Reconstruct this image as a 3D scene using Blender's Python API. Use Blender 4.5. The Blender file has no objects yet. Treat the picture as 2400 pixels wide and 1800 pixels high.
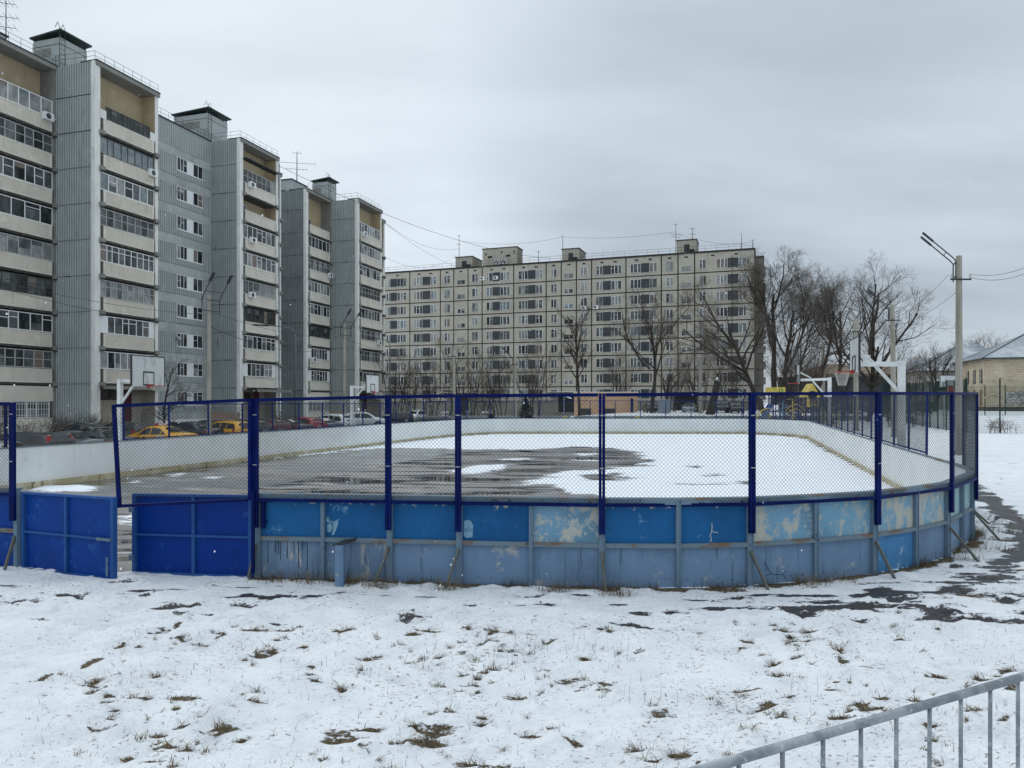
import bpy, math, random
import numpy as np
from math import sin, cos, pi, radians as R, atan2, hypot
from mathutils import Vector as V, noise
SC = bpy.context.scene
COL = SC.collection
F, HZ, CH = 1700.0, 942.0, 2.5          # focal length in photo pixels, horizon row, eye height (m)
UX, UY = 0.29, 0.957                    # long axis of the rink and of the left-hand houses

def gp(px, py, z=0.0):                  # measured photo pixel on the level z -> world point
    d = F * (CH - z) / (py - HZ)
    return V(((px - 1200) / F * d, d, z))
def dp(px, d, py=HZ, z=None):         # measured photo pixel at a known distance -> world point
    return V(((px - 1200) / F * d, d, z if z is not None else CH + (HZ - py) * d / F))
def sw(s, w, z=0.0):                    # along-axis / across-axis -> world
    return V((s * UX + w * UY, s * UY - w * UX, z))
def sm(a, b, x):
    t = min(1.0, max(0.0, (x - a) / (b - a)))
    return t * t * (3 - 2 * t)
def terr(x, y):
    w = x * UY - y * UX
    z = 1.0 * sm(65, 105, y) * sm(-30, -12, w)
    z += (-0.3 - 0.27 * sm(37, 31, x * UX + y * UY)) * sm(-21, -26, w)
    return z

# ---------------------------------------------------------------- mesh builder
class MB:
    def __init__(s):
        s.v, s.f, s.m = [], [], []
    def face(s, pts, m=0):
        n = len(s.v)
        s.v += [tuple(p) for p in pts]
        s.f.append(tuple(range(n, n + len(pts))))
        s.m.append(m)
    def hexa(s, c, m=0):
        n = len(s.v)
        s.v += [tuple(p) for p in c]
        for q in ((0, 3, 2, 1), (4, 5, 6, 7), (0, 1, 5, 4), (1, 2, 6, 5), (2, 3, 7, 6), (3, 0, 4, 7)):
            s.f.append(tuple(n + i for i in q))
            s.m.append(m)
    def box(s, a, b, m=0):
        x0, y0, z0 = a
        x1, y1, z1 = b
        s.hexa([(x0, y0, z0), (x1, y0, z0), (x1, y1, z0), (x0, y1, z0),
                (x0, y0, z1), (x1, y0, z1), (x1, y1, z1), (x0, y1, z1)], m)
    def obox(s, c, ax, ay, az, m=0):
        c, ax, ay, az = V(c), V(ax), V(ay), V(az)
        s.hexa([c - ax - ay - az, c + ax - ay - az, c + ax + ay - az, c - ax + ay - az,
                c - ax - ay + az, c + ax - ay + az, c + ax + ay + az, c - ax + ay + az], m)
    def bar(s, p, q, w, h, up=(0, 0, 1), m=0):
        p, q = V(p), V(q)
        d = q - p
        up = V(up)
        sd = d.cross(up)
        if sd.length < 1e-6:
            sd = d.cross(V((1, 0, 0)))
        sd.normalize()
        u = sd.cross(d).normalized()
        s.obox((p + q) / 2, sd * w / 2, d / 2, u * h / 2, m)
    def tube(s, pts, r, n=8, m=0, cap=True):
        pts = [V(p) for p in pts]
        k = len(pts)
        rs = r if isinstance(r, (list, tuple)) else [r] * k
        b = len(s.v)
        ref = None
        for i in range(k):
            t = pts[min(i + 1, k - 1)] - pts[max(i - 1, 0)]
            if t.length < 1e-9:
                t = V((0, 0, 1))
            t.normalize()
            if ref is None:
                ref = t.cross(V((0.31, 0.87, 0.39)))
                if ref.length < 0.1:
                    ref = t.cross(V((1, 0, 0)))
            a = (ref - t * ref.dot(t))
            if a.length < 1e-6:
                a = t.orthogonal()
            a.normalize()
            ref = a
            c = t.cross(a)
            for j in range(n):
                an = 2 * pi * j / n
                s.v.append(tuple(pts[i] + (a * cos(an) + c * sin(an)) * rs[i]))
        for i in range(k - 1):
            for j in range(n):
                j2 = (j + 1) % n
                s.f.append((b + i * n + j, b + i * n + j2, b + (i + 1) * n + j2, b + (i + 1) * n + j))
                s.m.append(m)
        if cap and n > 2:
            s.f.append(tuple(b + j for j in reversed(range(n))))
            s.f.append(tuple(b + (k - 1) * n + j for j in range(n)))
            s.m += [m, m]
    def build(s, name, mats, parent=None, off=(0, 0, 0), smooth=False):
        me = bpy.data.meshes.new(name)
        ox, oy, oz = off
        me.from_pydata([(x - ox, y - oy, z - oz) for x, y, z in s.v], [], s.f)
        if not isinstance(mats, (list, tuple)):
            mats = [mats]
        for q in mats:
            me.materials.append(q)
        if any(s.m):
            me.polygons.foreach_set('material_index', s.m)
        if smooth:
            me.polygons.foreach_set('use_smooth', [True] * len(me.polygons))
        me.update()
        o = bpy.data.objects.new(name, me)
        COL.objects.link(o)
        if parent is not None:
            o.parent = parent
        return o

def tag(o, label=None, cat=None, group=None, kind=None):
    for k, v in (('label', label), ('category', cat), ('group', group), ('kind', kind)):
        if v:
            o[k] = v
    return o

class T:                                   # a thing: an Empty at its base that parents its parts
    def __init__(s, name, label, cat, loc=(0, 0, 0), rz=0.0, group=None, world=False):
        s.o = bpy.data.objects.new(name, None)
        s.o.empty_display_size = 0.3
        COL.objects.link(s.o)
        s.o.location = loc
        s.o.rotation_euler = (0, 0, rz)
        tag(s.o, label, cat, group)
        s.off = tuple(loc) if world else (0, 0, 0)
    def part(s, mb, name, mats, parent=None, smooth=False, label=None):
        o = mb.build(name, mats, parent or s.o, s.off, smooth)
        if label:
            o['label'] = label
        return o

def solo(mb, name, mats, label, cat, loc, group=None, smooth=False, kind=None, world=True):
    o = mb.build(name, mats, None, loc if world else (0, 0, 0), smooth)
    o.location = loc
    return tag(o, label, cat, group, kind)

def struct(mb, name, mats, smooth=False):
    o = mb.build(name, mats, None, (0, 0, 0), smooth)
    o['kind'] = 'structure'
    return o

def dup(root, loc, rz, label=None, scale=None, swap=None):
    def cp(o, par):
        c = o.copy()
        COL.objects.link(c)
        if par is not None:
            c.parent = par
        for ch in o.children:
            cp(ch, c)
        return c
    r = cp(root, None)
    r.location = loc
    r.rotation_euler = (0, 0, rz)
    if scale:
        r.scale = (scale, scale, scale) if not isinstance(scale, tuple) else scale
    if label:
        r['label'] = label
    return r

# ---------------------------------------------------------------- materials
class NT:
    def __init__(s, name):
        s.mat = bpy.data.materials.new(name)
        s.mat.use_nodes = True
        s.t = s.mat.node_tree
        s.n = s.t.nodes
        s.b = s.n['Principled BSDF']
    def new(s, typ, **kw):
        n = s.n.new(typ)
        for k, v in kw.items():
            if k.startswith('i_'):
                n.inputs[k[2:].replace('_', ' ')].default_value = v
            else:
                setattr(n, k, v)
        return n
    def link(s, a, b):
        s.t.links.new(a, b)
    def coord(s, kind, stretch=(1, 1, 1), seed=0.0):
        if kind == 'pos':
            c = s.new('ShaderNodeNewGeometry').outputs['Position']
        else:
            c = s.new('ShaderNodeTexCoord').outputs['Object']
        mp = s.new('ShaderNodeMapping')
        mp.inputs['Scale'].default_value = stretch
        mp.inputs['Location'].default_value = (seed, seed * 1.7, seed * .6)
        s.link(c, mp.inputs['Vector'])
        return mp.outputs['Vector']
    def noise(s, kind, scale, stretch=(1, 1, 1), seed=0.0, detail=6, rough=.6):
        n = s.new('ShaderNodeTexNoise')
        n.inputs['Scale'].default_value = scale
        n.inputs['Detail'].default_value = detail
        n.inputs['Roughness'].default_value = rough
        s.link(s.coord(kind, stretch, seed), n.inputs['Vector'])
        return n.outputs['Fac']
    def ramp(s, val, lo, hi, a=0.0, b=1.0):
        m = s.new('ShaderNodeMapRange', interpolation_type='SMOOTHSTEP')
        s.link(val, m.inputs['Value'])
        m.inputs['From Min'].default_value = lo
        m.inputs['From Max'].default_value = hi
        m.inputs['To Min'].default_value = a
        m.inputs['To Max'].default_value = b
        return m.outputs['Result']
    def mix(s, fac, a, b):
        m = s.new('ShaderNodeMix', data_type='RGBA')
        if isinstance(fac, (int, float)):
            m.inputs[0].default_value = fac
        else:
            s.link(fac, m.inputs[0])
        for q, i in ((a, 6), (b, 7)):
            if isinstance(q, (tuple, list)):
                m.inputs[i].default_value = (q[0], q[1], q[2], 1)
            else:
                s.link(q, m.inputs[i])
        return m.outputs[2]
    def math(s, op, a, b=0.0, c=None):
        m = s.new('ShaderNodeMath', operation=op)
        for i, q in enumerate((a, b) if c is None else (a, b, c)):
            if isinstance(q, (int, float)):
                m.inputs[i].default_value = q
            else:
                s.link(q, m.inputs[i])
        return m.outputs[0]
    def bump(s, h, strength, dist=.02):
        b = s.new('ShaderNodeBump')
        b.inputs['Strength'].default_value = strength
        b.inputs['Distance'].default_value = dist
        s.link(h, b.inputs['Height'])
        s.link(b.outputs[0], s.b.inputs['Normal'])
    def attr(s, name):
        a = s.new('ShaderNodeAttribute')
        a.attribute_name = name
        return a.outputs['Fac']

def mat(name, base, layers=(), rough=.7, metal=0.0, bump=0.0, bscale=20, spec=.35, kind='pos', rvar=0.0, coat=0.0):
    """layers: (colour, noise scale, lo, hi, stretch, seed): colour laid where the noise passes lo..hi"""
    k = NT(name)
    col = base
    for L in layers:
        c, sc, lo, hi, st, seed = L[:6]
        nz = k.noise(kind, sc, st, seed) if len(L) < 7 else k.noise(kind, sc, st, seed, 12, L[6])
        if len(L) > 7:                     # wear that gathers under the top rail
            sp = k.new('ShaderNodeSeparateXYZ')
            k.link(k.new('ShaderNodeNewGeometry').outputs['Position'], sp.inputs[0])
            nz = k.math('ADD', nz, k.ramp(sp.outputs['Z'], .98, 1.14, 0, L[7]))
        col = k.mix(k.ramp(nz, lo, hi), col, c)
    if isinstance(col, (tuple, list)):
        k.b.inputs['Base Color'].default_value = (col[0], col[1], col[2], 1)
    else:
        k.link(col, k.b.inputs['Base Color'])
    k.b.inputs['Roughness'].default_value = rough
    k.b.inputs['Metallic'].default_value = metal
    k.b.inputs['Specular IOR Level'].default_value = spec
    if coat:
        k.b.inputs['Coat Weight'].default_value = coat
        k.b.inputs['Coat Roughness'].default_value = .08
    if rvar:
        k.link(k.ramp(k.noise(kind, 3.0, (1, 1, 1), 9.1), .3, .7, max(.02, rough - rvar), min(1, rough + rvar)), k.b.inputs['Roughness'])
    if bump:
        k.bump(k.noise(kind, bscale, (1, 1, 1), 3.3), bump)
    return k.mat
def sh(c, f):
    return tuple(min(1, x * f) for x in c)
O1 = (1, 1, 1)
RUST = (.12, .055, .025)

M = {}
# rink paint
def paint(name, base, peel=None, amt=0.0, seed=0., streak=.0, rough=.55, st=O1, sc=3.2, edge=0.):
    ls = [(sh(base, .72), 1.3, .45, .75, O1, seed + 4), (sh(base, 1.25), 7, .55, .8, (1, 1, .5), seed + 8)]
    if streak:
        ls.append((sh(base, .35), 9, .62 - streak * .12, .72, (1, 1, .07), seed + 2))
    if peel:
        ls.append((tuple(.5 * q + .5 * w for q, w in zip(peel, base)), sc, .62 - amt * .22, .68 - amt * .22, st, seed, .74))
        ls.append((peel, sc, .655 - amt * .22, .69 - amt * .22, st, seed, .80))
        ls.append((sh(peel, .8), 45, .70 - amt * .1, .74 - amt * .1, O1, seed + 1))
    ls.append((sh(base, .3), 60, .70, .74, O1, seed + 6))
    ls.append((sh(base, .45), 20, .69, .73, (1, 1, 2.6), seed + 12))
    if edge:
        ls.append(((.50, .47, .40), 7, .68, .72, (1, 1, .8), seed + 3, .75, edge))
    return mat(name, base, ls, rough=rough, bump=.25, bscale=40, spec=.14)
CREAM = (.45, .45, .40)
LBL = (.19, .36, .50)
M['blue1'] = paint('board_blue', (.012, .11, .29), LBL, .06, 1, edge=.17)
M['blue2'] = paint('board_blue_scuffed', (.010, .10, .275), LBL, .12, 5.5, edge=.2)
M['pale1'] = paint('board_pale_peeled', (.17, .33, .47), CREAM, .62, 2.2)
M['pale2'] = paint('board_pale_worn', (.17, .345, .48), CREAM, .5, 7.9, st=(1, 1, .5))
M['cream1'] = paint('board_cream_peeled', (.20, .36, .48), CREAM, .8, 3.1, st=(1, 1, .5))
M['pale3'] = paint('board_pale_green', (.27, .42, .46), CREAM, .2, 6.3)
M['low1'] = paint('board_grey_blue', (.15, .24, .365), (.42, .41, .37), .16, 4.2, streak=.35)
M['low2'] = paint('board_grey_blue_streaked', (.15, .235, .35), (.42, .41, .37), .36, 8.2, streak=.8, st=(1, 1, .3), sc=5)
M['low3'] = paint('board_bright_lower', (.06, .21, .42), (.3, .45, .55), .35, 1.9, streak=.3)
M['gate'] = paint('gate_blue', (.001, .042, .25), (.02, .10, .34), .30, 3.8, rough=.5)
M['gateR'] = paint('gate_blue_deep', (.001, .030, .215), (.02, .09, .30), .2, 6.1, rough=.5)
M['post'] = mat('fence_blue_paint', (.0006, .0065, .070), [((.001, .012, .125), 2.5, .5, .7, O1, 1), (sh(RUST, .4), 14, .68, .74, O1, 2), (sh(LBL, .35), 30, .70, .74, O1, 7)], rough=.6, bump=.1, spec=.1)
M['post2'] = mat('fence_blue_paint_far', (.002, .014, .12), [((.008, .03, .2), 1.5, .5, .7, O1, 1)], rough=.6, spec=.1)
M['rail'] = mat('rusty_rail', (.145, .205, .25), [((.17, .105, .06), 2.2, .50, .66, (1, 1, 3), 1.4), ((.3, .3, .28), 25, .66, .72, O1, 2), ((.03, .025, .02), 12, .64, .7, O1, 5)], rough=.7, bump=.4)
M['stiff'] = mat('stiffener_paint', (.125, .195, .265), [(RUST, 3.1, .63, .70, (1, 1, .4), 2.7), ((.04, .06, .09), 8, .6, .7, O1, 5)], rough=.65, bump=.3)
M['prop'] = mat('prop_steel', (.12, .125, .11), [((.10, .075, .05), 5, .55, .65, O1, 3.7), ((.2, .23, .24), 12, .6, .7, O1, 1)], rough=.7)
M['wire'] = mat('chain_wire', (.035, .045, .055), rough=.45, metal=.5)
def liner():
    k = NT('white_liner')
    z = k.new('ShaderNodeSeparateXYZ')
    k.link(k.new('ShaderNodeNewGeometry').outputs['Position'], z.inputs[0])
    base = k.mix(k.ramp(k.noise('pos', .6, O1, 2), .35, .7), (.80, .82, .81), (.70, .73, .72))
    base = k.mix(k.ramp(k.noise('pos', 5, (1, 1, .4), 4), .58, .8, 0, .5), base, (.40, .39, .33))
    base = k.mix(k.ramp(k.noise('pos', 30, (1, 1, .3), 6), .68, .74, 0, .7), base, (.2, .19, .17))
    # splash dirt: a soiled strip just above the ice level
    h = k.math('ADD', z.outputs['Z'], k.math('MULTIPLY', k.noise('pos', 2.5, O1, 8), .3))
    base = k.mix(k.ramp(h, .5, .18, 0, .5), base, (.52, .48, .36))
    k.link(base, k.b.inputs['Base Color'])
    k.b.inputs['Roughness'].default_value = .45
    return k.mat
M['liner'] = liner()
M['kick'] = mat('kick_strip', (.46, .40, .25), [((.58, .54, .42), 2, .45, .65, O1, 1), ((.10, .08, .04), 5, .58, .7, (1, 1, .6), 2)], rough=.6)
# concrete, walls
M['pole'] = mat('pole_concrete', (.34, .32, .27), [((.24, .225, .19), 1.5, .45, .65, (1, 1, .3), 1), ((.14, .13, .11), 9, .62, .74, O1, 3)], rough=.9, bump=.3)
M['iron'] = mat('black_iron', (.022, .026, .030), [((.05, .05, .05), 6, .55, .7, O1, 1)], rough=.5)
M['galv'] = mat('galvanised_steel', (.33, .36, .38), [((.20, .225, .245), 9, .42, .62, O1, 1), ((.46, .49, .51), 28, .58, .7, O1, 4)], rough=.5, metal=.55, bump=.08)
M['lampgrey'] = mat('lamp_post_grey', (.13, .14, .145), rough=.6)
M['lampglass'] = mat('lamp_glass', (.5, .52, .52), rough=.3)
M['white'] = mat('white_paint', (.72, .73, .72), [((.55, .56, .54), 2, .45, .7, O1, 1), ((.2, .15, .1), 18, .66, .73, O1, 2)], rough=.5)
M['hoopboard'] = mat('hoop_board', (.62, .64, .63), [((.42, .44, .43), 4, .5, .7, (1, 1, .5), 1), ((.16, .15, .13), 16, .66, .72, O1, 2)], rough=.7, kind='obj')
M['hoopboard2'] = mat('hoop_board_steel', (.50, .53, .53), [((.62, .65, .66), 2, .45, .7, O1, 1)], rough=.35)
M['red'] = mat('red_paint', (.38, .03, .025), [((.2, .02, .02), 9, .5, .7, O1, 1)], rough=.5)
M['net'] = mat('net_cord', (.55, .53, .50), rough=.9)
M['black'] = mat('black_paint', (.02, .02, .022), rough=.6)
M['rubble'] = mat('roof_felt', (.05, .05, .055), [((.5, .52, .55), 1.5, .5, .6, O1, 1)], rough=.9)
def wallmat(name, base, st=O1, dark=.75, seed=0., streak=.0):
    ls = [(sh(base, dark), .35, .4, .7, O1, seed), (sh(base, 1.14), 1.1, .5, .75, O1, seed + 1),
          (sh(base, .55), 5, .57, .78, (1, 1, .10), seed + 2), (tuple(.6 * a + .4 * b for a, b in zip(sh(base, .5), RUST)), 2.6, .66, .74, (1, 1, .16), seed + 7), (sh(base, .6), 22, .66, .76, O1, seed + 5)]
    return mat(name, base, ls, rough=.85, bump=.2, bscale=6)
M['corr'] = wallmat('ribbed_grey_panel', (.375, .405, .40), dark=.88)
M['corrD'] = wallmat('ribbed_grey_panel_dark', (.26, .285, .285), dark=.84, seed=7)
M['corrL'] = wallmat('ribbed_pale_panel', (.40, .43, .425), dark=.9, seed=3)
M['band'] = wallmat('smooth_grey_band', (.43, .455, .445), seed=5)
M['seam'] = mat('seam_putty', (.27, .31, .33), [((.06, .065, .07), .9, .55, .6, O1, 2)], rough=.9)
M['seamdk'] = mat('seam_tar', (.075, .085, .09), [((.16, .18, .19), 1.5, .5, .65, O1, 1)], rough=.9)
M['fin'] = wallmat('white_fin', (.76, .75, .71), seed=2, dark=.88)
M['conc'] = wallmat('grey_concrete', (.26, .255, .235), seed=8)
M['beige'] = wallmat('balcony_beige', (.65, .605, .52), dark=.88, seed=1)
M['beige2'] = wallmat('balcony_beige_frame', (.68, .65, .57), seed=4)
M['ochre'] = wallmat('loggia_ochre', (.45, .365, .235), dark=.88, seed=6)
M['plaster'] = wallmat('entrance_plaster', (.50, .46, .38), seed=9)
M['pink'] = wallmat('pink_plinth', (.40, .285, .215), seed=3)
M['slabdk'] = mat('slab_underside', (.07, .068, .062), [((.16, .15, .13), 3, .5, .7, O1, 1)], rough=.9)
M['cap'] = mat('roof_cap', (.035, .04, .045), rough=.7)
M['wframe'] = mat('window_white_frame', (.78, .79, .79), rough=.4)
M['wgrey'] = mat('window_grey_frame', (.44, .45, .44), [((.2, .2, .19), 6, .5, .7, O1, 1)], rough=.6)
M['wdark'] = mat('window_dark_frame', (.07, .075, .07), rough=.6)
def glass(name, base, var, rough=.06, seed=0.):
    k = NT(name)
    c = k.mix(k.ramp(k.noise('pos', 1.7, (1, 1, .7), seed), .4, .65), base, var)
    k.link(c, k.b.inputs['Base Color'])
    k.b.inputs['Roughness'].default_value = rough
    k.b.inputs['Specular IOR Level'].default_value = .5
    return k.mat
M['gl1'] = glass('pane_dark', (.014, .017, .019), (.05, .055, .057))
M['gl2'] = glass('pane_mid', (.065, .07, .073), (.14, .15, .15), seed=2)
M['gl3'] = glass('pane_curtain', (.20, .205, .20), (.34, .34, .33), rough=.2, seed=4)
M['gl5'] = glass('pane_warm_curtain', (.20, .175, .15), (.17, .115, .11), rough=.25, seed=8)
M['gl4'] = glass('pane_sky', (.14, .17, .18), (.24, .27, .28), rough=.15, seed=6)
M['dpanel'] = mat('dark_facade_panel', (.040, .047, .056), [((.055, .062, .07), .7, .45, .6, O1, 1), ((.062, .055, .05), .25, .56, .62, O1, 4)], rough=.6)
M['b3'] = wallmat('panel_house_beige', (.465, .43, .36), dark=.84, seed=2.5)
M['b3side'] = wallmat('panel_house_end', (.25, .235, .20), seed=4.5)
M['b3seam'] = mat('panel_house_seam', (.042, .037, .036), [((.14, .13, .11), .8, .6, .68, O1, 1)], rough=.9)
M['brick'] = None
M['maroon'] = mat('maroon_door', (.09, .015, .018), [((.06, .01, .012), 3, .5, .7, O1, 1)], rough=.5)
M['tin'] = mat('dark_tin_roof', (.03, .045, .042), [((.06, .08, .075), 2, .5, .7, O1, 1)], rough=.5)
# ---------------------------------------------------------------- camera, sky, sun
cam = bpy.data.cameras.new('camera')
cam.sensor_fit = 'HORIZONTAL'
cam.sensor_width = 36
cam.lens = 36 * F / 2400
cam.shift_y = (HZ - 900) / 2400
cam.clip_start, cam.clip_end = .1, 3000
co = bpy.data.objects.new('camera', cam)
co.location = (0, 0, CH)
co.rotation_euler = (pi / 2, 0, 0)
COL.objects.link(co)
SC.camera = co

W = bpy.data.worlds.new("World")
SC.world = W
W.use_nodes = True
wt = W.node_tree
for n in list(wt.nodes):
    wt.nodes.remove(n)
class WN(NT):
    def __init__(s):
        s.t = wt
        s.n = wt.nodes
w_ = WN()
out = w_.new('ShaderNodeOutputWorld')
bg = w_.new('ShaderNodeBackground')
w_.link(bg.outputs[0], out.inputs[0])
SUN_EL, SUN_AZ = 38.0, -25.0
sky = w_.new('ShaderNodeTexSky', sky_type='NISHITA')
sky.sun_disc = False
sky.sun_elevation = R(SUN_EL)
sky.sun_rotation = R(SUN_AZ)
bg.inputs['Strength'].default_value = .1
tc = w_.new('ShaderNodeTexCoord').outputs['Generated']
sep = w_.new('ShaderNodeSeparateXYZ')
w_.link(tc, sep.inputs[0])
# cloud deck: project the direction on a flat layer so that clouds shrink towards the horizon
zc = w_.math('MAXIMUM', w_.math('ADD', sep.outputs['Z'], .16), .05)
px_ = w_.math('DIVIDE', sep.outputs['X'], zc)
py_ = w_.math('DIVIDE', sep.outputs['Y'], zc)
cmb = w_.new('ShaderNodeCombineXYZ')
w_.link(px_, cmb.inputs[0])
w_.link(py_, cmb.inputs[1])
def wnoise(sc, loc, st=(1, 1, 1), det=4):
    mp = w_.new('ShaderNodeMapping')
    mp.inputs['Location'].default_value = loc
    mp.inputs['Scale'].default_value = st
    w_.link(cmb.outputs[0], mp.inputs[0])
    n = w_.new('ShaderNodeTexNoise')
    n.inputs['Scale'].default_value = sc
    n.inputs['Detail'].default_value = det
    n.inputs['Roughness'].default_value = .5
    w_.link(mp.outputs[0], n.inputs['Vector'])
    return n.outputs['Fac']
n1 = wnoise(.55, (3.1, .6, 0), (.8, 1.25, 1), 3)
n2 = wnoise(1.6, (1.2, 4.4, 0), (.7, 1.5, 1), 4)
elev = w_.ramp(sep.outputs['Z'], .0, .75, 0, 1)
lum = w_.math('ADD', .555, w_.math('MULTIPLY', w_.ramp(sep.outputs['Z'], .45, .95, 0, 1), .50))
lum = w_.math('ADD', lum, w_.math('MULTIPLY', w_.math('SUBTRACT', n1, .5), .36))
lum = w_.math('ADD', lum, w_.math('MULTIPLY', w_.math('SUBTRACT', n2, .5), .24))
def blob(d, lo, hi, amt):                  # a darker or lighter bank of cloud round one compass direction
    d = V(d).normalized()
    dot = w_.new('ShaderNodeVectorMath', operation='DOT_PRODUCT')
    dot.inputs[1].default_value = d
    w_.link(tc, dot.inputs[0])
    return w_.ramp(dot.outputs['Value'], lo, hi, 0, amt)
for d, lo, hi, amt in (((.42, 1, .33), .88, .998, -.20), ((-.25, 1, .5), .80, 1.0, .05), ((-.55, 1, .42), .80, 1.0, .05), ((.45, 1, .08), .93, 1, .05), ((.55, 1, .60), .88, 1.0, .09)):
    lum = w_.math('ADD', lum, blob(d, lo, hi, amt))
lum = w_.math('MAXIMUM', lum, .2)
tint = w_.mix(w_.ramp(lum, .35, .75), (.845, .97, 1.09), (.885, .985, 1.065))
vm = w_.new('ShaderNodeVectorMath', operation='SCALE')
w_.link(tint, vm.inputs[0])
w_.link(w_.math('MULTIPLY', lum, 10.0), vm.inputs['Scale'])
w_.link(w_.mix(.94, sky.outputs[0], vm.outputs[0]), bg.inputs['Color'])

ld = bpy.data.lights.new('sun', 'SUN')
ld.energy = .6
ld.angle = R(40)
ld.color = (1, .97, .93)
sun = bpy.data.objects.new('sun', ld)
COL.objects.link(sun)
sun.rotation_euler = (R(90 - SUN_EL), 0, R(180 - SUN_AZ))
SC.view_settings.view_transform = 'Standard'
SC.view_settings.look = 'None'
SC.view_settings.exposure = 0.36
SC.view_settings.gamma = 1.0
SC.cycles.max_bounces = 6
SC.cycles.use_denoising = True

# ---------------------------------------------------------------- outline of the rink boards
KP = [(-.3482, 10.30), (-.2588, 10.20), (-.167, 10.09), (-.0718, 9.97), (.0265, 9.85), (.1232, 9.76), (.2271, 9.73),
      (.3244, 9.84), (.4139, 10.12), (.4941, 10.50), (.5512, 11.02), (.5947, 11.65), (.6147, 12.45), (.6294, 13.15)]
NEAR = [(k * y, y) for k, y in KP] + [(8.78, 13.95), (9.17, 14.95), (9.55, 16.1)]
def steps(a, b, d):
    L = hypot(b[0] - a[0], b[1] - a[1])
    n = max(1, round(L / d))
    return [(a[0] + (b[0] - a[0]) * i / n, a[1] + (b[1] - a[1]) * i / n) for i in range(n)]
RIGHT = steps((9.55, 16.1), (20.2, 49.4), 2.05) + [(20.2, 49.4), (20.25, 51.6), (19.6, 54.2), (18.0, 56.7)]
FAR = steps((18.0, 56.7), (0.2, 57.0), 2.08) + [(.2, 57.0), (-1.6, 56.2), (-3.3, 54.2), (-4.6, 51.6), (-5.75, 48.2)]
LEFT = steps((-5.75, 48.2), (-14.2, 20.5), 2.05) + [(-14.2, 20.5)]
NLEFT = [(-14.2, 20.5), (-14.5, 18.5), (-14.2, 16.4), (-13.2, 14.3), (-11.6, 12.6), (-9.6, 11.45), (-7.37, 10.87)]
RING = NLEFT + NEAR + RIGHT[1:] + FAR[1:] + LEFT[1:]

def sdist(P, poly):
    """signed distance of points (N,2) to a closed polygon, negative inside"""
    P = np.asarray(P, float)
    d = np.full(len(P), 1e9)
    ins = np.zeros(len(P), bool)
    n = len(poly)
    for i in range(n):
        a = np.array(poly[i])
        b = np.array(poly[(i + 1) % n])
        e = b - a
        L = (e * e).sum()
        if L < 1e-12:
            continue
        t = np.clip(((P - a) @ e) / L, 0, 1)
        q = a + t[:, None] * e
        d = np.minimum(d, np.hypot(P[:, 0] - q[:, 0], P[:, 1] - q[:, 1]))
        c = (a[1] > P[:, 1]) != (b[1] > P[:, 1])
        with np.errstate(divide='ignore', invalid='ignore'):
            xi = (b[0] - a[0]) * (P[:, 1] - a[1]) / (b[1] - a[1]) + a[0]
        ins ^= c & (P[:, 0] < xi)
    return np.where(ins, -d, d)
def pdist(P, line):
    d = np.full(len(P), 1e9)
    for i in range(len(line) - 1):
        a = np.array(line[i][:2])
        b = np.array(line[i + 1][:2])
        e = b - a
        t = np.clip(((P - a) @ e) / (e @ e), 0, 1)
        q = a + t[:, None] * e
        d = np.minimum(d, np.hypot(P[:, 0] - q[:, 0], P[:, 1] - q[:, 1]))
    return d
# lattice value noise, vectorised
_rng = np.random.RandomState(5)
_tab = _rng.rand(256, 256)
def vn(x, y, s, seed=0):
    x = x * s + seed * 17.3
    y = y * s + seed * 9.7
    xi = np.floor(x).astype(int)
    yi = np.floor(y).astype(int)
    fx = x - xi
    fy = y - yi
    fx = fx * fx * (3 - 2 * fx)
    fy = fy * fy * (3 - 2 * fy)
    g = lambda a, b: _tab[a % 256, b % 256]
    return (g(xi, yi) * (1 - fx) + g(xi + 1, yi) * fx) * (1 - fy) + (g(xi, yi + 1) * (1 - fx) + g(xi + 1, yi + 1) * fx) * fy
def fbm(x, y, s, o=4, seed=0):
    t = 0
    a = .5
    for i in range(o):
        t = t + a * vn(x, y, s * 2 ** i, seed + i * 3)
        a *= .5
    return t / (1 - .5 ** o)
def smv(a, b, x):
    t = np.clip((x - a) / (b - a), 0, 1)
    return t * t * (3 - 2 * t)

# ---------------------------------------------------------------- ground: one snow sheet to the horizon
def axis(lo, hi, st, far0, far1, g=1.13):
    a = list(np.arange(lo, hi + 1e-6, st))
    d = st
    x = a[-1]
    while x < far1:
        d = min(d * g, 60)
        x += d
        a.append(x)
    d = st
    x = a[0]
    b = []
    while x > far0:
        d = min(d * g, 60)
        x -= d
        b.append(x)
    return np.array(b[::-1] + a)
gx = axis(-7.6, 12.0, .058, -900, 900)
gy = axis(3.4, 10.6, .042, -60, 1500, 1.05)
GX, GY = np.meshgrid(gx, gy)
P = np.stack([GX.ravel(), GY.ravel()], 1)
X, Y = P[:, 0], P[:, 1]
wv = X * UY - Y * UX
Z = 1.0 * smv(65, 105, Y) * smv(-30, -12, wv) - (0.3 + 0.27 * smv(37, 31, X * UX + Y * UY)) * smv(-21, -26, wv)
near = smv(40, 14, np.hypot(X, Y - 5))
bump = (fbm(X, Y, 1.6, 3, 1) - .5) * .09 + (fbm(X * .7, Y, 5.0, 3, 7) - .5) * .075 + (fbm(X * .7, Y * 1.1, 11, 2, 9) - .5) * .04
Z += bump * near
PATH = [(15.2, 26), (13.8, 21.7), (10.9, 15.9), (9.75, 13.6), (7.9, 11.35), (5.9, 9.55), (4.1, 8.95), (1.5, 8.68), (-.5, 8.74), (-3., 8.95), (-9, 9.6)]
dpth = pdist(P, PATH)
dens = smv(-3, 3, X) * .03 + smv(2.4, 4.6, X) * .085
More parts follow.
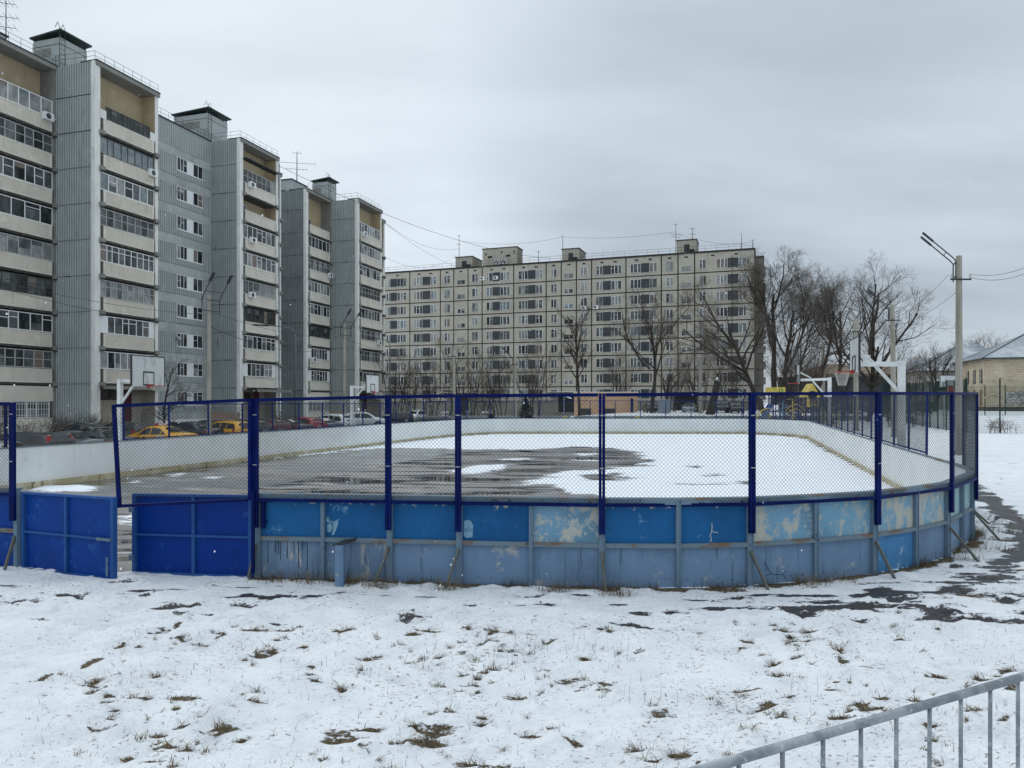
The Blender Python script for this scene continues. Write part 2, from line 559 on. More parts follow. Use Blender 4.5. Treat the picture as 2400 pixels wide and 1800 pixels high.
pn = .6 * fbm(X * .55, Y * 1.35, 3.6, 4, 11) + .4 * fbm(X * .4, Y * 1.3, 9.5, 3, 13)
thr = .605 - dens + dpth * (.11 + .16 * smv(6, 8, X)) - .13 * smv(.36, .08, dpth) * smv(6, 8.0, X) + .022 * smv(2, 5, X)
bare = .5 + (pn - thr) * 3.0
bare[dpth > 1.6] = 0
rd = sdist(P, RING)
bare[(rd < .35)] = 0
# earth and last year's grass at the foot of the boards
soil = .12 + .0 * X
foot = smv(.34, .05, rd + (fbm(X, Y, 3.5, 3, 21) - .5) * .45)
soil = np.maximum(soil, foot * .95 * (rd > -.2) * (X > -3.7))
field = smv(14, 20, Y) * (rd > 1.0) * smv(70, 45, Y)
soil = np.maximum(soil, .30 * field)
rnd = random.Random(11)
tufts = []
def zone_ok(x, y):
    return x > -4.2 + (y - 6.2) * .18 and y < 8.0 + .05 * rnd.random()
while len(tufts) < 1250:
    y = 3.9 + 4.3 * rnd.random() ** .9
    x = (rnd.random() * 1.5 - .75) * y
    if not zone_ok(x, y):
        continue
    c = noise.noise(V((x * .9, y * .9, 2.2))) + .6 * noise.noise(V((x * 2.6, y * 2.6, 7.2)))
    if c < .05 + .55 * rnd.random() - .25:
        continue
    big = rnd.random() ** 5
    tufts.append((x, y, .006 + .036 * big, big))
for _ in range(60):                        # beside the path and out on the right-hand field
    y = 9 + 22 * rnd.random()
    x = y * (.62 + .2 * rnd.random())
    tufts.append((x, y, .04 + .09 * rnd.random(), rnd.random()))
Z2 = Z.reshape(GX.shape)
S2 = soil.reshape(GX.shape)
for (x, y, r, b) in tufts:
    ex = 1.2 + 3.2 * rnd.random()
    i0, i1 = np.searchsorted(gx, [x - 4 * r * ex, x + 4 * r * ex])
    j0, j1 = np.searchsorted(gy, [y - 4 * r, y + 4 * r])
    if i1 <= i0 or j1 <= j0:
        continue
    d = np.hypot((GX[j0:j1, i0:i1] - x) / ex, GY[j0:j1, i0:i1] - y) / r
    if r > .011:
        S2[j0:j1, i0:i1] = np.maximum(S2[j0:j1, i0:i1], 1.0 - .5 * d)
    Z2[j0:j1, i0:i1] += .02 * np.exp(-(d * .5) ** 2) - .018 * np.exp(-(d / .9) ** 2)
# footprints and ruts pressed in the snow
for q_ in range(420):
    y = 4.2 + 4.0 * rnd.random() if q_ < 130 else 7.9 + 1.9 * rnd.random()
    x = (rnd.random() * 1.5 - .75) * y
    an = rnd.random() * 3 if q_ < 130 else rnd.gauss(.05, .25)
    i0, i1 = np.searchsorted(gx, [x - .5, x + .5])
    j0, j1 = np.searchsorted(gy, [y - .3, y + .3])
    if i1 <= i0 or j1 <= j0:
        continue
    dx = GX[j0:j1, i0:i1] - x
    dy = GY[j0:j1, i0:i1] - y
    u = (dx * cos(an) + dy * sin(an)) / .15
    v = (-dx * sin(an) + dy * cos(an)) / .065
    q = np.sqrt(u * u + v * v)
    Z2[j0:j1, i0:i1] += -.026 * smv(1.15, .75, q) + .013 * np.exp(-((q - 1.3) / .3) ** 2)
for ln in ([(-5.2, 6.6), (-2.6, 8.2), (1.5, 9.1), (5, 9.0)], [(-5.3, 6.9), (-2.7, 8.5), (1.4, 9.35)], [(-6, 8.2), (-3, 8.6), (2, 8.3), (6, 8.1)], [(-1, 3.8), (.6, 5.4), (3.5, 6.6), (7, 7.0)], [(-3.4, 4.4), (-1, 5.2), (2.4, 5.4), (5, 4.9)]):
    wx = P + np.stack([(fbm(X, Y, 1.1, 2, 51) - .5) * .5, (fbm(X, Y, 1.1, 2, 57) - .5) * .5], 1)
    dl = pdist(wx, ln).reshape(GX.shape)
    bead = fbm(X, Y, 4.5, 2, 61).reshape(GX.shape)
    Z2 += -.022 * smv(.10, .03, dl) * smv(.35, .55, bead) + .012 * np.exp(-((dl - .13) / .04) ** 2)
edge_d = pdist(P + np.stack([(fbm(X, Y, 2.5, 2, 71) - .5) * .25, 0 * X], 1), [(-4.6, 5.6), (-4.2, 6.5), (-3.7, 8.3)]).reshape(GX.shape)
S2 = np.maximum(S2, smv(.09, .02, edge_d) * .95 * (fbm(X, Y, 5, 2, 73).reshape(GX.shape) > .56))
Z = Z2.ravel()
soil = S2.ravel()
Z -= .028 * smv(.35, .6, bare)
Z -= .02 * smv(.4, .6, soil)
sink = np.where(Y < 15, .02, .95)
Z = np.where(rd < sink, np.minimum(Z, -.10), Z)
Z = np.where((rd >= sink) & (rd < 1.2) & (Y < 60), np.maximum(Z, .0 + .0 * Z), Z)
Z += .015
nx, ny = len(gx), len(gy)
me = bpy.data.meshes.new('ground')
idx = np.arange(nx * ny).reshape(ny, nx)
fc = np.stack([idx[:-1, :-1], idx[:-1, 1:], idx[1:, 1:], idx[1:, :-1]], -1).reshape(-1, 4)
me.from_pydata(np.stack([X, Y, Z], 1).tolist(), [], fc.tolist())
me.polygons.foreach_set('use_smooth', [True] * len(me.polygons))
for nm, arr in (('bare', bare), ('soil', soil)):
    a = me.attributes.new(nm, 'FLOAT', 'POINT')
    a.data.foreach_set('value', np.ascontiguousarray(arr, dtype=np.float32))
ground = bpy.data.objects.new('ground', me)
COL.objects.link(ground)
ground['kind'] = 'structure'
def ground_z(x, y):
    i = min(nx - 2, max(0, int(np.searchsorted(gx, x)) - 1))
    j = min(ny - 2, max(0, int(np.searchsorted(gy, y)) - 1))
    return float(Z.reshape(ny, nx)[j, i])

k = NT('snowy_ground')
snow = k.mix(k.ramp(k.noise('pos', 2.0, O1, 1), .35, .7), (.79, .815, .835), (.69, .715, .745))
snow = k.mix(k.ramp(k.noise('pos', 14, (.7, 1.2, 1), 5, 8, .7), .54, .74, 0, .6), snow, (.58, .61, .65))
spk = k.math('ADD', k.noise('pos', 46, (.45, 1, 1), 6, 4, .6), k.math('MULTIPLY', k.math('SUBTRACT', k.noise('pos', 1.1, O1, 14), .5), .32))
snow = k.mix(k.ramp(spk, .615, .68, 0, .85), snow, (.17, .145, .115))
spk2 = k.math('ADD', k.noise('pos', 17, (.4, 1, 1), 26, 6, .7), k.math('MULTIPLY', k.math('SUBTRACT', k.noise('pos', .8, O1, 17), .5), .30))
snow = k.mix(k.ramp(spk2, .635, .69, 0, .8), snow, (.24, .21, .175))
asph = k.mix(k.noise('pos', 60, O1, 2), (.016, .016, .018), (.05, .05, .054))
asph = k.mix(k.ramp(k.noise('pos', 150, O1, 3), .62, .7), asph, (.14, .14, .15))
earth = k.mix(k.ramp(k.noise('pos', 40, O1, 4), .3, .7), (.055, .040, .022), (.15, .115, .065))
earth = k.mix(k.ramp(k.noise('pos', 90, (.3, 1, 1), 8), .58, .68), earth, (.22, .17, .10))
fine = k.math('SUBTRACT', k.noise('pos', 22, (.8, 1.6, 1), 7, 9, .75), .5)
mid = k.math('SUBTRACT', k.noise('pos', 3.0, (.8, 1.4, 1), 3, 6, .65), .5)
sv = k.math('ADD', k.attr('soil'), k.math('ADD', k.math('MULTIPLY', fine, 1.7), k.math('MULTIPLY', mid, .65)))
bv = k.math('ADD', k.attr('bare'), k.math('ADD', k.math('MULTIPLY', fine, 1.3), k.math('MULTIPLY', mid, .8)))
soilm = k.ramp(sv, .50, .60)
barem = k.ramp(bv, .47, .54)
c = k.mix(soilm, snow, earth)
c = k.mix(barem, c, asph)
k.link(c, k.b.inputs['Base Color'])
k.link(k.mix(barem, (.75, .75, .75), (.42, .42, .42)), k.b.inputs['Roughness'])
k.b.inputs['Specular IOR Level'].default_value = .3
h = k.math('ADD', k.math('MULTIPLY', k.noise('pos', 9, O1, 2, 8, .6), .8), k.math('MULTIPLY', k.math('MAXIMUM', soilm, barem), -.5))
h = k.math('ADD', h, k.math('MULTIPLY', k.noise('pos', 24, (.7, 1, 1), 12, 6, .65), .5))
k.bump(h, .8, .05)
me.materials.append(k.mat)

# car park: wet asphalt in front of the left-hand blocks
b = MB()
for i in range(24):
    s0, s1 = 14 + i * 4, 18 + i * 4
    for s0, s1 in ((s0, s0 + 1), (s0 + 1, s0 + 2), (s0 + 2, s0 + 3), (s0 + 3, s1)):
        z0, z1 = (-.272 - .27 * sm(37, 31, q) for q in (s0, s1))
        b.face([sw(s0, -45.6, z0), sw(s0, -27.2, z0), sw(s1, -27.2, z1), sw(s1, -45.6, z1)])
struct(b, 'parking_lot', mat('parking_asphalt', (.040, .040, .042), [((.075, .073, .072), .5, .45, .65, O1, 1), ((.02, .02, .021), .9, .55, .68, O1, 4), ((.55, .58, .62), .8, .60, .66, O1, 2), ((.6, .63, .66), 5, .62, .68, O1, 7)], rough=.4, bump=.1))

# ---------------------------------------------------------------- ice surface: wet asphalt under melting snow
def wp(*pts):
    return [tuple(gp(a, b)[:2]) for a, b in pts]
ASPH = wp((20, 1152), (270, 1104), (600, 1077), (740, 1063), (860, 1053), (925, 1049), (977, 1051), (1082, 1053), (1250, 1054), (1351, 1047), (1411, 1048), (1450, 1052), (1486, 1060), (1500, 1068),
          (1489, 1073), (1530, 1078), (1501, 1085), (1525, 1092), (1438, 1096), (1480, 1100), (1387, 1100), (1302, 1108), (1280, 1117), (1236, 1124), (1214, 1138), (1320, 1142), (1330, 1150), (1372, 1159), (1399, 1168)) \
    + [(1.9, 9.6), (0, 9.6), (-3.5, 10.0), (-7.5, 10.6), (-11, 12), (-14.6, 17)]
ISL_A = [wp((1357, 1117), (1380, 1112), (1470, 1111), (1480, 1118), (1470, 1126), (1390, 1125)), wp((1640, 1110), (1680, 1112), (1660, 1115)), wp((1590, 1134), (1730, 1131), (1740, 1135), (1640, 1138)), wp((1600, 1093), (1625, 1092), (1620, 1098))]
ISL_S = [wp((1052, 1102), (1090, 1097), (1120, 1090), (1188, 1087), (1170, 1098), (1140, 1108), (1080, 1113)), wp((1327, 1063), (1400, 1062), (1420, 1066), (1360, 1067)), wp((1320, 1077), (1440, 1079), (1380, 1081)),
         wp((68, 1147), (90, 1139), (190, 1136), (240, 1142), (210, 1150), (110, 1154)), wp((291, 1209), (316, 1203), (320, 1222), (300, 1220)), wp((690, 1064), (830, 1057), (700, 1069)), wp((1170, 1075), (1240, 1073), (1242, 1076), (1180, 1079)),
         wp((300, 1128), (330, 1126), (322, 1130)), wp((390, 1113), (440, 1107), (400, 1116)), wp((470, 1118), (520, 1115), (500, 1121))]
ix = axis(-15, 10, .14, -15.5, 21.5, 1.05)
iy = axis(9.4, 24, .13, 9.3, 58, 1.035)
IX, IY = np.meshgrid(ix, iy)
Pi = np.stack([IX.ravel(), IY.ravel()], 1)
x_, y_ = Pi[:, 0], Pi[:, 1]
wob = np.stack([x_ + (fbm(x_, y_, .9, 3, 31) - .5) * 1.3, y_ + (fbm(x_, y_, .9, 3, 37) - .5) * 1.0 + (fbm(x_ * .3, y_, 2.2, 2, 39) - .5) * .8], 1)
snowv = sdist(wob, ASPH)
for pl in ISL_A:
    snowv = np.minimum(snowv, sdist(wob, pl))
wob2 = Pi + (wob - Pi) * .4
for pl in ISL_S:
    snowv = np.maximum(snowv, -sdist(wob2, pl))
snowv = np.clip(snowv, -1.5, 1.5)
keep = sdist(Pi, RING) < .12
me = bpy.data.meshes.new('rink_surface')
idx = np.arange(len(Pi)).reshape(IX.shape)
fc = np.stack([idx[:-1, :-1], idx[:-1, 1:], idx[1:, 1:], idx[1:, :-1]], -1).reshape(-1, 4)
fc = fc[keep[fc].all(1)]
zi = .03 * smv(-.05, .2, snowv) + (fbm(x_, y_, 3, 3, 41) - .5) * .03 * smv(-.05, .3, snowv)
me.from_pydata(np.stack([x_, y_, zi - .012], 1).tolist(), [], fc.tolist())
me.polygons.foreach_set('use_smooth', [True] * len(me.polygons))
a = me.attributes.new('snow', 'FLOAT', 'POINT')
a.data.foreach_set('value', np.ascontiguousarray(snowv, dtype=np.float32))
rink = bpy.data.objects.new('rink_surface', me)
COL.objects.link(rink)
rink['kind'] = 'structure'
k = NT('wet_asphalt_and_snow')
n_f = k.math('SUBTRACT', k.noise('pos', 2.6, (.55, 1.6, 1), 3, 8, .65), .5)
n_g = k.math('SUBTRACT', k.noise('pos', 9, (.6, 1.8, 1), 6, 6, .7), .5)
sv = k.math('ADD', k.attr('snow'), k.math('ADD', k.math('MULTIPLY', n_f, 1.6), k.math('MULTIPLY', n_g, .9)))
sm_ = k.ramp(sv, -.10, .14)
thin = k.ramp(k.math('ADD', k.noise('pos', 1.6, (.35, 1.9, 1), 9, 6, .65), k.math('MULTIPLY', n_g, .3)), .61, .67, 0, .75)
dry = k.mix(k.noise('pos', 30, O1, 2), (.105, .100, .099), (.165, .157, .155))
dry = k.mix(k.ramp(k.noise('pos', .8, (.5, 1.4, 1), 2), .4, .65), dry, (.205, .20, .198))
wet = (.035, .034, .035)
pud = k.ramp(k.math('ADD', k.noise('pos', .75, (.45, 1.7, 1), 15, 5, .6), k.math('MULTIPLY', n_g, .16)), .48, .545)
c = k.mix(pud, dry, wet)
c = k.mix(k.math('MULTIPLY', thin, k.math('SUBTRACT', 1.0, pud)), c, (.62, .65, .68))
sn = k.mix(k.noise('pos', 1.2, O1, 4), (.82, .86, .90), (.77, .81, .86))
c = k.mix(sm_, c, sn)
k.link(c, k.b.inputs['Base Color'])
rg = k.mix(pud, (.38, .38, .38), (.025, .025, .025))
k.link(k.mix(k.math('MAXIMUM', sm_, k.math('MULTIPLY', thin, k.math('SUBTRACT', 1.0, pud))), rg, (.8, .8, .8)), k.b.inputs['Roughness'])
hh = k.math('MULTIPLY', k.noise('pos', 40, O1, 2), k.math('SUBTRACT', 1.0, pud))
k.bump(hh, .25, .01)
me.materials.append(k.mat)

# ---------------------------------------------------------------- grass
M['straw'] = mat('dry_straw', (.20, .145, .075), [((.09, .06, .03), 6, .45, .6, O1, 1), ((.30, .24, .14), 11, .55, .7, O1, 3)], rough=.9)
M['twig'] = mat('dark_stalk', (.055, .045, .035), [((.11, .085, .06), 6, .5, .6, O1, 1)], rough=.9)
def blade(mb, p, az, L, lean, w, m=0, k=3):
    p = V(p)
    d = V((cos(az), sin(az), 0))
    sd = V((-sin(az), cos(az), 0)) * w
    prev = None
    for i in range(k + 1):
        t = i / k
        q = p + d * (L * lean * t ** 1.5) + V((0, 0, L * (t - lean * .55 * t * t)))
        ww = sd * (1 - t * .85)
        cur = (q - ww, q + ww)
        if prev:
            mb.face([prev[0], prev[1], cur[1], cur[0]], m)
        prev = cur
g = MB()
rnd = random.Random(3)
for (x, y, r, b) in tufts:
    z = ground_z(x, y) - .005
    n = int(5 + 34 * b) if r > .011 else rnd.choice((1, 2, 3))
    az0 = rnd.random() * 6.28
    for _ in range(n):
        a = rnd.random() * 6.28
        q = r * 1.3 * rnd.random()
        aim = az0 + rnd.gauss(0, 1.0)
        blade(g, (x + cos(a) * q * 1.6, y + sin(a) * q, z), aim, .025 + .07 * rnd.random() ** 1.5 * (.6 + b), .92 + .14 * rnd.random(), .0014 + .0022 * rnd.random(), 0 if rnd.random() < .6 else 1)
for _ in range(2200):                        # single stalks standing out of the snow
    y = 3.9 + 4.4 * rnd.random()
    x = (rnd.random() * 1.5 - .75) * y
    if not (x > -4.2 + (y - 6.2) * .18):
        continue
    z = ground_z(x, y)
    for _ in range(rnd.choice((1, 1, 1, 2, 4))):
        blade(g, (x + rnd.gauss(0, .02), y + rnd.gauss(0, .02), z - .005), rnd.random() * 6.28, .02 + .11 * rnd.random() ** 3, .4 + .6 * rnd.random(), .0011 + .001 * rnd.random(), 1 if rnd.random() < .75 else 0)
for (cx, cy, n) in ((.15, 7.3, 16), (.75, 7.35, 12), (-.05, 7.0, 10), (1.0, 7.0, 9), (2.6, 6.2, 8), (4.4, 5.8, 8), (1.1, 6.0, 7)):
    for _ in range(n):
        x, y = cx + rnd.gauss(0, .14), cy + rnd.gauss(0, .12)
        blade(g, (x, y, ground_z(x, y)), rnd.random() * 6.28, .12 + .16 * rnd.random(), .1 + .3 * rnd.random(), .0013, 1)
o = g.build('dry_grass', [M['straw'], M['twig']])
tag(o, 'dry grass tufts and stalks poking through the snow in the foreground', 'grass', kind='stuff')
g = MB()
def along(line, d):
    res = []
    for i in range(len(line) - 1):
        a, b = line[i], line[i + 1]
        L = hypot(b[0] - a[0], b[1] - a[1])
        for j in range(int(L / d) + 1):
            t = rnd.random()
            nx_, ny_ = (b[1] - a[1]) / L, -(b[0] - a[0]) / L
            res.append((a[0] + (b[0] - a[0]) * t, a[1] + (b[1] - a[1]) * t, nx_, ny_))
    return res
for (x, y, nx_, ny_) in along(NEAR, .0035):
    c = noise.noise(V((x * 1.3, y * 1.3, 4))) + .5 * noise.noise(V((x * 4, y * 4, 9)))
    if c < -.12 + .5 * rnd.random():
        continue
    q = .04 + .22 * rnd.random() ** 2
    x, y = x + nx_ * q, y + ny_ * q
    blade(g, (x, y, ground_z(x, y) - .01), atan2(ny_, nx_) + rnd.gauss(0, 1.1), (.05 + .17 * rnd.random() ** 2) * (1 + max(0, c)), .4 + .6 * rnd.random(), .0016 + .002 * rnd.random(), 0 if rnd.random() < .62 else 1)
for (x0, y0, n, s) in ((-2.75, 9.95, 130, .16), (-2.15, 9.85, 110, .1), (-1.8, 9.7, 160, .15), (-.85, 9.6, 90, .1), (.55, 9.5, 110, .13), (1.35, 9.3, 110, .12), (3.95, 9.8, 120, .14), (4.5, 10.0, 90, .12), (7.1, 11.4, 90, .15), (-3.3, 10.05, 90, .14), (8.0, 12.2, 80, .2), (9.4, 13.9, 120, .3), (10.2, 15.2, 80, .4)):
    for _ in range(n):
        x, y = x0 + rnd.gauss(0, s), y0 + rnd.gauss(0, s * .45)
        if sdist([(x, y)], RING)[0] < .05:
            continue
        blade(g, (x, y, ground_z(x, y) - .01), rnd.random() * 6.28, .10 + .22 * rnd.random(), .4 + .6 * rnd.random(), .0018 + .002 * rnd.random(), 0 if rnd.random() < .75 else 1)
o = g.build('straw_grass', [M['straw'], M['twig']])
tag(o, 'straw-coloured grass along the foot of the blue rink boards', 'grass', kind='stuff')
g = MB()
for (x, y, nx_, ny_) in along(LEFT, .03) + along(FAR[-6:], .03):
    c = noise.noise(V((x * .5, y * .5, 4)))
    if c < -.1:
        continue
    x, y = x + nx_ * -.0 + UY * (.1 + .25 * rnd.random() ** 2), y
    blade(g, (x, y, -.01), rnd.random() * 6.28, (.08 + .3 * rnd.random() ** 3), .5 + .5 * rnd.random(), .004, 1 if rnd.random() < .75 else 0)
o = g.build('dead_weeds', [M['straw'], M['twig']])
tag(o, 'dead weeds growing along the foot of the long white boards', 'weeds', kind='stuff')
# ---------------------------------------------------------------- rink boards and netting
def chain(mb, a, b, z0a, z1a, z0b, z1b, pitch=.057, r=.0020, n=3):
    """straight 45-degree wires filling the panel between verticals a and b"""
    a, b = V((a[0], a[1], 0)), V((b[0], b[1], 0))
    L = (b - a).length
    d = (b - a) / L
    nn = V((d.y, -d.x, 0)) * r
    H = max(z1a - z0a, z1b - z0b)
    zlo = lambda u: z0a + (z0b - z0a) * u / L
    zhi = lambda u: z1a + (z1b - z1a) * u / L
    zb = min(z0a, z0b)
    for sgn in (1, -1):
        i = 0
        u0 = -H if sgn > 0 else 0
        u0 = math.floor(u0 / pitch) * pitch
        while u0 < (L if sgn > 0 else L + H):
            # line z = zb + sgn*(u-u0)
            lo, hi = None, None
            us = []
            for q in range(0, 25):
                u = L * q / 24
                z = zb + sgn * (u - u0)
                if zlo(u) <= z <= zhi(u):
                    us.append(u)
            ua = max(0, u0) if sgn > 0 else max(0, u0 - H)
            ub = min(L, u0 + H) if sgn > 0 else min(L, u0)
            # exact clip by bisection on a fine walk
            if ub - ua > .01:
                N = 12
                ok = [zlo(ua + (ub - ua) * q / N) - .01 <= zb + sgn * (ua + (ub - ua) * q / N - u0) <= zhi(ua + (ub - ua) * q / N) + .02 for q in range(N + 1)]
                if any(ok):
                    qa = ok.index(True)
                    qb = N - ok[::-1].index(True)
                    ua2, ub2 = ua + (ub - ua) * qa / N, ua + (ub - ua) * qb / N
                    if ub2 - ua2 > .01:
                        p = a + d * ua2 + V((0, 0, zb + sgn * (ua2 - u0))) + nn * sgn
                        q = a + d * ub2 + V((0, 0, zb + sgn * (ub2 - u0))) + nn * sgn
                        mb.tube([p, q], r, n, 0, False)
            u0 += pitch
def off(p, q, o):                       # outward normal offset of segment p->q
    L = hypot(q[0] - p[0], q[1] - p[1])
    return (q[1] - p[1]) / L * o, -(q[0] - p[0]) / L * o
def nrm(line, i):
    a = line[max(0, i - 1)]
    b = line[min(len(line) - 1, i + 1)]
    L = hypot(b[0] - a[0], b[1] - a[1])
    return (b[1] - a[1]) / L, -(b[0] - a[0]) / L
def strip(mb, line, i, o0, o1, z0, z1, m=0, g=0.0):
    """block between nodes i and i+1, from outward offset o0 to o1"""
    a, b = line[i], line[i + 1]
    na, nb = nrm(line, i), nrm(line, i + 1)
    t = V((b[0] - a[0], b[1] - a[1], 0)).normalized() * g
    c = []
    for z in (z0, z1):
        c += [(a[0] + na[0] * o1 + t.x, a[1] + na[1] * o1 + t.y, z), (b[0] + nb[0] * o1 - t.x, b[1] + nb[1] * o1 - t.y, z),
              (b[0] + nb[0] * o0 - t.x, b[1] + nb[1] * o0 - t.y, z), (a[0] + na[0] * o0 + t.x, a[1] + na[1] * o0 + t.y, z)]
    mb.hexa(c, m)
def boards(name, label, line, posts, colours, ztop, group, near=True, zb=-.06, pm=None, rr=.0020, pitch=.057):
    pm = pm or M['post']
    base = line[0]
    t = T(name, label, 'rink boards', (base[0], base[1], 0), 0, group, True)
    n = len(line)
    for i in range(n - 1):
        if near:
            for zz0, zz1, mm in ((zb, .585, colours[i][1]), (.605, 1.185, colours[i][0])):
                b = MB()
                strip(b, line, i, -.01, .028, zz0, zz1, 0, .002)
                t.part(b, 'board_panel', M[mm])
            b = MB()
            strip(b, line, i, -.01, .075, .585, .606)
            strip(b, line, i, .068, .078, .55, .585)
            t.part(b, 'mid_rail', M['rail'])
            b = MB()
            strip(b, line, i, -.05, .085, 1.186, 1.212)
            strip(b, line, i, .076, .086, 1.13, 1.186, 1)
            t.part(b, 'top_rail', [M['rail'], M['stiff']])
        b = MB()
        strip(b, line, i, -.032, -.012, .17, 1.184, 0, .003)
        strip(b, line, i, -.045, -.012, zb, .168, 1)
        if not near:
            strip(b, line, i, -.011, .03, zb, 1.184, 2, .001)
            strip(b, line, i, -.05, .06, 1.186, 1.21, 3)
        t.part(b, 'liner_panel', [M['liner'], M['kick'], M['low1'], M['rail']])
    for i in range(n):
        nx_, ny_ = nrm(line, i)
        if near:
            b = MB()
            c = V((line[i][0] + nx_ * .055, line[i][1] + ny_ * .055, 0))
            wd = .05 if i not in posts else .075
            b.obox(c + V((0, 0, .56)), V((-ny_, nx_, 0)) * wd / 2, V((nx_, ny_, 0)) * .026, V((0, 0, .62)))
            b.obox(c + V((0, 0, .56)) + V((-ny_, nx_, 0)) * (wd / 2 + .004), V((-ny_, nx_, 0)) * .004, V((nx_, ny_, 0)) * .04, V((0, 0, .62)))
            t.part(b, 'stiffener', M['stiff'])
    # props
    if near:
        for i in posts:
            nx_, ny_ = nrm(line, i)
            x, y = line[i]
            sx = {0: -.10, 2: -.17, 3: -.15, 5: .05, 7: .16}.get(i, .0)
            L_ = {0: .16, 9: .42, 11: .53, 13: .52, 15: .62}.get(i, .27)
            b = MB()
            e = V((x + nx_ * L_ + sx, y + ny_ * L_, ground_z(x + nx_ * L_, y + ny_ * L_) - .05))
            b.bar((x + nx_ * .09, y + ny_ * .09, .50), e, .028, .036, (nx_, ny_, .5))
            t.part(b, 'prop', M['prop'])
    # netting frames from post to post
    ps = [i for i in posts]
    for a_, i in enumerate(ps):
        nx_, ny_ = nrm(line, i)
        x, y = line[i]
        zt = ztop(i)
        b = MB()
        tg = V((-ny_, nx_, 0))
        nv = V((nx_, ny_, 0))
        zlo = .74 if near else .9
        for sgn in ((-1, 1) if near else (0,)):
            wd = .036 if near else .05
            c0 = V((x, y, 0)) + nv * .125 + tg * sgn * .023
            lean = V((nx_, ny_, 0)) * (.0 if near else .02)
            b.bar(c0 + V((0, 0, zlo)), c0 + V((0, 0, zt)) + lean, wd, .05, nv)
        if near:
            for zz in (1.62, 2.32):
                b.obox(V((x, y, zz)) + nv * .152, tg * .03, nv * .006, V((0, 0, .007)), 1)
        t.part(b, 'fence_post', [pm, M['galv']])
        if a_ + 1 < len(ps):
            j = ps[a_ + 1]
            n2 = nrm(line, j)
            p = V((x + nx_ * .125, y + ny_ * .125, 0))
            q = V((line[j][0] + n2[0] * .125, line[j][1] + n2[1] * .125, 0))
            d = (q - p).normalized() * (.05 if near else .0)
            z2 = ztop(j)
            zl = 1.127 if near else 1.235
            b = MB()
            hh = .045 if near else .035
            b.bar(p + d + V((0, 0, zt - .022)), q - d + V((0, 0, z2 - .022)), .04, hh)
            t.part(b, 'fence_rail', pm)
            b = MB()
            b.bar(p + d + V((0, 0, zl)), q - d + V((0, 0, zl)), .04, hh)
            t.part(b, 'fence_rail', pm)
            b = MB()
            chain(b, p, q, zl, zt - .03, zl, z2 - .03, pitch, rr)
            t.part(b, 'chain_link', M['wire'])
    BOARD.append(t)
    return t
BOARD = []
cols = ['blue1', 'blue2', 'blue1', 'blue2', 'pale1', 'blue1', 'blue1', 'pale1', 'pale2', 'cream1', 'cream1', 'pale3', 'pale3', 'pale3', 'pale3', 'blue1', 'blue1']
lows = ['low2', 'low2', 'low1', 'low1', 'low1', 'low1', 'low1', 'low1', 'low1', 'low3', 'low1', 'low1', 'low1', 'low1', 'low1', 'low1', 'low1']
NP = [0, 2, 3, 5, 7, 9, 11, 13, 15]
ZT = {0: 2.55, 2: 2.59, 3: 2.605, 5: 2.615, 7: 2.63, 9: 2.645, 11: 2.655, 13: 2.67, 15: 2.69}
boards('rink_boards', 'curved near end of the rink boards, peeling blue panels under a dark blue chain-link fence', NEAR, NP, list(zip(cols, lows)), lambda i: ZT.get(i, 2.65), 'boards round the rink')
boards('rink_boards', 'bright blue rink boards left of the open gate, cut off by the left picture edge', NLEFT, [0, 2, 4, 5, 6], [('gate', 'gate')] * 6, lambda i: 2.49, 'boards round the rink')
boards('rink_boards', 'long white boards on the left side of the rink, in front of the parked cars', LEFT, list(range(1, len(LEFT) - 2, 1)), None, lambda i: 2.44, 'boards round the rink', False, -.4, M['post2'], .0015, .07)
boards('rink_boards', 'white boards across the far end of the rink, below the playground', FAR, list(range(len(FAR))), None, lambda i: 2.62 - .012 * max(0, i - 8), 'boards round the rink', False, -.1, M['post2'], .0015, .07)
boards('rink_boards', 'white boards running up the right side of the rink, with leaning fence posts', RIGHT, list(range(1, len(RIGHT))), None, lambda i: 2.76, 'boards round the rink', False, -.1, M['post2'], .0020, .06)

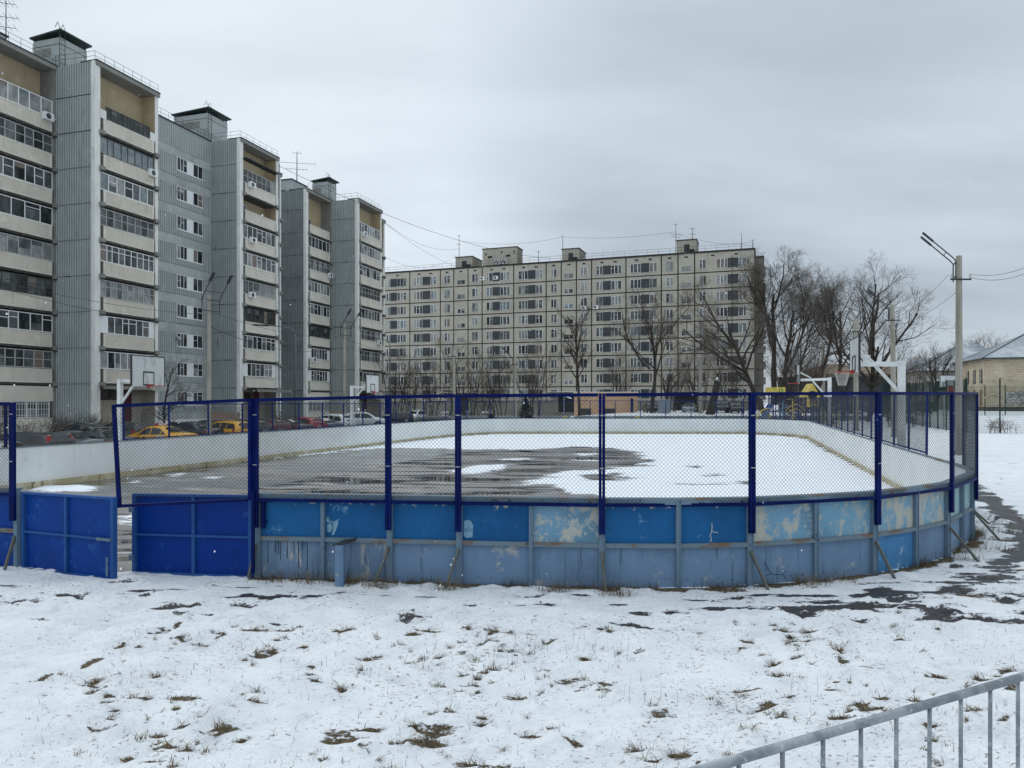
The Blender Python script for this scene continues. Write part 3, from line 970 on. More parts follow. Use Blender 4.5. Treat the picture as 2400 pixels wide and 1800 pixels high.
# ---------------------------------------------------------------- gates
def gate(label, a, b, zs, col, frame, latch):
    """a hinge foot, b free foot (world xy); zs = (bottom a, top a, bottom b, top b)"""
    t = T('rink_gate', label, 'gate', (a[0], a[1], 0), 0, 'leaves of the rink gate', True)
    A, B = V((a[0], a[1], 0)), V((b[0], b[1], 0))
    d = (B - A).normalized()
    n = V((d.y, -d.x, 0))
    if n.y > 0:
        n = -n
    z = lambda u, v: V((0, 0, (zs[0] + (zs[2] - zs[0]) * u) * (1 - v) + (zs[1] + (zs[3] - zs[1]) * u) * v))
    pt = lambda u, v, o=0.0: A + (B - A) * u + z(u, v) + n * o
    def quadbox(mb, u0, u1, v0, v1, o0, o1, m=0):
        mb.hexa([pt(u0, v0, o1), pt(u1, v0, o1), pt(u1, v0, o0), pt(u0, v0, o0), pt(u0, v1, o1), pt(u1, v1, o1), pt(u1, v1, o0), pt(u0, v1, o0)], m)
    s = MB()
    quadbox(s, .012, .988, .012, .988, -.006, .002)
    t.part(s, 'sheet', M[col])
    for (u0, u1, v0, v1) in ((0, .03, 0, 1), (.97, 1, 0, 1)):
        s = MB()
        quadbox(s, u0, u1, v0, v1, -.02, .05)
        t.part(s, 'upright', M[frame])
    for v0, v1 in ((0, .022), (.972, 1)):
        s = MB()
        quadbox(s, .031, .969, v0, v1, -.02, .05)
        t.part(s, 'frame_bar', M[frame])
    s = MB()
    quadbox(s, .031, .969, .475, .50, .0025, .045)
    t.part(s, 'frame_bar', M[frame])
    s = MB()
    quadbox(s, .475, .50, .023, .474, .003, .04)
    quadbox(s, .475, .50, .501, .971, .003, .04)
    t.part(s, 'centre_bar', M[frame])
    s = MB()
    if latch:
        s.tube([pt(.84, .488, .065), pt(.985, .488, .065)], .018, 8)
        quadbox(s, .86, .875, .47, .51, .046, .085)
        quadbox(s, .95, .965, .47, .51, .046, .085)
        s.tube([pt(.945, .05, .06), pt(.945, .28, .06)], .014, 8)
    else:
        for v in (.2, .8):
            quadbox(s, .985, 1.02, v - .03, v + .03, .051, .07)
    t.part(s, 'bolt' if latch else 'hinge', M['stiff'])
M['gframe'] = paint('gate_frame_paint', (.022, .085, .27), (.12, .22, .36), .12, 9.1)
gate('open left leaf of the rink gate, scratched bright blue with a sliding bolt', (-7.29, 10.84), (-5.55, 10.17), (.02, 1.16, .0, 1.165), 'gate', 'gframe', True)
gate('right leaf of the rink gate, deep blue, below the hanging fence panel', (-3.655, 10.26), (-5.50, 10.56), (.02, 1.185, .02, 1.17), 'gateR', 'gframe', False)
# netting panel hanging over the right gate leaf
t = T('hanging_fence', 'sagging chain-link panel in a blue frame hanging over the right gate leaf', 'fence panel', (-3.66, 10.16, 0), 0, None, True)
a, b = V((-3.665, 10.14, 0)), V((-5.52, 10.22, 0))
up = V((0, 0, 1))
f = MB()
f.bar(a + up * 1.13, a + up * 2.545, .045, .04, (0, 1, 0))
t.part(f, 'upright', M['post'])
f = MB()
f.bar(a + up * .1 + V((.045, 0, 0)), a + up * 1.25 + V((.045, 0, 0)), .04, .04, (0, 1, 0))
t.part(f, 'upright', M['post'])
f = MB()
f.bar(b + up * 1.01 + V((-.01, 0, 0)), b + up * 2.46 + V((-.09, 0, 0)), .05, .04, (0, 1, 0))
t.part(f, 'upright', M['post'])
f = MB()
f.bar(a + up * 2.525 + V((-.03, 0, 0)), b + up * 2.445 + V((-.06, 0, 0)), .04, .045)
t.part(f, 'fence_rail', M['post'])
f = MB()
f.bar(a + up * 1.13 + V((-.03, 0, 0)), b + up * 1.035 + V((.02, 0, 0)), .04, .04)
t.part(f, 'fence_rail', M['post'])
f = MB()
chain(f, b + V((-.07, 0, 0)), a, 1.04, 2.43, 1.14, 2.51)
t.part(f, 'chain_link', M['wire'])

# scars and cracks on single boards, laid on the panel faces
def wall_pt(px, py, o=.0305):
    k = (px - 1200) / F
    for i in range(len(NEAR) - 1):
        a, b = NEAR[i], NEAR[i + 1]
        ka, kb = a[0] / a[1], b[0] / b[1]
        if ka <= k <= kb:
            t_ = (a[0] - k * a[1]) / (k * (b[1] - a[1]) - (b[0] - a[0]))
            x, y = a[0] + (b[0] - a[0]) * t_, a[1] + (b[1] - a[1]) * t_
            na, nb = nrm(NEAR, i), nrm(NEAR, i + 1)
            nx_, ny_ = na[0] + (nb[0] - na[0]) * t_, na[1] + (nb[1] - na[1]) * t_
            z = CH + (HZ - py) * (y + ny_ * o) / F
            return V((x + nx_ * o, y + ny_ * o, z))
M['chip'] = mat('bare_primer', (.20, .36, .48), [((.12, .24, .36), 9, .5, .65, O1, 2), ((.34, .46, .52), 14, .6, .7, O1, 5)], rough=.7)
M['crackd'] = mat('crack_dark', (.025, .04, .06), rough=.9)
M['crackl'] = mat('crack_pale', (.55, .56, .52), rough=.9)
def scar(mb, pts, m=0):
    q = [wall_pt(*p) for p in pts]
    c = sum(q, V((0, 0, 0))) / len(q)
    for a, b in zip(q, q[1:] + q[:1]):
        mb.face([c, a, b], m)
def crack(mb, pts, w, m):
    q = [wall_pt(*p, o=.031) for p in pts]
    for a, b in zip(q[:-1], q[1:]):
        mb.bar(a, b, .001, w, (0, 0, 1) if abs(b.x - a.x) > abs(b.z - a.z) else (1, 0, 0), m)
def scar_part(fn, *a):
    b = MB()
    fn(b, *a)
    BOARD[0].part(b, 'paint_scar', [M['chip'], M['crackd'], M['crackl']])
scar_part(scar, [(768, 1210), (771, 1210), (772, 1219), (778, 1222), (787, 1221), (797, 1216), (793, 1222), (795, 1226), (790, 1240), (784, 1254), (779, 1254), (784, 1240), (783, 1229), (777, 1223), (768, 1224), (766, 1219)])
scar_part(scar, [(769, 1229), (776, 1226), (780, 1231), (779, 1242), (774, 1249), (768, 1244)])
scar_part(scar, [(1088, 1222), (1096, 1218), (1105, 1221), (1110, 1232), (1109, 1250), (1108, 1259), (1095, 1261), (1088, 1256)])
scar_part(crack, [(1666, 1226), (1667, 1236), (1666, 1243), (1665, 1250), (1662, 1255), (1665, 1262), (1664, 1268), (1667, 1270)], .008, 2)
scar_part(crack, [(1666, 1242), (1670, 1247), (1676, 1248), (1681, 1247)], .007, 2)
scar_part(crack, [(1665, 1265), (1660, 1269)], .006, 2)
scar_part(crack, [(1788, 1318), (1796, 1330), (1803, 1344), (1815, 1347), (1830, 1346), (1838, 1338)], .007, 1)
scar_part(crack, [(1804, 1345), (1797, 1347), (1790, 1351)], .007, 1)
scar_part(crack, [(1830, 1346), (1836, 1350), (1838, 1357)], .007, 1)
for x, y in ((630, 1320), (659, 1312), (675, 1309), (701, 1330), (722, 1336), (655, 1298), (691, 1300), (647, 1296)):
    scar_part(crack, [(x, 1268), (x + .6, (1268 + y) / 2), (x, y)], .010, 1)
for x in (1558, 1609, 1643, 1681, 1713, 1782, 1848, 1877, 1925, 1954, 1982, 1995, 1330, 1290, 1120, 1150):
    y = 1353 + (x % 7) - max(0, (x - 1800) * .09)
    scar_part(crack, [(x, y), (x + 2.5, y)], .012, 1)

# little stand by the boards
t = T('shelf_stand', 'narrow blue stand with a dark plank top against the rink boards', 'stand', (-2.35, 9.86, 0), 0, None, True)
f = MB()
f.obox((-2.335, 9.80, .27), (.045, 0, 0), (0, .05, 0), (0, 0, .30))
f.obox((-2.278, 9.80, .27), (.012, 0, 0), (0, .06, 0), (0, 0, .30))
t.part(f, 'upright', M['low1'])
f = MB()
f.obox((-2.27, 9.98, .585), (.085, 0, .012), (.06, .21, .006), (0, 0, .012))
t.part(f, 'plank', M['cap'])
# blue fence brackets left on the boards
f = MB()
f.bar((-3.50, 10.215, .72), (-3.50, 10.215, 1.10), .045, .05, (0, 1, 0))
f.bar((-3.47, 10.215, .80), (-3.47, 10.215, .84), .03, .05, (0, 1, 0))
solo(f, 'fence_bracket', M['post'], 'short dark blue bracket left on the first blue board right of the gate', 'bracket', (-3.50, 10.215, .72))

# ---------------------------------------------------------------- basketball hoops
def hoop(label, x, y, ztop, reach, zarm, bw, bz, bh, face, boardmat, net, pd=.14):
    """face: +1 the board looks along +across-axis (to the right), -1 the other way"""
    fv = V((UY, -UX, 0)) * face
    lv = V((UX, UY, 0))
    base = V((x, y, 0))
    gz = terr(x, y) - .05
    t = T('basketball_hoop', label, 'basketball hoop', (x, y, gz), 0, 'basketball hoops round the yard', True)
    b = MB()
    b.bar(base + V((0, 0, gz - .1)), base + V((0, 0, ztop)), pd, pd, tuple(fv))
    t.part(b, 'post', M['white'])
    b = MB()
    top = base + V((0, 0, ztop - pd * .5)) + fv * pd * .5
    end = base + fv * reach + V((0, 0, zarm))
    b.bar(top, end, pd * .75, pd * .75)
    t.part(b, 'arm', M['white'])
    b = MB()
    b.bar(base + fv * pd * .5 + V((0, 0, ztop - reach * .72)), base + fv * reach * .62 + V((0, 0, ztop - .06)), pd * .45, pd * .45)
    for s in (-1, 1):
        b.bar(base + fv * reach * .62 + V((0, 0, ztop)), base + fv * reach + lv * s * bw * .3 + V((0, 0, bz + bh * .62)), .04, .04)
    t.part(b, 'brace', M['white'])
    c = base + fv * (reach + .03)
    b = MB()
    b.obox(c + V((0, 0, bz + bh / 2)), lv * bw / 2, fv * .02, V((0, 0, bh / 2)))
    bo = t.part(b, 'backboard', M[boardmat])
    b = MB()
    cf = c + fv * .024
    w, h0, h1 = bw * .16, bz + .06, bz + .06 + bh * .42
    for p, q in (((-w, h0), (w, h0)), ((-w, h1), (w, h1)), ((-w, h0), (-w, h1)), ((w, h0), (w, h1))):
        b.bar(cf + lv * p[0] + V((0, 0, p[1])), cf + lv * q[0] + V((0, 0, q[1])), .004, .05, tuple(fv) if p[1] != q[1] else (0, 0, 1))
    for s in (-1, 1):
        b.bar(c - fv * .0 + lv * s * bw / 2 + V((0, 0, bz)), c + lv * s * bw / 2 + V((0, 0, bz + bh)), .03, .06, tuple(fv))
    b.bar(c + lv * bw / 2 + V((0, 0, bz + bh)), c - lv * bw / 2 + V((0, 0, bz + bh)), .06, .03)
    t.part(b, 'marking', M['iron'], bo)
    b = MB()
    rc = c + fv * .38 + V((0, 0, bz + .02))
    ring = [rc + (fv * cos(q * pi / 9) + lv * sin(q * pi / 9)) * .225 for q in range(19)]
    b.tube(ring, .014, 6, 0, False)
    b.obox(c + fv * .08 + V((0, 0, bz + .02)), lv * .07, fv * .07, V((0, 0, .05)))
    ri = t.part(b, 'rim', M['red'])
    if net:
        b = MB()
        N = 12
        for q in range(N):
            for sg in (1, -1):
                pts = []
                for i in range(5):
                    an = 2 * pi * (q + sg * i * .5) / N
                    rr = .225 - .028 * i
                    pts.append(rc + (fv * cos(an) + lv * sin(an)) * rr + V((0, 0, -.11 * i * net)))
                b.tube(pts, .006, 3, 0, False)
        t.part(b, 'net', M['net'], ri)
hoop('weathered basketball hoop nearest on the left boards, plywood board with a black square', -13.56, 25.1, 3.30, 1.16, 3.22, 1.45, 3.02, 1.04, 1, 'hoopboard', .35)
hoop('basketball hoop farther along the left boards, in front of the distant entrance', -9.05, 41.0, 3.42, 1.25, 3.3, 1.45, 3.02, .98, 1, 'hoopboard', .9)
hoop('tall white basketball hoop nearest on the right side with a steel board and long net', 12.35, 23.0, 3.80, 1.32, 3.72, 1.75, 3.45, 1.10, -1, 'hoopboard2', 1.0, .20)
hoop('smaller white basketball hoop at the far right corner of the rink', 17.95, 41.0, 3.88, 1.6, 3.75, 1.6, 3.55, 1.05, -1, 'hoopboard2', 0, .19)

# ---------------------------------------------------------------- lamp poles
def pole(label, x, y, h, dirn, gap=.5, L=1.35, r=.125, sway=(0, 0), cross=True, snow=False, arms=True):
    gz = terr(x, y) - .05
    t = T('lamp_pole', label, 'lamp pole', (x, y, gz), 0, 'concrete lamp poles', True)
    B = V((x, y, gz - .1))
    b = MB()
    tp = V((x + sway[0], y + sway[1], gz + h))
    b.tube([B, (B + tp) / 2, tp], [r * 1.12, r, r * .86], 4)
    b.tube([B, B + V((0, 0, .35))], r * 1.5, 8)
    t.part(b, 'pole', M['pole'])
    d = V((dirn[0], dirn[1], 0)).normalized()
    sd = V((-d.y, d.x, 0))
    if cross:
        b = MB()
        zc = tp - V((0, 0, h * .12))
        xa_ = V((1, 0, 0))
        b.bar(zc + xa_ * .48 - V((0, r, 0)), zc - xa_ * .48 - V((0, r, 0)), .07, .07)
        for s in (-1, 1):
            b.tube([zc + xa_ * s * .44 + V((0, -r, .03)), zc + xa_ * s * .44 + V((0, -r, .24))], [.06, .045], 6, 1)
        t.part(b, 'crossarm', [M['iron'], M['lampglass']])
    if arms:
        for s in (-1, 1):
            b = MB()
            p0 = tp + sd * s * gap / 2 + d * (r + .03) - V((0, 0, 1.15))
            p1 = p0 + V((0, 0, .85))
            p2 = p1 + d * .12 + V((0, 0, .16))
            p3 = p2 + d * L * .50 + V((0, 0, L * .52))
            b.tube([p0, p1, p2, p3], .028, 6)
            a = t.part(b, 'lamp_arm', M['iron'])
            b = MB()
            e = (p3 - p2).normalized()
            nv = sd.cross(e)
            b.obox(p3 + e * .30, e * .31, sd * .085, nv * .035)
            hd = t.part(b, 'lamp_head', M['iron'], a)
            if False:
                pass
        b = MB()
        q = tp + d * (r + .09)
        mid = lambda s: tp + sd * s * gap / 2 + d * (r + .15) - V((0, 0, .14)) + d * L * .17 + V((0, 0, L * .17))
        b.bar(mid(-1), mid(1), .03, .03)
        t.part(b, 'arm_brace', M['iron'])
        for z in (-.35, -1.0):
            b = MB()
            b.bar(tp + sd * gap / 2 + d * (r + .03) + V((0, 0, z)), tp - sd * gap / 2 + d * (r + .03) + V((0, 0, z)), .04, .04)
            t.part(b, 'arm_brace', M['iron'])
    return tp
P_R1 = pole('tall concrete lamp pole nearest on the right, twin lamp arms pointing left', 20.95, 34.0, 9.4, (-.9, .42), .95, 1.6, .15)
P_L1 = pole('concrete lamp pole on the left behind the yellow taxi, twin arms pointing right', dp(490, 44)[0], 44, 9.35, (.8, -.6), 1.15, 1.55, .17, cross=False)
P_L2 = pole('thinner concrete lamp pole beside the far left hoop, twin arms pointing right', dp(807, 64)[0], 64, 9.7, (.8, -.6), 1.15, 1.65, .17, cross=False)
P_R2 = pole('concrete lamp pole behind the tall right hoop, twin arms before the spreading tree', dp(2096, 51)[0], 51, 9.4, (-.9, .42), .95, 1.6, .17, (-.15, 0))
P_R3 = pole('concrete pole with a crossarm just right of the near right backboard', dp(2006, 62)[0], 62, 9.7, (-1, 0), .3, 1.0, .2, arms=False)
P_R4 = pole('concrete pole with a crossarm left of the crooked forked tree', dp(1929, 80)[0], 80, 9.3, (-1, 0), .3, 1.0, .2, arms=False)
P_M1 = pole('pale concrete pole before the left part of the panel house', dp(1065, 78)[0], 78, 8.8, (-1, 0), .3, 1.0, .19, (-.1, 0), arms=False)
P_M2 = pole('concrete pole with one lamp arm before the middle of the panel house', dp(1208, 95)[0], 95, 8.7, (-1, -.3), .3, 1.9, .22, (-.1, 0))
P_M3 = pole('concrete pole without arms beside the entrance of the panel house', dp(1642, 98)[0], 98, 7.6, (-1, 0), .3, 1.0, .22, arms=False, cross=False)
def thinlamp(label, px, d, pyt, dx):
    x = dp(px, d)[0]
    zt = CH + (HZ - pyt) * d / F
    gz = terr(x, d)
    t = T('street_lamp', label, 'street lamp', (x, d, gz), 0, 'slim steel street lamps', True)
    b = MB()
    b.tube([(x, d, gz - .1), (x, d, zt - 1.0), (x, d, zt - .6)], [.085, .06, .05], 8)
    t.part(b, 'pole', M['lampgrey'], None, True)
    b = MB()
    b.tube([(x, d, zt - .6), (x + dx * .12, d, zt - .2), (x + dx * .5, d, zt), (x + dx, d, zt + .1)], .045, 6)
    a = t.part(b, 'lamp_arm', M['lampgrey'], None, True)
    b = MB()
    b.obox((x + dx * 1.2, d, zt + .1), (dx * .25, 0, .03), (0, .14, 0), (0, 0, .06))
    t.part(b, 'lamp_head', M['iron'], a)
thinlamp('slim steel street lamp between the yellow wagon and the red hatchback', 692, 60, 765, -2.4)
thinlamp('slim steel street lamp at the right edge of the left apartment blocks', 914, 74, 795, -1.6)
thinlamp('slim steel street lamp behind the yellow playground tower', 1871, 104, 812, -1.4)

# ---------------------------------------------------------------- crowd barrier in the foreground
t = T('crowd_barrier', 'galvanised steel barrier with thin upright bars in the lower right corner', 'barrier', (1.9, 3.3, 0), 0, None, True)
pA, pB = V((.2, 2.5, 1.10)), V((2.66, 3.725, 1.10))
d = (pB - pA).normalized()
top = [pA, pA + (pB - pA) * .5, pB]
for i in range(1, 7):
    an = i * pi / 12
    top.append(pB + d * .10 * sin(an) - V((0, 0, .10 * (1 - cos(an)))))
top.append(top[-1] - V((0, 0, .98)))
b = MB()
b.tube(top, .0205, 14)
t.part(b, 'top_rail', M['galv'], None, True)
b = MB()
b.tube([pA - V((0, 0, .92)), pB - V((0, 0, .92)) + d * .09], .017, 10)
t.part(b, 'bottom_rail', M['galv'], None, True)
for i in range(-4, 8):
    q = V((1.096, 2.94, 0)) + (V((2.56, 3.67, 0)) - V((1.096, 2.94, 0))) * i / 7
    b = MB()
    b.tube([(q.x, q.y, .18), (q.x, q.y, 1.095)], .0095, 10)
    t.part(b, 'upright_bar', M['galv'], None, True)
b = MB()
b.tube([(.25, 2.52, .0), (.25, 2.52, 1.1)], .017, 10)
t.part(b, 'end_post', M['galv'], None, True)

# falling snow
b = MB()
rnd = random.Random(8)
for _ in range(420):
    y = 3.0 + 22 * rnd.random()
    x = (rnd.random() * 1.5 - .75) * y
    z = .3 + rnd.random() * min(9, y * .5 + 2)
    r = .0014 + .0005 * y ** .5 * (.5 + rnd.random())
    b.obox((x, y, z), V((r, .3 * r, .4 * r)), V((0, r, .2 * r)), V((-.2 * r, 0, r * (1 + rnd.random()))))
o = b.build('falling_snow', [mat('snowflake', (.85, .88, .9), rough=.8)])
tag(o, 'sparse white snowflakes drifting down over the yard', 'snow', kind='stuff')
# ---------------------------------------------------------------- stepped apartment blocks on the left
def ribs(mb, p0, t, n, L, z0, z1, pitch=.235, dep=.12, m=0):
    p0, t, n = V(p0), V(t), V(n)
    k = max(1, round(L / pitch))
    pr = []
    for i in range(k):
        u = L * i / k
        w = L / k
        pr += [(u, 0), (u + w * .27, 0), (u + w * .33, dep), (u + w * .94, dep)]
    pr.append((L, 0))
    for (a, da), (b, db) in zip(pr[:-1], pr[1:]):
        A, B = p0 + t * a + n * da, p0 + t * b + n * db
        mb.face([(A.x, A.y, z0), (B.x, B.y, z0), (B.x, B.y, z1), (A.x, A.y, z1)], m)
    A, B = p0, p0 + t * L
    for z in (z0, z1):
        mb.face([(A.x, A.y, z), (B.x, B.y, z), (B.x + n.x * dep, B.y + n.y * dep, z), (A.x + n.x * dep, A.y + n.y * dep, z)], m)
GL = [M['gl1'], M['gl2'], M['gl3'], M['gl4'], M['gl5']]
def glazing(T_, par, xg, ya, yb, z0, z1, n, fk, probs, rnd, trans=0, fw=.065, name='balcony_window'):
    f = MB()
    f.box((xg - .04, ya, z0), (xg + .04, yb, z0 + fw))
    f.box((xg - .04, ya, z1 - fw), (xg + .04, yb, z1))
    w = (yb - ya) / n
    cuts = [ya]
    for i in range(1, n):
        cuts.append(ya + w * (i + (rnd.random() - .5) * .25))
    cuts.append(yb)
    for i, c in enumerate(cuts):
        h = fw * (.5 if 0 < i < n else 1)
        lo = c - h if i else c
        hi = c + h if i < n else c
        f.box((xg - .035, lo, z0 + fw), (xg + .035, hi, z1 - fw))
    for i in range(n):
        tr = trans if trans else (0 if rnd.random() < .75 else .5 + .25 * rnd.random())
        if tr and (trans or fk == 'wframe'):
            f.box((xg - .03, cuts[i] + fw, z0 + (z1 - z0) * tr - fw * .4), (xg + .03, cuts[i + 1] - fw, z0 + (z1 - z0) * tr + fw * .4))
    w_ = T_.part(f, name, M[fk], par)
    g = MB()
    base = rnd.random()
    for i in range(n):
        r = rnd.random() * .65 + base * .35
        acc = 0
        k = 0
        for q, pq in enumerate(probs):
            acc += pq
            if r < acc:
                k = q
                break
        zc = z0 + (z1 - z0) * (.35 + .4 * rnd.random()) if rnd.random() < .3 else None
        dx = .004 * rnd.random()
        if rnd.random() < .04:
            k = 4
        if zc:
            k2 = min(3, max(0, k + rnd.choice((-1, 1)))) if rnd.random() < .93 else 4
            for (a, b, kk) in ((z0 + .02, zc, k), (zc, z1 - .02, k2)):
                g.face([(xg - dx, cuts[i], a), (xg - dx, cuts[i + 1], a), (xg - dx, cuts[i + 1], b), (xg - dx, cuts[i], b)], kk)
        else:
            g.face([(xg - dx, cuts[i], z0 + .02), (xg - dx, cuts[i + 1], z0 + .02), (xg - dx, cuts[i + 1], z1 - .02), (xg - dx, cuts[i], z1 - .02)], k)
    T_.part(g, 'pane', GL, w_)
ST = {'w6': (6, 'wframe', (.45, .3, .2, .05), 0), 'w7': (7, 'wframe', (.4, .3, .2, .1), 0), 'w5': (5, 'wframe', (.5, .35, .15, 0), 0), 'w9': (9, 'wframe', (.3, .5, .2, 0), .68),
      'w8': (8, 'wframe', (.4, .3, .3, 0), 0), 'd7': (7, 'wgrey', (.5, .3, .2, 0), .5), 'd8': (8, 'wgrey', (.35, .35, .3, 0), .55), 'dd': (8, 'wdark', (.75, .25, 0, 0), .6),
      'g6': (6, 'wgrey', (.1, .3, .6, 0), 0), 'g9': (10, 'wgrey', (.0, .2, .8, 0), .62), 'sky': (8, 'wdark', (.12, .05, .0, .83), 0)}
Z0F, DZ, NB, ROOF = 3.95, 2.8, 8, 28.9
def stack(t, xf, y0, y1, styles, seed, fin0=True, fin1=True, para='beige', ribbed=True, ac=(), entrance=False, ground='barred', inset=0.0):
    rnd = random.Random(seed)
    xb = xf - 1.4
    fw0 = .34 if fin0 else 0
    fw1 = .34 if fin1 else .22
    if fin0:
        b = MB()
        b.box((xb, y0, -.6), (xf, y0 + fw0, ROOF - .35))
        b.box((xf - .36, y0 - .18, -.6), (xf - .001, y0 - .0005, ROOF - .05))
        t.part(b, 'balcony_fin', M['fin'])
    b = MB()
    b.box((xb, y1 - fw1, -.6), (xf - (0 if fin1 else .05), y1, ROOF - .35))
    t.part(b, 'balcony_fin', M['fin'] if fin1 else M['conc'])
    a, e = y0 + fw0, y1 - fw1
    b = MB()
    b.box((xb - .1, a, -.6), (xb, e, ROOF - .35))
    if fin1:
        b.box((xb + .001, e - .025, 3.9), (xf - .05, e - .003, ROOF - .36))
    t.part(b, 'loggia_wall', M['ochre'])
    b = MB()
    b.box((xb - .1, y0 - .1, ROOF - .34), (xf + .12, y1 + .1, ROOF - .02))
    t.part(b, 'roof_slab', M['conc'])
    b = MB()
    b.box((xb - .1, y0 - .12, ROOF - .019), (xf + .16, y1 + .12, ROOF + .07))
    t.part(b, 'roof_edge', M['cap'])
    for k in range(NB):
        st = styles[NB - 1 - k]
        zb = Z0F + DZ * k
        b = MB()
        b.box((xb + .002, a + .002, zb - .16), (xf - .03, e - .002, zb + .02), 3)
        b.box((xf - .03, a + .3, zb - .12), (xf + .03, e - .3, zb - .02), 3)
        b.box((xf - .028, a + .25, zb + .02), (xf + .05, e - .2, zb + 1.10), 0)
        # raised frame and ribs of the parapet panel
        ya, ye = a + .25, e - .2
        b.box((xf + .052, ya, zb + 1.0), (xf + .085, ye, zb + 1.10), 1)
        b.box((xf + .052, ya, zb + .02), (xf + .085, ye, zb + .12), 1)
        b.box((xf + .052, ya, zb + .121), (xf + .085, ya + .22, zb + .999), 1)
        b.box((xf + .052, ye - .22, zb + .121), (xf + .085, ye, zb + .999), 1)
        if ribbed:
            ribs(b, (xf + .053, ya + .22, 0), (0, 1, 0), (1, 0, 0), ye - ya - .44, zb + .121, zb + .999, .115, .022, 0)
        b.box((xf - .029, a, zb + .02), (xf - .0, a + .249, zb + 1.05), 2)
        b.box((xf - .029, e - .199, zb + .02), (xf - .0, e, zb + 1.05), 2)
        for q in (a - .12, e - .12):       # weathered concrete brackets
            b.box((xf + .002, q, zb - .20), (xf + .22, q + .42, zb + .10), 4)
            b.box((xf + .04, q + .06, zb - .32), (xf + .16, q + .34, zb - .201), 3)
        if st == 'open':
            b.box((xf - .06, a + .2, zb + 1.101), (xf + .06, e - .2, zb + 1.16), 1)
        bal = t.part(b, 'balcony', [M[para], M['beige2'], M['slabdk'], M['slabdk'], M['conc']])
        zw0, zw1 = zb + 1.15, zb + 2.52
        if st == 'open':
            glazing(t, bal, xb + .05, a + .5, a + 2.3, zb + .9, zb + 2.2, 3, 'wframe', (.6, .3, .1, 0), rnd)
        elif st == 'openw':
            glazing(t, bal, xb + .05, a + .3, a + 2.6, zb + .9, zb + 2.2, 5, 'wgrey', (.6, .3, .1, 0), rnd)
        elif st == 'wp':
            b = MB()
            b.box((xf - .16, a + .01, zw0), (xf - .08, a + .75, zw1), 0)
            t.part(b, 'infill_panel', M['wframe'], bal)
            b = MB()
            b.box((xf - .16, e - .55, zw0), (xf - .08, e - .01, zw1), 0)
            t.part(b, 'infill_panel', M['wframe'], bal)
            glazing(t, bal, xf - .12, a + .75, e - .55, zw0, zw1, 6, 'wframe', (.5, .3, .2, 0), rnd)
        elif st == 'low':
            b = MB()
            b.box((xf - .10, a + .02, zw0 - .05), (xf + .02, a + .55, zw0 + .62), 0)
            t.part(b, 'infill_panel', M['fin'], bal)
            b = MB()
            b.box((xf - .10, e - .55, zw0 - .05), (xf + .02, e - .02, zw0 + .62), 0)
            t.part(b, 'infill_panel', M['fin'], bal)
            glazing(t, bal, xf - .06, a + .55, e - .55, zw0 - .05, zw0 + 1.0, 8, 'wdark', (.6, .4, 0, 0), rnd, .6)
        else:
            n, fk, pr, tr = ST[st]
            glazing(t, bal, xf - .12, a + .02, e - .02, zw0, zw1, n, fk, pr, rnd, tr)
        if st == 'tin':
            pass
        for (kk, u) in ac:
            if kk == k:
                c = MB()
                yy = a + u * (e - a)
                c.box((xf + .1, yy, zb + .75), (xf + .42, yy + .8, zb + 1.32), 0)
                c.tube([(xf + .421, yy + .33, zb + 1.03), (xf + .44, yy + .33, zb + 1.03)], .22, 14, 1)
                t.part(c, 'air_conditioner', [M['wframe'], M['wdark']])
    if entrance:
        b = MB()
        b.box((xb + .001, a + .001, -.6), (xb + .04, e - .001, 3.7))
        b.box((xb + .041, e - .03, -.6), (xf - .04, e - .004, 3.6))
        t.part(b, 'entrance_wall', M['plaster'])
        b = MB()
        b.box((xb + .041, a + 3.45, .55), (xb + .10, a + 4.4, 3.55))
        t.part(b, 'entrance_door', M['maroon'])
        b = MB()
        b.box((xb + .041, a + .05, 2.65), (xb + .09, a + 3.3, 3.5))
        t.part(b, 'entrance_window', M['gl1'])
        b = MB()
        b.box((xb + .05, a + .3, -.6), (xf + 1.4, e - .05, .54))
        t.part(b, 'porch', M['conc'])
        b = MB()
        xo = xf + (1.8 if entrance == 2 else .5)
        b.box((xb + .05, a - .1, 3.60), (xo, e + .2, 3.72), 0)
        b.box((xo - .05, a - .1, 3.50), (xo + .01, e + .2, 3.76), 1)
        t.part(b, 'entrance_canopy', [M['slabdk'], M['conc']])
        b = MB()
        b.tube([(xf + .9, e - 2.4, .5), (xf + .9, e - 2.4, 1.5), (xf + .9, e - .6, 1.5), (xf + 1.3, e + .9, .5)], .022, 6)
        b.tube([(xf + .9, e - .6, .5), (xf + .9, e - .6, 1.5)], .022, 6)
        t.part(b, 'handrail', M['iron'])
    elif ground == 'barred':
        b = MB()
        b.box((xb + .001, a + .001, -.6), (xf - .25, e - .001, .55), 1)
        b.box((xf - .24, a + .1, .15), (xf + .02, e - .1, 1.25), 0)
        b.box((xf - .25, a + .002, 2.55), (xf - .05, e - .002, 3.72), 0)
        g_ = t.part(b, 'ground_floor_front', [M[para], M['slabdk']])
        glazing(t, g_, xf - .14, a + .3, e - .3, 1.28, 2.56, 5, 'wframe', (.4, .3, .3, 0), rnd, 0, name='window')
        b = MB()
        N = 22
        for i in range(N):
            yy = a + .4 + (e - a - .8) * i / (N - 1)
            b.tube([(xf + .03, yy, 1.26), (xf + .03, yy, 2.6)], .016, 4)
        for z in (1.5, 1.95, 2.35):
            b.tube([(xf + .03, a + .3, z), (xf + .03, e - .3, z)], .016, 4)
        t.part(b, 'window_bars', M['wframe'], g_)
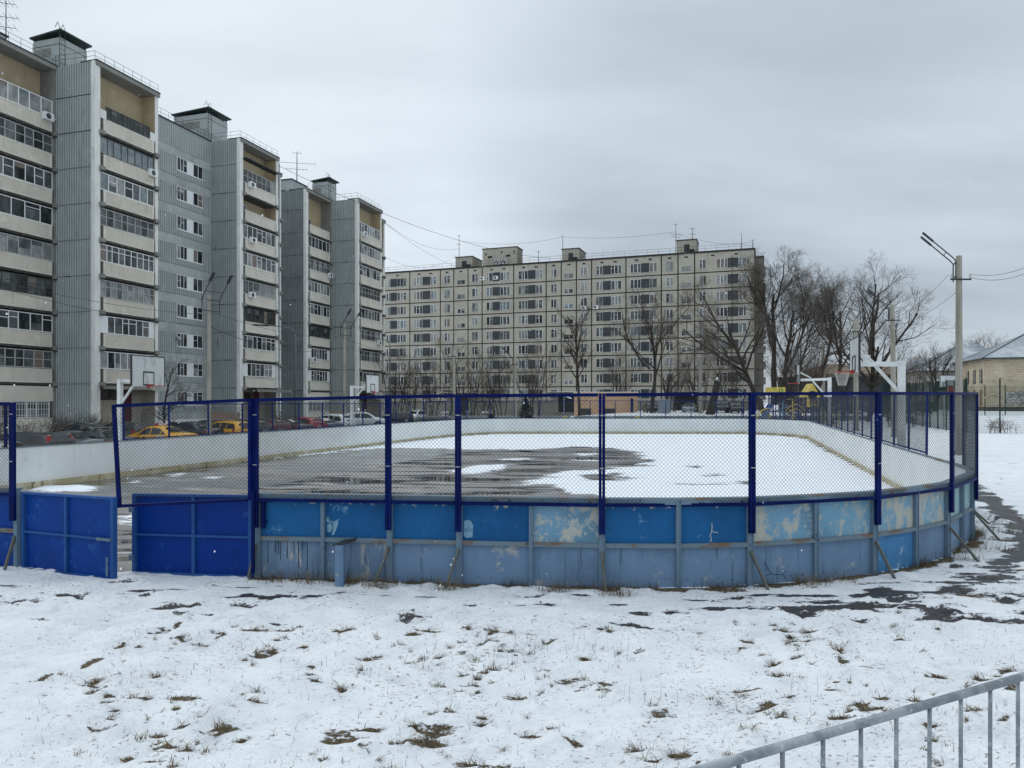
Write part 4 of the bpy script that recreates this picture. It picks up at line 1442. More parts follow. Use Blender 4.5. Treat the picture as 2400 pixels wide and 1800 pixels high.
def ribwall(t, p0, tt, n, L, key, z0=-.5, seamk='seam', top=ROOF - .03, rest=None):
    """one wall of ribbed panels facing n, a putty seam at every floor"""
    zs = [z0] + [Z0F + DZ * k - .05 for k in range(NB)] + [Z0F + DZ * NB - .05, top]
    rn = random.Random(int(L * 97))
    for i in range(len(zs) - 1):
        b = MB()
        ribs(b, p0, tt, n, L, zs[i] + .045, zs[i + 1] - .045)
        t.part(b, 'wall_panel', M[key])
    p0, tt, n = V(p0), V(tt), V(n)
    for iz, z in enumerate(zs[1:-1]):
        b = MB()
        c = p0 + tt * L / 2 + n * .02
        b.obox((c.x, c.y, z), tt * L / 2, n * .035, V((0, 0, .042)))
        t.part(b, 'panel_seam', M[seamk if iz > 6 else 'seam'])
def railing(t, pts, z0=ROOF, h=.75):
    b = MB()
    for i in range(len(pts) - 1):
        p, q = V((*pts[i], 0)), V((*pts[i + 1], 0))
        L = (q - p).length
        for z in (h, h * .5):
            b.tube([p + V((0, 0, z0 + z)), q + V((0, 0, z0 + z))], .014, 4)
        n = max(1, int(L / .9))
        for j in range(n + 1):
            c = p + (q - p) * j / n
            b.tube([c + V((0, 0, z0)), c + V((0, 0, z0 + h))], .014, 4)
    t.part(b, 'roof_railing', M['iron'])
def cabin(t, x0, x1, y0, y1, zt, ladder=True):
    b = MB()
    b.box((x0, y0, ROOF - .3), (x1, y1, zt), 0)
    ribs(b, (x0, y0 - .002, 0), (1, 0, 0), (0, -1, 0), x1 - x0, ROOF, zt - 1.6, .16, .04, 1)
    ribs(b, (x1 + .002, y0, 0), (0, 1, 0), (1, 0, 0), y1 - y0, ROOF, zt - 2.0, .16, .04, 1)
    b.box((x0 + .15, y0 - .03, zt - 1.45), (x1 - 1.0, y0 - .003, zt - .75), 2)
    b.box((x0 - .03, y0 - .04, zt - .55), (x1 + .04, y1, zt - .5), 2)
    c = t.part(b, 'roof_cabin', [M['corrL'], M['corr'], M['conc']])
    b = MB()
    n = 26
    for i in range(n):
        ya = y0 - .25 + (y1 - y0 + .5) * i / n
        yb_ = y0 - .25 + (y1 - y0 + .5) * (i + .55) / n
        b.hexa([(x0 - .15, ya, zt + .22), (x1 + .35, ya, zt + .50), (x1 + .35, yb_, zt + .50), (x0 - .15, yb_, zt + .22),
                (x0 - .15, ya, zt + .28), (x1 + .35, ya, zt + .56), (x1 + .35, yb_, zt + .56), (x0 - .15, yb_, zt + .28)])
    b.hexa([(x0 - .15, y0 - .25, zt + .16), (x1 + .35, y0 - .25, zt + .44), (x1 + .35, y1 + .25, zt + .44), (x0 - .15, y1 + .25, zt + .16),
            (x0 - .15, y0 - .25, zt + .218), (x1 + .35, y0 - .25, zt + .498), (x1 + .35, y1 + .25, zt + .498), (x0 - .15, y1 + .25, zt + .218)])
    for x, y in ((x0 + .1, y0 + .1), (x1 - .1, y0 + .1), (x1 - .1, y1 - .1)):
        b.box((x - .06, y - .06, zt), (x + .06, y + .06, zt + .3))
    t.part(b, 'canopy', M['tin'], c)
    if ladder:
        b = MB()
        for s in (0, .5):
            b.tube([(x1 + .3, y0 - .3 + s, ROOF), (x1 + .3, y0 - .3 + s, zt + .6), (x1 + .1, y0 - .3 + s, zt + 1.1), (x1 - .2, y0 - .3 + s, zt + .7)], .025, 5)
        for q in range(9):
            z = ROOF + .3 + q * .4
            b.tube([(x1 + .3, y0 - .3, z), (x1 + .3, y0 + .2, z)], .018, 4)
        t.part(b, 'ladder', M['iron'], c)
ROT = atan2(-UX, UY)
# --- the nearer block
t = T('apartment_building', 'stepped grey nine-storey block nearest on the left, ribbed walls and stacked beige balconies', 'apartment building', tuple(sw(44.3, -47.0)), ROT, 'grey stepped apartment blocks')
b = MB()
b.box((-17, -20, -1), (-5.42, 28.4, ROOF - .1), 0)
b.box((-5.419, .08, -1), (-1.52, 6.38, ROOF - .1), 0)
b.box((-5.419, 6.381, -1), (-3.56, 17.2, ROOF - .1), 0)
b.box((-5.419, 17.32, -1), (-1.52, 23.45, ROOF - .1), 0)
b.box((-5.419, -20, -1), (-3.95, -6.4, ROOF - .1), 0)
b.box((-17.1, -20.1, ROOF - .099), (-5.45, 28.5, ROOF + .02), 1)
b.box((-5.449, 6.52, ROOF - .099), (-3.42, 17.1, ROOF + .06), 2)
t.part(b, 'building_core', [M['corrL'], M['rubble'], M['cap']])
stack(t, -3.9, -6.2, -.06, ['w6', 'd7', 'w7', 'w5', 'g6', 'dd', 'w6', 'd7'], 1, True, False, ac=((7, .8),))
ribwall(t, (-5.4, -.0, 0), (1, 0, 0), (0, -1, 0), 5.02, 'corr', seamk='seamdk')
stack(t, 0, .06, 6.35, ['low', 'sky', 'w7', 'd8', 'w9', 'g9', 'wp', 'w8'], 2, ac=((6, .83),), entrance=1)
# the set-back window wall
zs = [Z0F + DZ * k for k in range(-1, NB + 1)]
for k, zb in enumerate(zs):
    b = MB()
    for (ya, yb, za, zc) in ((6.5, 12.45, zb + .42, zb + 2.3), (16.05, 17.15, zb + .42, zb + 2.3), (12.5, 16.0, zb + .42, zb + .98)):
        if k == len(zs) - 1:
            ya, yb, za, zc = (6.5, 17.15, zb + .3, ROOF - .1)
        ribs(b, (-3.56, ya, 0), (0, 1, 0), (1, 0, 0), yb - ya, za, zc, .235, .10)
        if k == len(zs) - 1:
            break
    wp_ = t.part(b, 'wall_panel', M['corrL'])
    b = MB()
    b.box((-3.56, 6.45, zb - .27), (-3.50, 17.18, zb + .40))
    if k < len(zs) - 1:
        b.box((-3.56, 6.45, zb + 2.32), (-3.50, 17.18, zb + 2.52))
    t.part(b, 'smooth_band', M['band'])
    if k < len(zs) - 1:
        b = MB()
        b.box((-3.56, 12.46, zb + .99), (-3.46, 16.04, zb + 1.05))
        b.box((-3.56, 13.85, zb + 1.051), (-3.50, 14.65, zb + 2.31))
        fr = t.part(b, 'window_surround', M['wframe'])
        rn = random.Random(40 + k)
        glazing(t, fr, -3.53, 12.5, 13.84, zb + 1.06, zb + 2.31, 3, 'wframe', (.6, .25, .15, 0), rn, 0, .045, 'window')
        glazing(t, fr, -3.53, 14.66, 16.0, zb + 1.06, zb + 2.31, 2, 'wframe', (.6, .25, .15, 0), rn, 0, .045, 'window')
b = MB()
b.box((-3.56, 6.45, -.8), (-3.45, 17.18, .85))
for y in (8.2, 11.5, 13.9, 15.2):
    b.box((-3.449, y, .15), (-3.43, y + 1.0, .6), 1)
t.part(b, 'plinth', [M['fin'], M['black']])
ribwall(t, (-3.56, 17.25, 0), (1, 0, 0), (0, -1, 0), 3.18, 'corr')
b = MB()
b.box((-3.5, 17.12, -.8), (-.02, 17.19, 1.45))
t.part(b, 'plinth', M['pink'])
stack(t, 0, 17.3, 23.5, ['d7', 'open', 'w7', 'w7', 'g6', 'dd', 'w7', 'wp'], 3, ribbed=False, ac=((7, .12), (5, .15), (3, .12)), entrance=2)
b = MB()
b.box((-.35, 17.6, 27.0), (.45, 23.2, 27.08))
t.part(b, 'balcony_roof', M['tin'])
stack(t, -3.0, 23.6, 28.4, ['w6', 'd7', 'w6', 'g6', 'w7', 'd7', 'w6', 'd7'], 4, False, True)
cabin(t, -9.1, -6.2, 2.3, 4.9, 32.7)
cabin(t, -9.7, -5.4, 19.0, 22.1, 32.7)
b = MB()
b.box((-10.8, -5, ROOF - .2), (-7.6, -1.2, 31.2), 0)
b.box((-10.9, -5.1, 31.201), (-7.5, -1.1, 31.33), 1)
t.part(b, 'roof_box', [M['corrL'], M['cap']])
railing(t, [(-3.8, -6), (-3.8, -.2), (-.1, 0), (-.05, 6.4)])
railing(t, [(-3.5, 6.6), (-3.5, 17.2), (-.1, 17.3), (-.05, 23.5)])
for y, k in ((9.0, 4), (9.3, 3), (9.1, 6), (12.2, 1), (12.4, 6)):
    z = Z0F + DZ * k + 1.3
    b = MB()
    b.tube([(-3.5, y, z), (-3.2, y, z + .05), (-3.15, y, z + .35)], .02, 5)
    b.tube([(-3.08, y + .05, z + .42), (-3.02, y - .02, z + .40)], [.26, .03], 12)
    t.part(b, 'satellite_dish', M['wgrey'], None, True)
for y0, zz in ((1.0, 0),):
    pass
# downpipe at the outer end
b = MB()
b.tube([(.05, 23.62, 28.4), (.05, 23.62, -.3)], .07, 8)
t.part(b, 'downpipe', M['galv'])
# --- the block behind
t = T('apartment_building', 'second grey stepped block farther back, mast on its roof and pale barred ground-floor windows', 'apartment building', tuple(sw(78.4, -46.4)), ROT, 'grey stepped apartment blocks')
b = MB()
b.box((-16, .06, -1), (-5.45, 17.6, ROOF - .1), 0)
b.box((-5.449, 5.9, -1), (-1.52, 12.5, ROOF - .1), 0)
b.box((-16.1, -.1, ROOF - .099), (-5.47, 17.7, ROOF + .02), 1)
t.part(b, 'building_core', [M['corrL'], M['rubble']])
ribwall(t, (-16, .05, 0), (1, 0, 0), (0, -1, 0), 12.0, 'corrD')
stack(t, -3.9, .1, 5.78, ['openw', 'w6', 'd8', 'w7', 'w7', 'dd', 'wp', 'wp'], 5, True, False, ribbed=False, ac=((5, .85), (1, .1)))
ribwall(t, (-5.4, 5.84, 0), (1, 0, 0), (0, -1, 0), 5.02, 'corr')
b = MB()
b.box((-5.4, 5.70, -.8), (-.02, 5.77, 1.2))
t.part(b, 'plinth', M['pink'])
stack(t, 0, 5.9, 12.5, ['w8', 'w8', 'w6', 'd7', 'w7', 'd8', 'd8', 'w6'], 6, ribbed=False, ac=((7, .1), (2, .8)), entrance=2)
stack(t, -2.1, 12.6, 17.6, ['w6', 'd7', 'w6', 'g6', 'w7', 'd7', 'w6', 'd7'], 7, False, True)
cabin(t, -8.6, -6.2, 8.8, 11.0, 32.5)
b = MB()
b.box((-10.5, 1.2, ROOF - .2), (-6.8, 4.6, 30.6), 0)
b.box((-10.6, 1.1, 30.601), (-6.7, 4.7, 30.72), 1)
t.part(b, 'roof_box', [M['corrL'], M['cap']])
railing(t, [(-3.8, .2), (-3.8, 5.8), (-.1, 5.9), (-.05, 12.5)])

def antenna(label, x, y, z0, h, arms, az, r=.05):
    t = T('roof_antenna', label, 'antenna', (x, y, z0), az, 'aerials on the roofs')
    b = MB()
    b.tube([(0, 0, 0), (0, 0, h)], [r, r * .6], 6)
    t.part(b, 'mast', M['iron'])
    for i, (zf, L, n) in enumerate(arms):
        b = MB()
        z = h * zf
        b.tube([(-L / 2, 0, z), (L / 2, 0, z)], .022, 5)
        for q in range(n):
            xx = -L / 2 + L * q / max(1, n - 1)
            w = .75 - .25 * q / max(1, n)
            b.tube([(xx, -w, z + .03), (xx, w, z + .03)], .012, 4)
        t.part(b, 'aerial', M['iron'])
p = dp(14, 56)
antenna('thin roof aerial on the nearest left block at the top left corner', p[0], 56, 28.9, 4.6, ((.95, 1.2, 5), (.72, 1.6, 5), (.55, 1.3, 4)), .3)
p = dp(696, 93)
antenna('tall aerial with long cross bars on the second grey block', p[0], 93, 30.7, 3.9, ((.95, 1.0, 2), (.62, 4.6, 3), (.42, 2.6, 6)), .2, .07)
# ---------------------------------------------------------------- the long panel house across the back
EX, EY = .9446, -.3282
BX, BY = .3282, .9446
C3 = (41.1, 122.9)
R3 = 28.4
def tx(px, yo=0.0):
    k = (px - 1200) / F
    cx, cy = C3[0] + yo * BX, C3[1] + yo * BY
    return (cy * k - cx) / (EX - EY * k)
t = T('apartment_building', 'long beige nine-storey panel house across the background with dark window strips', 'apartment building', (C3[0], C3[1], 0), atan2(EY, EX), None)
seams = [826, 868, 960.4, 1032, 1063.5, 1097, 1130, 1204, 1280, 1315.5, 1351, 1386.5, 1467, 1550, 1589, 1628, 1769.4]
ops = [[('w', 838, 851), ('d', 851, 866)], [('w', 905, 914.3), ('d', 914.3, 930.6), ('w', 930.6, 951.8)], [('w', 969.6, 990), ('d', 990, 1008.8), ('w', 1008.8, 1022.8)], [('w', 1041, 1055)], [('s', 1071.5, 1090)],
       [('w', 1106, 1120)], [('w', 1139.9, 1153.8), ('d', 1153.8, 1172), ('w', 1172, 1194.8)], [('w', 1214.7, 1237), ('d', 1237, 1255.5), ('w', 1255.5, 1271.3)], [('w', 1291, 1305)], [('s', 1322, 1343.5)],
       [('w', 1360.8, 1376)], [('w', 1396.8, 1412.8), ('d', 1412.8, 1432), ('w', 1432, 1456.5)], [('w', 1477.7, 1502), ('d', 1502, 1522), ('w', 1522, 1540)], [('w', 1561, 1578)], [('s', 1597, 1620)],
       [('w', 1639, 1655), ('gap', 0, 0), ('w', 1678.4, 1705), ('d', 1705, 1731), ('w', 1731, 1750)]]
XL = tx(826)
b = MB()
b.box((XL, .06, 0), (-.02, 12, R3 - .1), 0)
t.part(b, 'building_core', M['b3seam'])
b = MB()
b.box((XL, -.10, R3 - .099), (.15, 12.1, R3 + .22))
t.part(b, 'roof_edge', M['b3seam'])
WF = M['wframe']
def window(t, x0, x1, z0, z1, n, rnd, key='wframe', name='window'):
    f = MB()
    fw = .06
    f.box((x0, .02, z0), (x1, .07, z0 + fw))
    f.box((x0, .02, z1 - fw), (x1, .07, z1))
    w = (x1 - x0) / n
    for i in range(n + 1):
        c = x0 + w * i + (rnd.uniform(-.12, .12) if 0 < i < n else 0)
        lo, hi = (c - .05, c + .05) if 0 < i < n else ((c, c + fw) if i == 0 else (c - fw, c))
        f.box((lo, .025, z0 + fw), (hi, .065, z1 - fw))
    if rnd.random() < .5:
        c = rnd.randrange(n)
        f.box((x0 + w * c + .08, .03, z0 + (z1 - z0) * .62), (x0 + w * (c + 1) - .08, .06, z0 + (z1 - z0) * .62 + .05))
    o = t.part(f, name, M[key])
    g = MB()
    kk = rnd.choice((0, 0, 1, 1, 1, 2, 2, 2, 3, 4))
    for i in range(n):
        q = kk if rnd.random() < .65 else rnd.choice((0, 1, 2))
        g.face([(x0 + w * i, .05, z0 + .02), (x0 + w * (i + 1), .05, z0 + .02), (x0 + w * (i + 1), .05, z1 - .02), (x0 + w * i, .05, z1 - .02)], q)
    t.part(g, 'pane', GL, o)
rnd = random.Random(77)
vents = MB()
counts = {}
for bi in range(len(seams) - 1):
    xa, xb_ = tx(seams[bi]) + .11, tx(seams[bi + 1]) - .11
    o_ = ops[bi]
    runs = []
    cur = []
    for q in o_:
        if q[0] == 'gap':
            runs.append(cur)
            cur = []
        else:
            cur.append(q)
    runs.append(cur)
    wall = MB()
    for j in range(9):
        za = 2.5 + 2.8 * j + .10
        zc = 2.5 + 2.8 * (j + 1) - .10 if j < 8 else R3 - .1
        stair = o_[0][0] == 's'
        w0, w1 = (za + .25, za + 1.15) if stair else (za + .55, za + 2.18)
        wall.box((xa, 0, za), (xb_, .058, w0))
        wall.box((xa, 0, w1), (xb_, .058, zc))
        x = xa
        for r_ in runs:
            ra, rb = tx(r_[0][1]), tx(r_[-1][2])
            wall.box((x, 0, w0 + .0005), (ra, .058, w1 - .0005))
            x = rb
        wall.box((x, 0, w0 + .0005), (xb_, .058, w1 - .0005))
        for r_ in runs:
            for q in r_:
                qa, qb = tx(q[1]), tx(q[2])
                if q[0] == 'd':
                    d_ = MB()
                    d_.box((qa, .01, w0), (qb, .059, w1))
                    t.part(d_, 'dark_panel', M['dpanel'])
                elif q[0] == 's':
                    window(t, qa, qb, w0, w1, 2, rnd, 'wgrey' if rnd.random() < .7 else 'wframe', 'stair_window')
                else:
                    wide = qb - qa > 1.55
                    nm = 'wide_window' if wide else ('window' if len(r_) > 1 else 'kitchen_window')
                    window(t, qa, qb, w0, w1, 3 if wide else 2, rnd, 'wframe' if rnd.random() < .82 else 'wgrey', nm)
        for r_ in runs:
            if not stair:
                wall.box((tx(r_[0][1]) - .05, -.08, w0 - .04), (tx(r_[-1][2]) + .05, -.0005, w0 - .001))
    for f_ in ((.3, .7) if xb_ - xa > 4 else (.5,)):
        c = xa + (xb_ - xa) * f_
        vents = MB()
        vents.box((c - .3, -.02, R3 - .75), (c + .3, -.001, R3 - .5))
        t.part(vents, 'roof_vent', M['black'])
    t.part(wall, 'wall_panel', M['b3'])
b = MB()
b.box((XL, -.03, -.2), (-.02, .058, 2.44))
t.part(b, 'plinth', M['b3side'])
xs = tx(1716)
for j in range(9):
    b = MB()
    b.box((xs - .06, -.012, 2.5 + 2.8 * j), (xs + .06, .008, 2.5 + 2.8 * j + 2.7))
    t.part(b, 'panel_seam', M['b3seam'])
# entrances
for px in (1080, 1333, 1608, 880):
    c = tx(px)
    b = MB()
    b.box((c - 3.4, -2.2, 4.1), (c + 3.4, -.031, 4.28), 0)
    b.box((c - 3.4, -2.2, 4.281), (c + 3.4, -.031, 4.36), 2)
    b.box((c - 2.6, -.6, .5), (c - 1.9, -.032, 4.09), 1)
    b.box((c + 1.9, -.6, .5), (c + 2.6, -.032, 4.09), 1)
    e_ = t.part(b, 'entrance_canopy', [M['slabdk'], M['b3side'], M['wframe']])
    b = MB()
    b.box((c - 1.85, -.05, .6), (c + 1.85, -.031, 3.6))
    t.part(b, 'entrance_door', M['black'], e_)
# roof boxes
def rbox(pa, pb, yo, dep, zt, door=None):
    xa, xb_ = tx(pa, yo), tx(pb, yo)
    b = MB()
    b.box((xa, yo, R3), (xb_, yo + dep, zt), 0)
    b.box((xa - .12, yo - .12, zt), (xb_ + .12, yo + dep + .1, zt + .14), 1)
    b.box((xb_ + .001, yo + .3, R3 + .25), (xb_ + .02, yo + dep, zt - .02), 2)
    o = t.part(b, 'roof_cabin', [M['b3'], M['b3seam'], M['b3side']])
    if door:
        b = MB()
        w = xb_ - xa
        b.box((xa + w * .38, yo - .03, R3 + .2), (xa + w * .66, yo - .001, zt - .75))
        t.part(b, 'door', M['dpanel'], o)
        b = MB()
        b.tube([(xa + w * .8, yo - .5, R3), (xa + w * .8, yo - .5, R3 + .8)], .12, 8)
        b.box((xa + w * .8 - .4, yo - .9, R3 + .8), (xa + w * .8 + .4, yo - .1, R3 + 1.35))
        t.part(b, 'vent_pot', M['black'], o)
    return xa, xb_, o
rbox(1067.7, 1106.7, 4, 5.4, 31.4, True)
xa, xb_, bo = rbox(1131, 1211.5, 2.5, 3.4, 32.3)
rbox(1317, 1357, 4, 5.4, 31.5, True)
rbox(1586, 1632, 4, 4.6, 31.6, True)
for fx, fz in ((.1, 2.9), (.56, 3.0), (.92, 3.05)):
    b = MB()
    b.box((xa + (xb_ - xa) * fx - .15, 2.46, R3 + fz - .15), (xa + (xb_ - xa) * fx + .15, 2.499, R3 + fz + .2))
    t.part(b, 'vent', M['black'], bo)
for fx, fz in ((.22, 2.3), (.75, 2.35)):
    b = MB()
    b.box((xa + (xb_ - xa) * fx - .45, 2.46, R3 + fz - .18), (xa + (xb_ - xa) * fx + .45, 2.499, R3 + fz + .2))
    t.part(b, 'vent', M['black'], bo)
# bubble-letter graffiti on the roof cabin: two rows of fat outlined loops
M['purple'] = mat('graffiti_purple', (.035, .02, .09), rough=.6)
b = MB()
rg_ = random.Random(4)
gw = xb_ - xa
def loop(cx, cz, rx, rz, a0, a1, wd, m, y):
    N = 14
    pts = []
    for i in range(N + 1):
        a = a0 + (a1 - a0) * i / N
        pts.append((cx + rx * cos(a), y, cz + rz * sin(a)))
    for p, q in zip(pts[:-1], pts[1:]):
        b.bar(p, q, .02, wd, (0, 1, 0), m) if False else b.obox([(p[i] + q[i]) / 2 for i in range(3)], [(q[i] - p[i]) / 1.8 for i in range(3)], (0, .012, 0), V((-(q[2] - p[2]), 0, q[0] - p[0])).normalized() * wd / 2, m)
gx0 = xa + gw * .33
for i in range(4):
    c = gx0 + .35 + i * .72
    loop(c, R3 + 1.65, .33, .36, .6, 5.6, .20, 1, 2.475)
    loop(c, R3 + 1.65, .42, .45, .5, 5.8, .06, 0, 2.46)
    loop(c + .1, R3 + 1.02, .33, .34, 2.0 * (i % 2), 5.4 + i % 2, .17, 0, 2.47)
    loop(c + .1, R3 + 1.02, .2, .2, 0, 6.28, .10, 1, 2.455)
t.part(b, 'graffiti', [M['purple'], M['wframe']], bo)
# set-back right end
b = MB()
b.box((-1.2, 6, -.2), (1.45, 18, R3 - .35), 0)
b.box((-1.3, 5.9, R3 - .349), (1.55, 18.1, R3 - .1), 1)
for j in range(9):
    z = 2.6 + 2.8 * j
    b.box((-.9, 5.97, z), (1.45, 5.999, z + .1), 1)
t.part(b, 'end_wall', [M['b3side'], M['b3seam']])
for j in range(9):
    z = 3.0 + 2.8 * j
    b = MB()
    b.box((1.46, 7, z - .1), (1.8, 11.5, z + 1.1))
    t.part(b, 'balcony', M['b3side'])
b = MB()
x = XL
pts = []
for z in (.55, 1.0):
    b.tube([(XL, .4, R3 + .2 + z), (-.2, .4, R3 + .2 + z)], .02, 4)
for i in range(40):
    x = XL + (-XL - .2) * i / 39
    b.tube([(x, .4, R3 + .2), (x, .4, R3 + 1.2)], .02, 4)
t.part(b, 'roof_railing', M['iron'])
for j, pp in ((7, 1142), (7, 1163), (6, 1369), (6, 1397)):
    b = MB()
    x = tx(pp)
    z = 2.5 + 2.8 * (j if pp != 1142 else 7) + (1.9 if pp < 1200 else .05)
    if pp == 1142:
        x -= .9
    z += 2.8 if pp < 1200 else 0
    z -= 1.0 if pp < 1200 else 0
    b.box((x - .45, -.4, z), (x + .45, -.06, z + .65), 0)
    b.tube([(x - .1, -.40, z + .33), (x - .1, -.42, z + .33)], .23, 14, 1)
    t.part(b, 'air_conditioner', [M['wframe'], M['wdark']])
def b3pt(px, yo, z):
    x = tx(px, yo)
    return (C3[0] + EX * x + BX * yo, C3[1] + EY * x + BY * yo, z)
for lb, px, yo, z, h, arms in (('lone aerial on the first roof cabin of the panel house', 1076, 5, 31.5, 4.6, ((.98, .6, 2), (.6, .8, 3))),
                           ('bare rod aerial left of the second small roof cabin', 1319, 4.4, 31.6, 2.6, ((.97, .2, 1),)),
                           ('tallest aerial at the left side of the rightmost roof cabin', 1584, 3.6, 28.6, 6.0, ((.98, .5, 2), (.68, 2.2, 4), (.6, 1.6, 3))),
                           ('small comb-shaped aerial above the rightmost roof cabin', 1623, 5, 31.7, 2.2, ((.95, .9, 4), (.5, 1.1, 4))),
                           ('short aerial at the right end of the panel house roof', 1764, 1.0, 28.6, 1.6, ((.95, .5, 2),)),
                           ('plain rod standing near the right end of the roof railing', 1738, 1.0, 28.6, 2.8, ((.98, .1, 1),)),
                           ('thin rod between the two left roof cabins and the middle one', 1262, 1.0, 28.6, 2.4, ((.9, .4, 2),))):
    p = b3pt(px, yo, z)
    antenna(lb, p[0], p[1], p[2], h, arms, .4, .06)

# ---------------------------------------------------------------- low buildings on the right
M['brick'] = mat('yellow_brick', (.50, .42, .30), [((.58, .51, .39), .5, .45, .65, O1, 1), ((.42, .34, .23), 1.2, .5, .7, (1, 1, 3), 2), ((.08, .06, .045), 2.2, .60, .66, (.35, .35, 4), 5), ((.46, .44, .40), .25, .62, .68, O1, 9)], rough=.95, bump=.3, bscale=9)
M['white2'] = wallmat('whitewash', (.52, .50, .46), seed=5)
M['tinroof'] = mat('ribbed_tin_roof', (.36, .40, .43), [((.50, .53, .55), .4, .45, .65, O1, 1), ((.17, .2, .23), .9, .58, .7, O1, 3)], rough=.45, spec=.5)
M['brownwall'] = wallmat('dull_brown_wall', (.23, .175, .13), seed=1)
def hiproof(mb, L, D, z0, h, ov=.8, m=0):
    x0, x1, y0, y1 = -ov, L + ov, -ov, D + ov
    r0, r1 = (D + 2 * ov) / 2, L + ov - (D + 2 * ov) / 2 - ov * 0
    if r1 < r0:
        r0 = r1 = L / 2
    a, b_ = (x0 + r0, D / 2, z0 + h), (r1, D / 2, z0 + h)
    c = [(x0, y0, z0), (x1, y0, z0), (x1, y1, z0), (x0, y1, z0)]
    mb.face([c[0], c[1], b_, a], m)
    mb.face([c[1], c[2], b_], m)
    mb.face([c[2], c[3], a, b_], m)
    mb.face([c[3], c[0], a], m)
    mb.face([c[3], c[2], c[1], c[0]], m)
    # standing seams
    def seams_(p, q, apex0, apex1, n):
        for i in range(1, n):
            u = i / n
            s_ = V(p) + (V(q) - V(p)) * u
            e_ = V(apex0) + (V(apex1) - V(apex0)) * u
            mb.bar(s_ + V((0, 0, .03)), s_ + (e_ - s_) * .97 + V((0, 0, .03)), .05, .05, (0, 0, 1), m)
    seams_(c[0], c[1], a, b_, int(L / .6))
    seams_(c[3], c[0], a, a, int(D / .6))
    mb.bar(V(c[0]), V(a) + V((0, 0, .05)), .2, .12, (0, 0, 1), m + 1)
    for p, q in ((c[0], c[1]), (c[3], c[0])):
        mb.bar(V(p) - V((0, 0, .12)), V(q) - V((0, 0, .12)), .1, .22, (0, 0, 1), m + 1)
# nearer brick house: local x to the right (camera side), y away
az = atan2(-UX, UY)
t = T('brick_house', 'yellow brick two-storey house with tin hip roof and graffiti at the right edge', 'house', (76.6, 117, .95), az)
b = MB()
b.box((0, 0, -1), (26, 16, 8.5), 0)
b.box((-.08, -.08, 8.05), (26.08, 16.08, 8.3), 0)
b.box((-.12, -.12, -1), (26.1, 16.1, .75), 1)
t.part(b, 'wall', [M['brick'], M['slabdk']])
b = MB()
hiproof(b, 26, 16, 8.65, 4.4)
rf = t.part(b, 'roof', [M['tinroof'], M['tin']])
b = MB()
b.box((12, 6.5, 11), (17, 8.5, 14.6), 0)
b.box((11.7, 6.2, 14.601), (17.3, 8.8, 14.95), 0)
t.part(b, 'chimney', M['fin'], rf)
def hwin(t, y, z0, z1, w):
    f = MB()
    f.box((-.05, y, z0), (-.002, y + w, z1), 0)
    f.box((-.07, y + w * .45, z0), (-.051, y + w * .55, z1), 1)
    o = t.part(f, 'window', [M['gl1'], M['wframe']])
for y in (2.2, 5.6, 9.2, 12.8):
    hwin(t, y, 4.6, 6.9, 1.25)
    b = MB()
    b.box((-.04, y + .1, .95), (-.001, y + 1.3, 3.6))
    t.part(b, 'boarded_window', M['brownwall'])
# graffiti: double row of looping black letters on a grey patch
b = MB()
b.box((2.5, -.012, .9), (13.5, -.002, 3.2), 1)
def gl_(pts, wd=.07):
    for p, q in zip(pts[:-1], pts[1:]):
        d_ = V((q[0] - p[0], 0, q[1] - p[1]))
        if d_.length < 1e-4:
            continue
        b.obox(((p[0] + q[0]) / 2, -.018, (p[1] + q[1]) / 2), d_ / 1.9, (0, .006, 0), V((-d_.z, 0, d_.x)).normalized() * wd / 2, 0)
rg_ = random.Random(12)
def arc(cx, cz, rx, rz, a0, a1, n=12):
    return [(cx + rx * cos(a0 + (a1 - a0) * i / n), cz + rz * sin(a0 + (a1 - a0) * i / n)) for i in range(n + 1)]
x = 3.6
for i in range(7):                         # upper row: bubble letters
    w = .5 + .15 * rg_.random()
    gl_(arc(x, 2.75, w, .5, -.5 + rg_.random(), 3.9 + rg_.random()))
    gl_(arc(x + .1, 2.65, w * .45, .22, 0, 6.28, 9))
    gl_([(x - w * .6, 2.35), (x - w * .5, 2.9), (x + w * .4, 2.45)])
    x += w * 1.9
x = 3.4
for i in range(6):                         # lower row: big letters with loops
    w = .65 + .2 * rg_.random()
    gl_(arc(x, 1.65, w, .62, .4 + rg_.random(), 5.2 + rg_.random()))
    gl_(arc(x + .15, 1.6, w * .5, .3, 1.2, 6.0, 9))
    if i % 2:
        gl_([(x - w * .2, 2.2), (x + w * .5, 1.5), (x - w * .1, 1.05)])
    x += w * 1.75
t.part(b, 'graffiti', [M['black'], M['white2']])
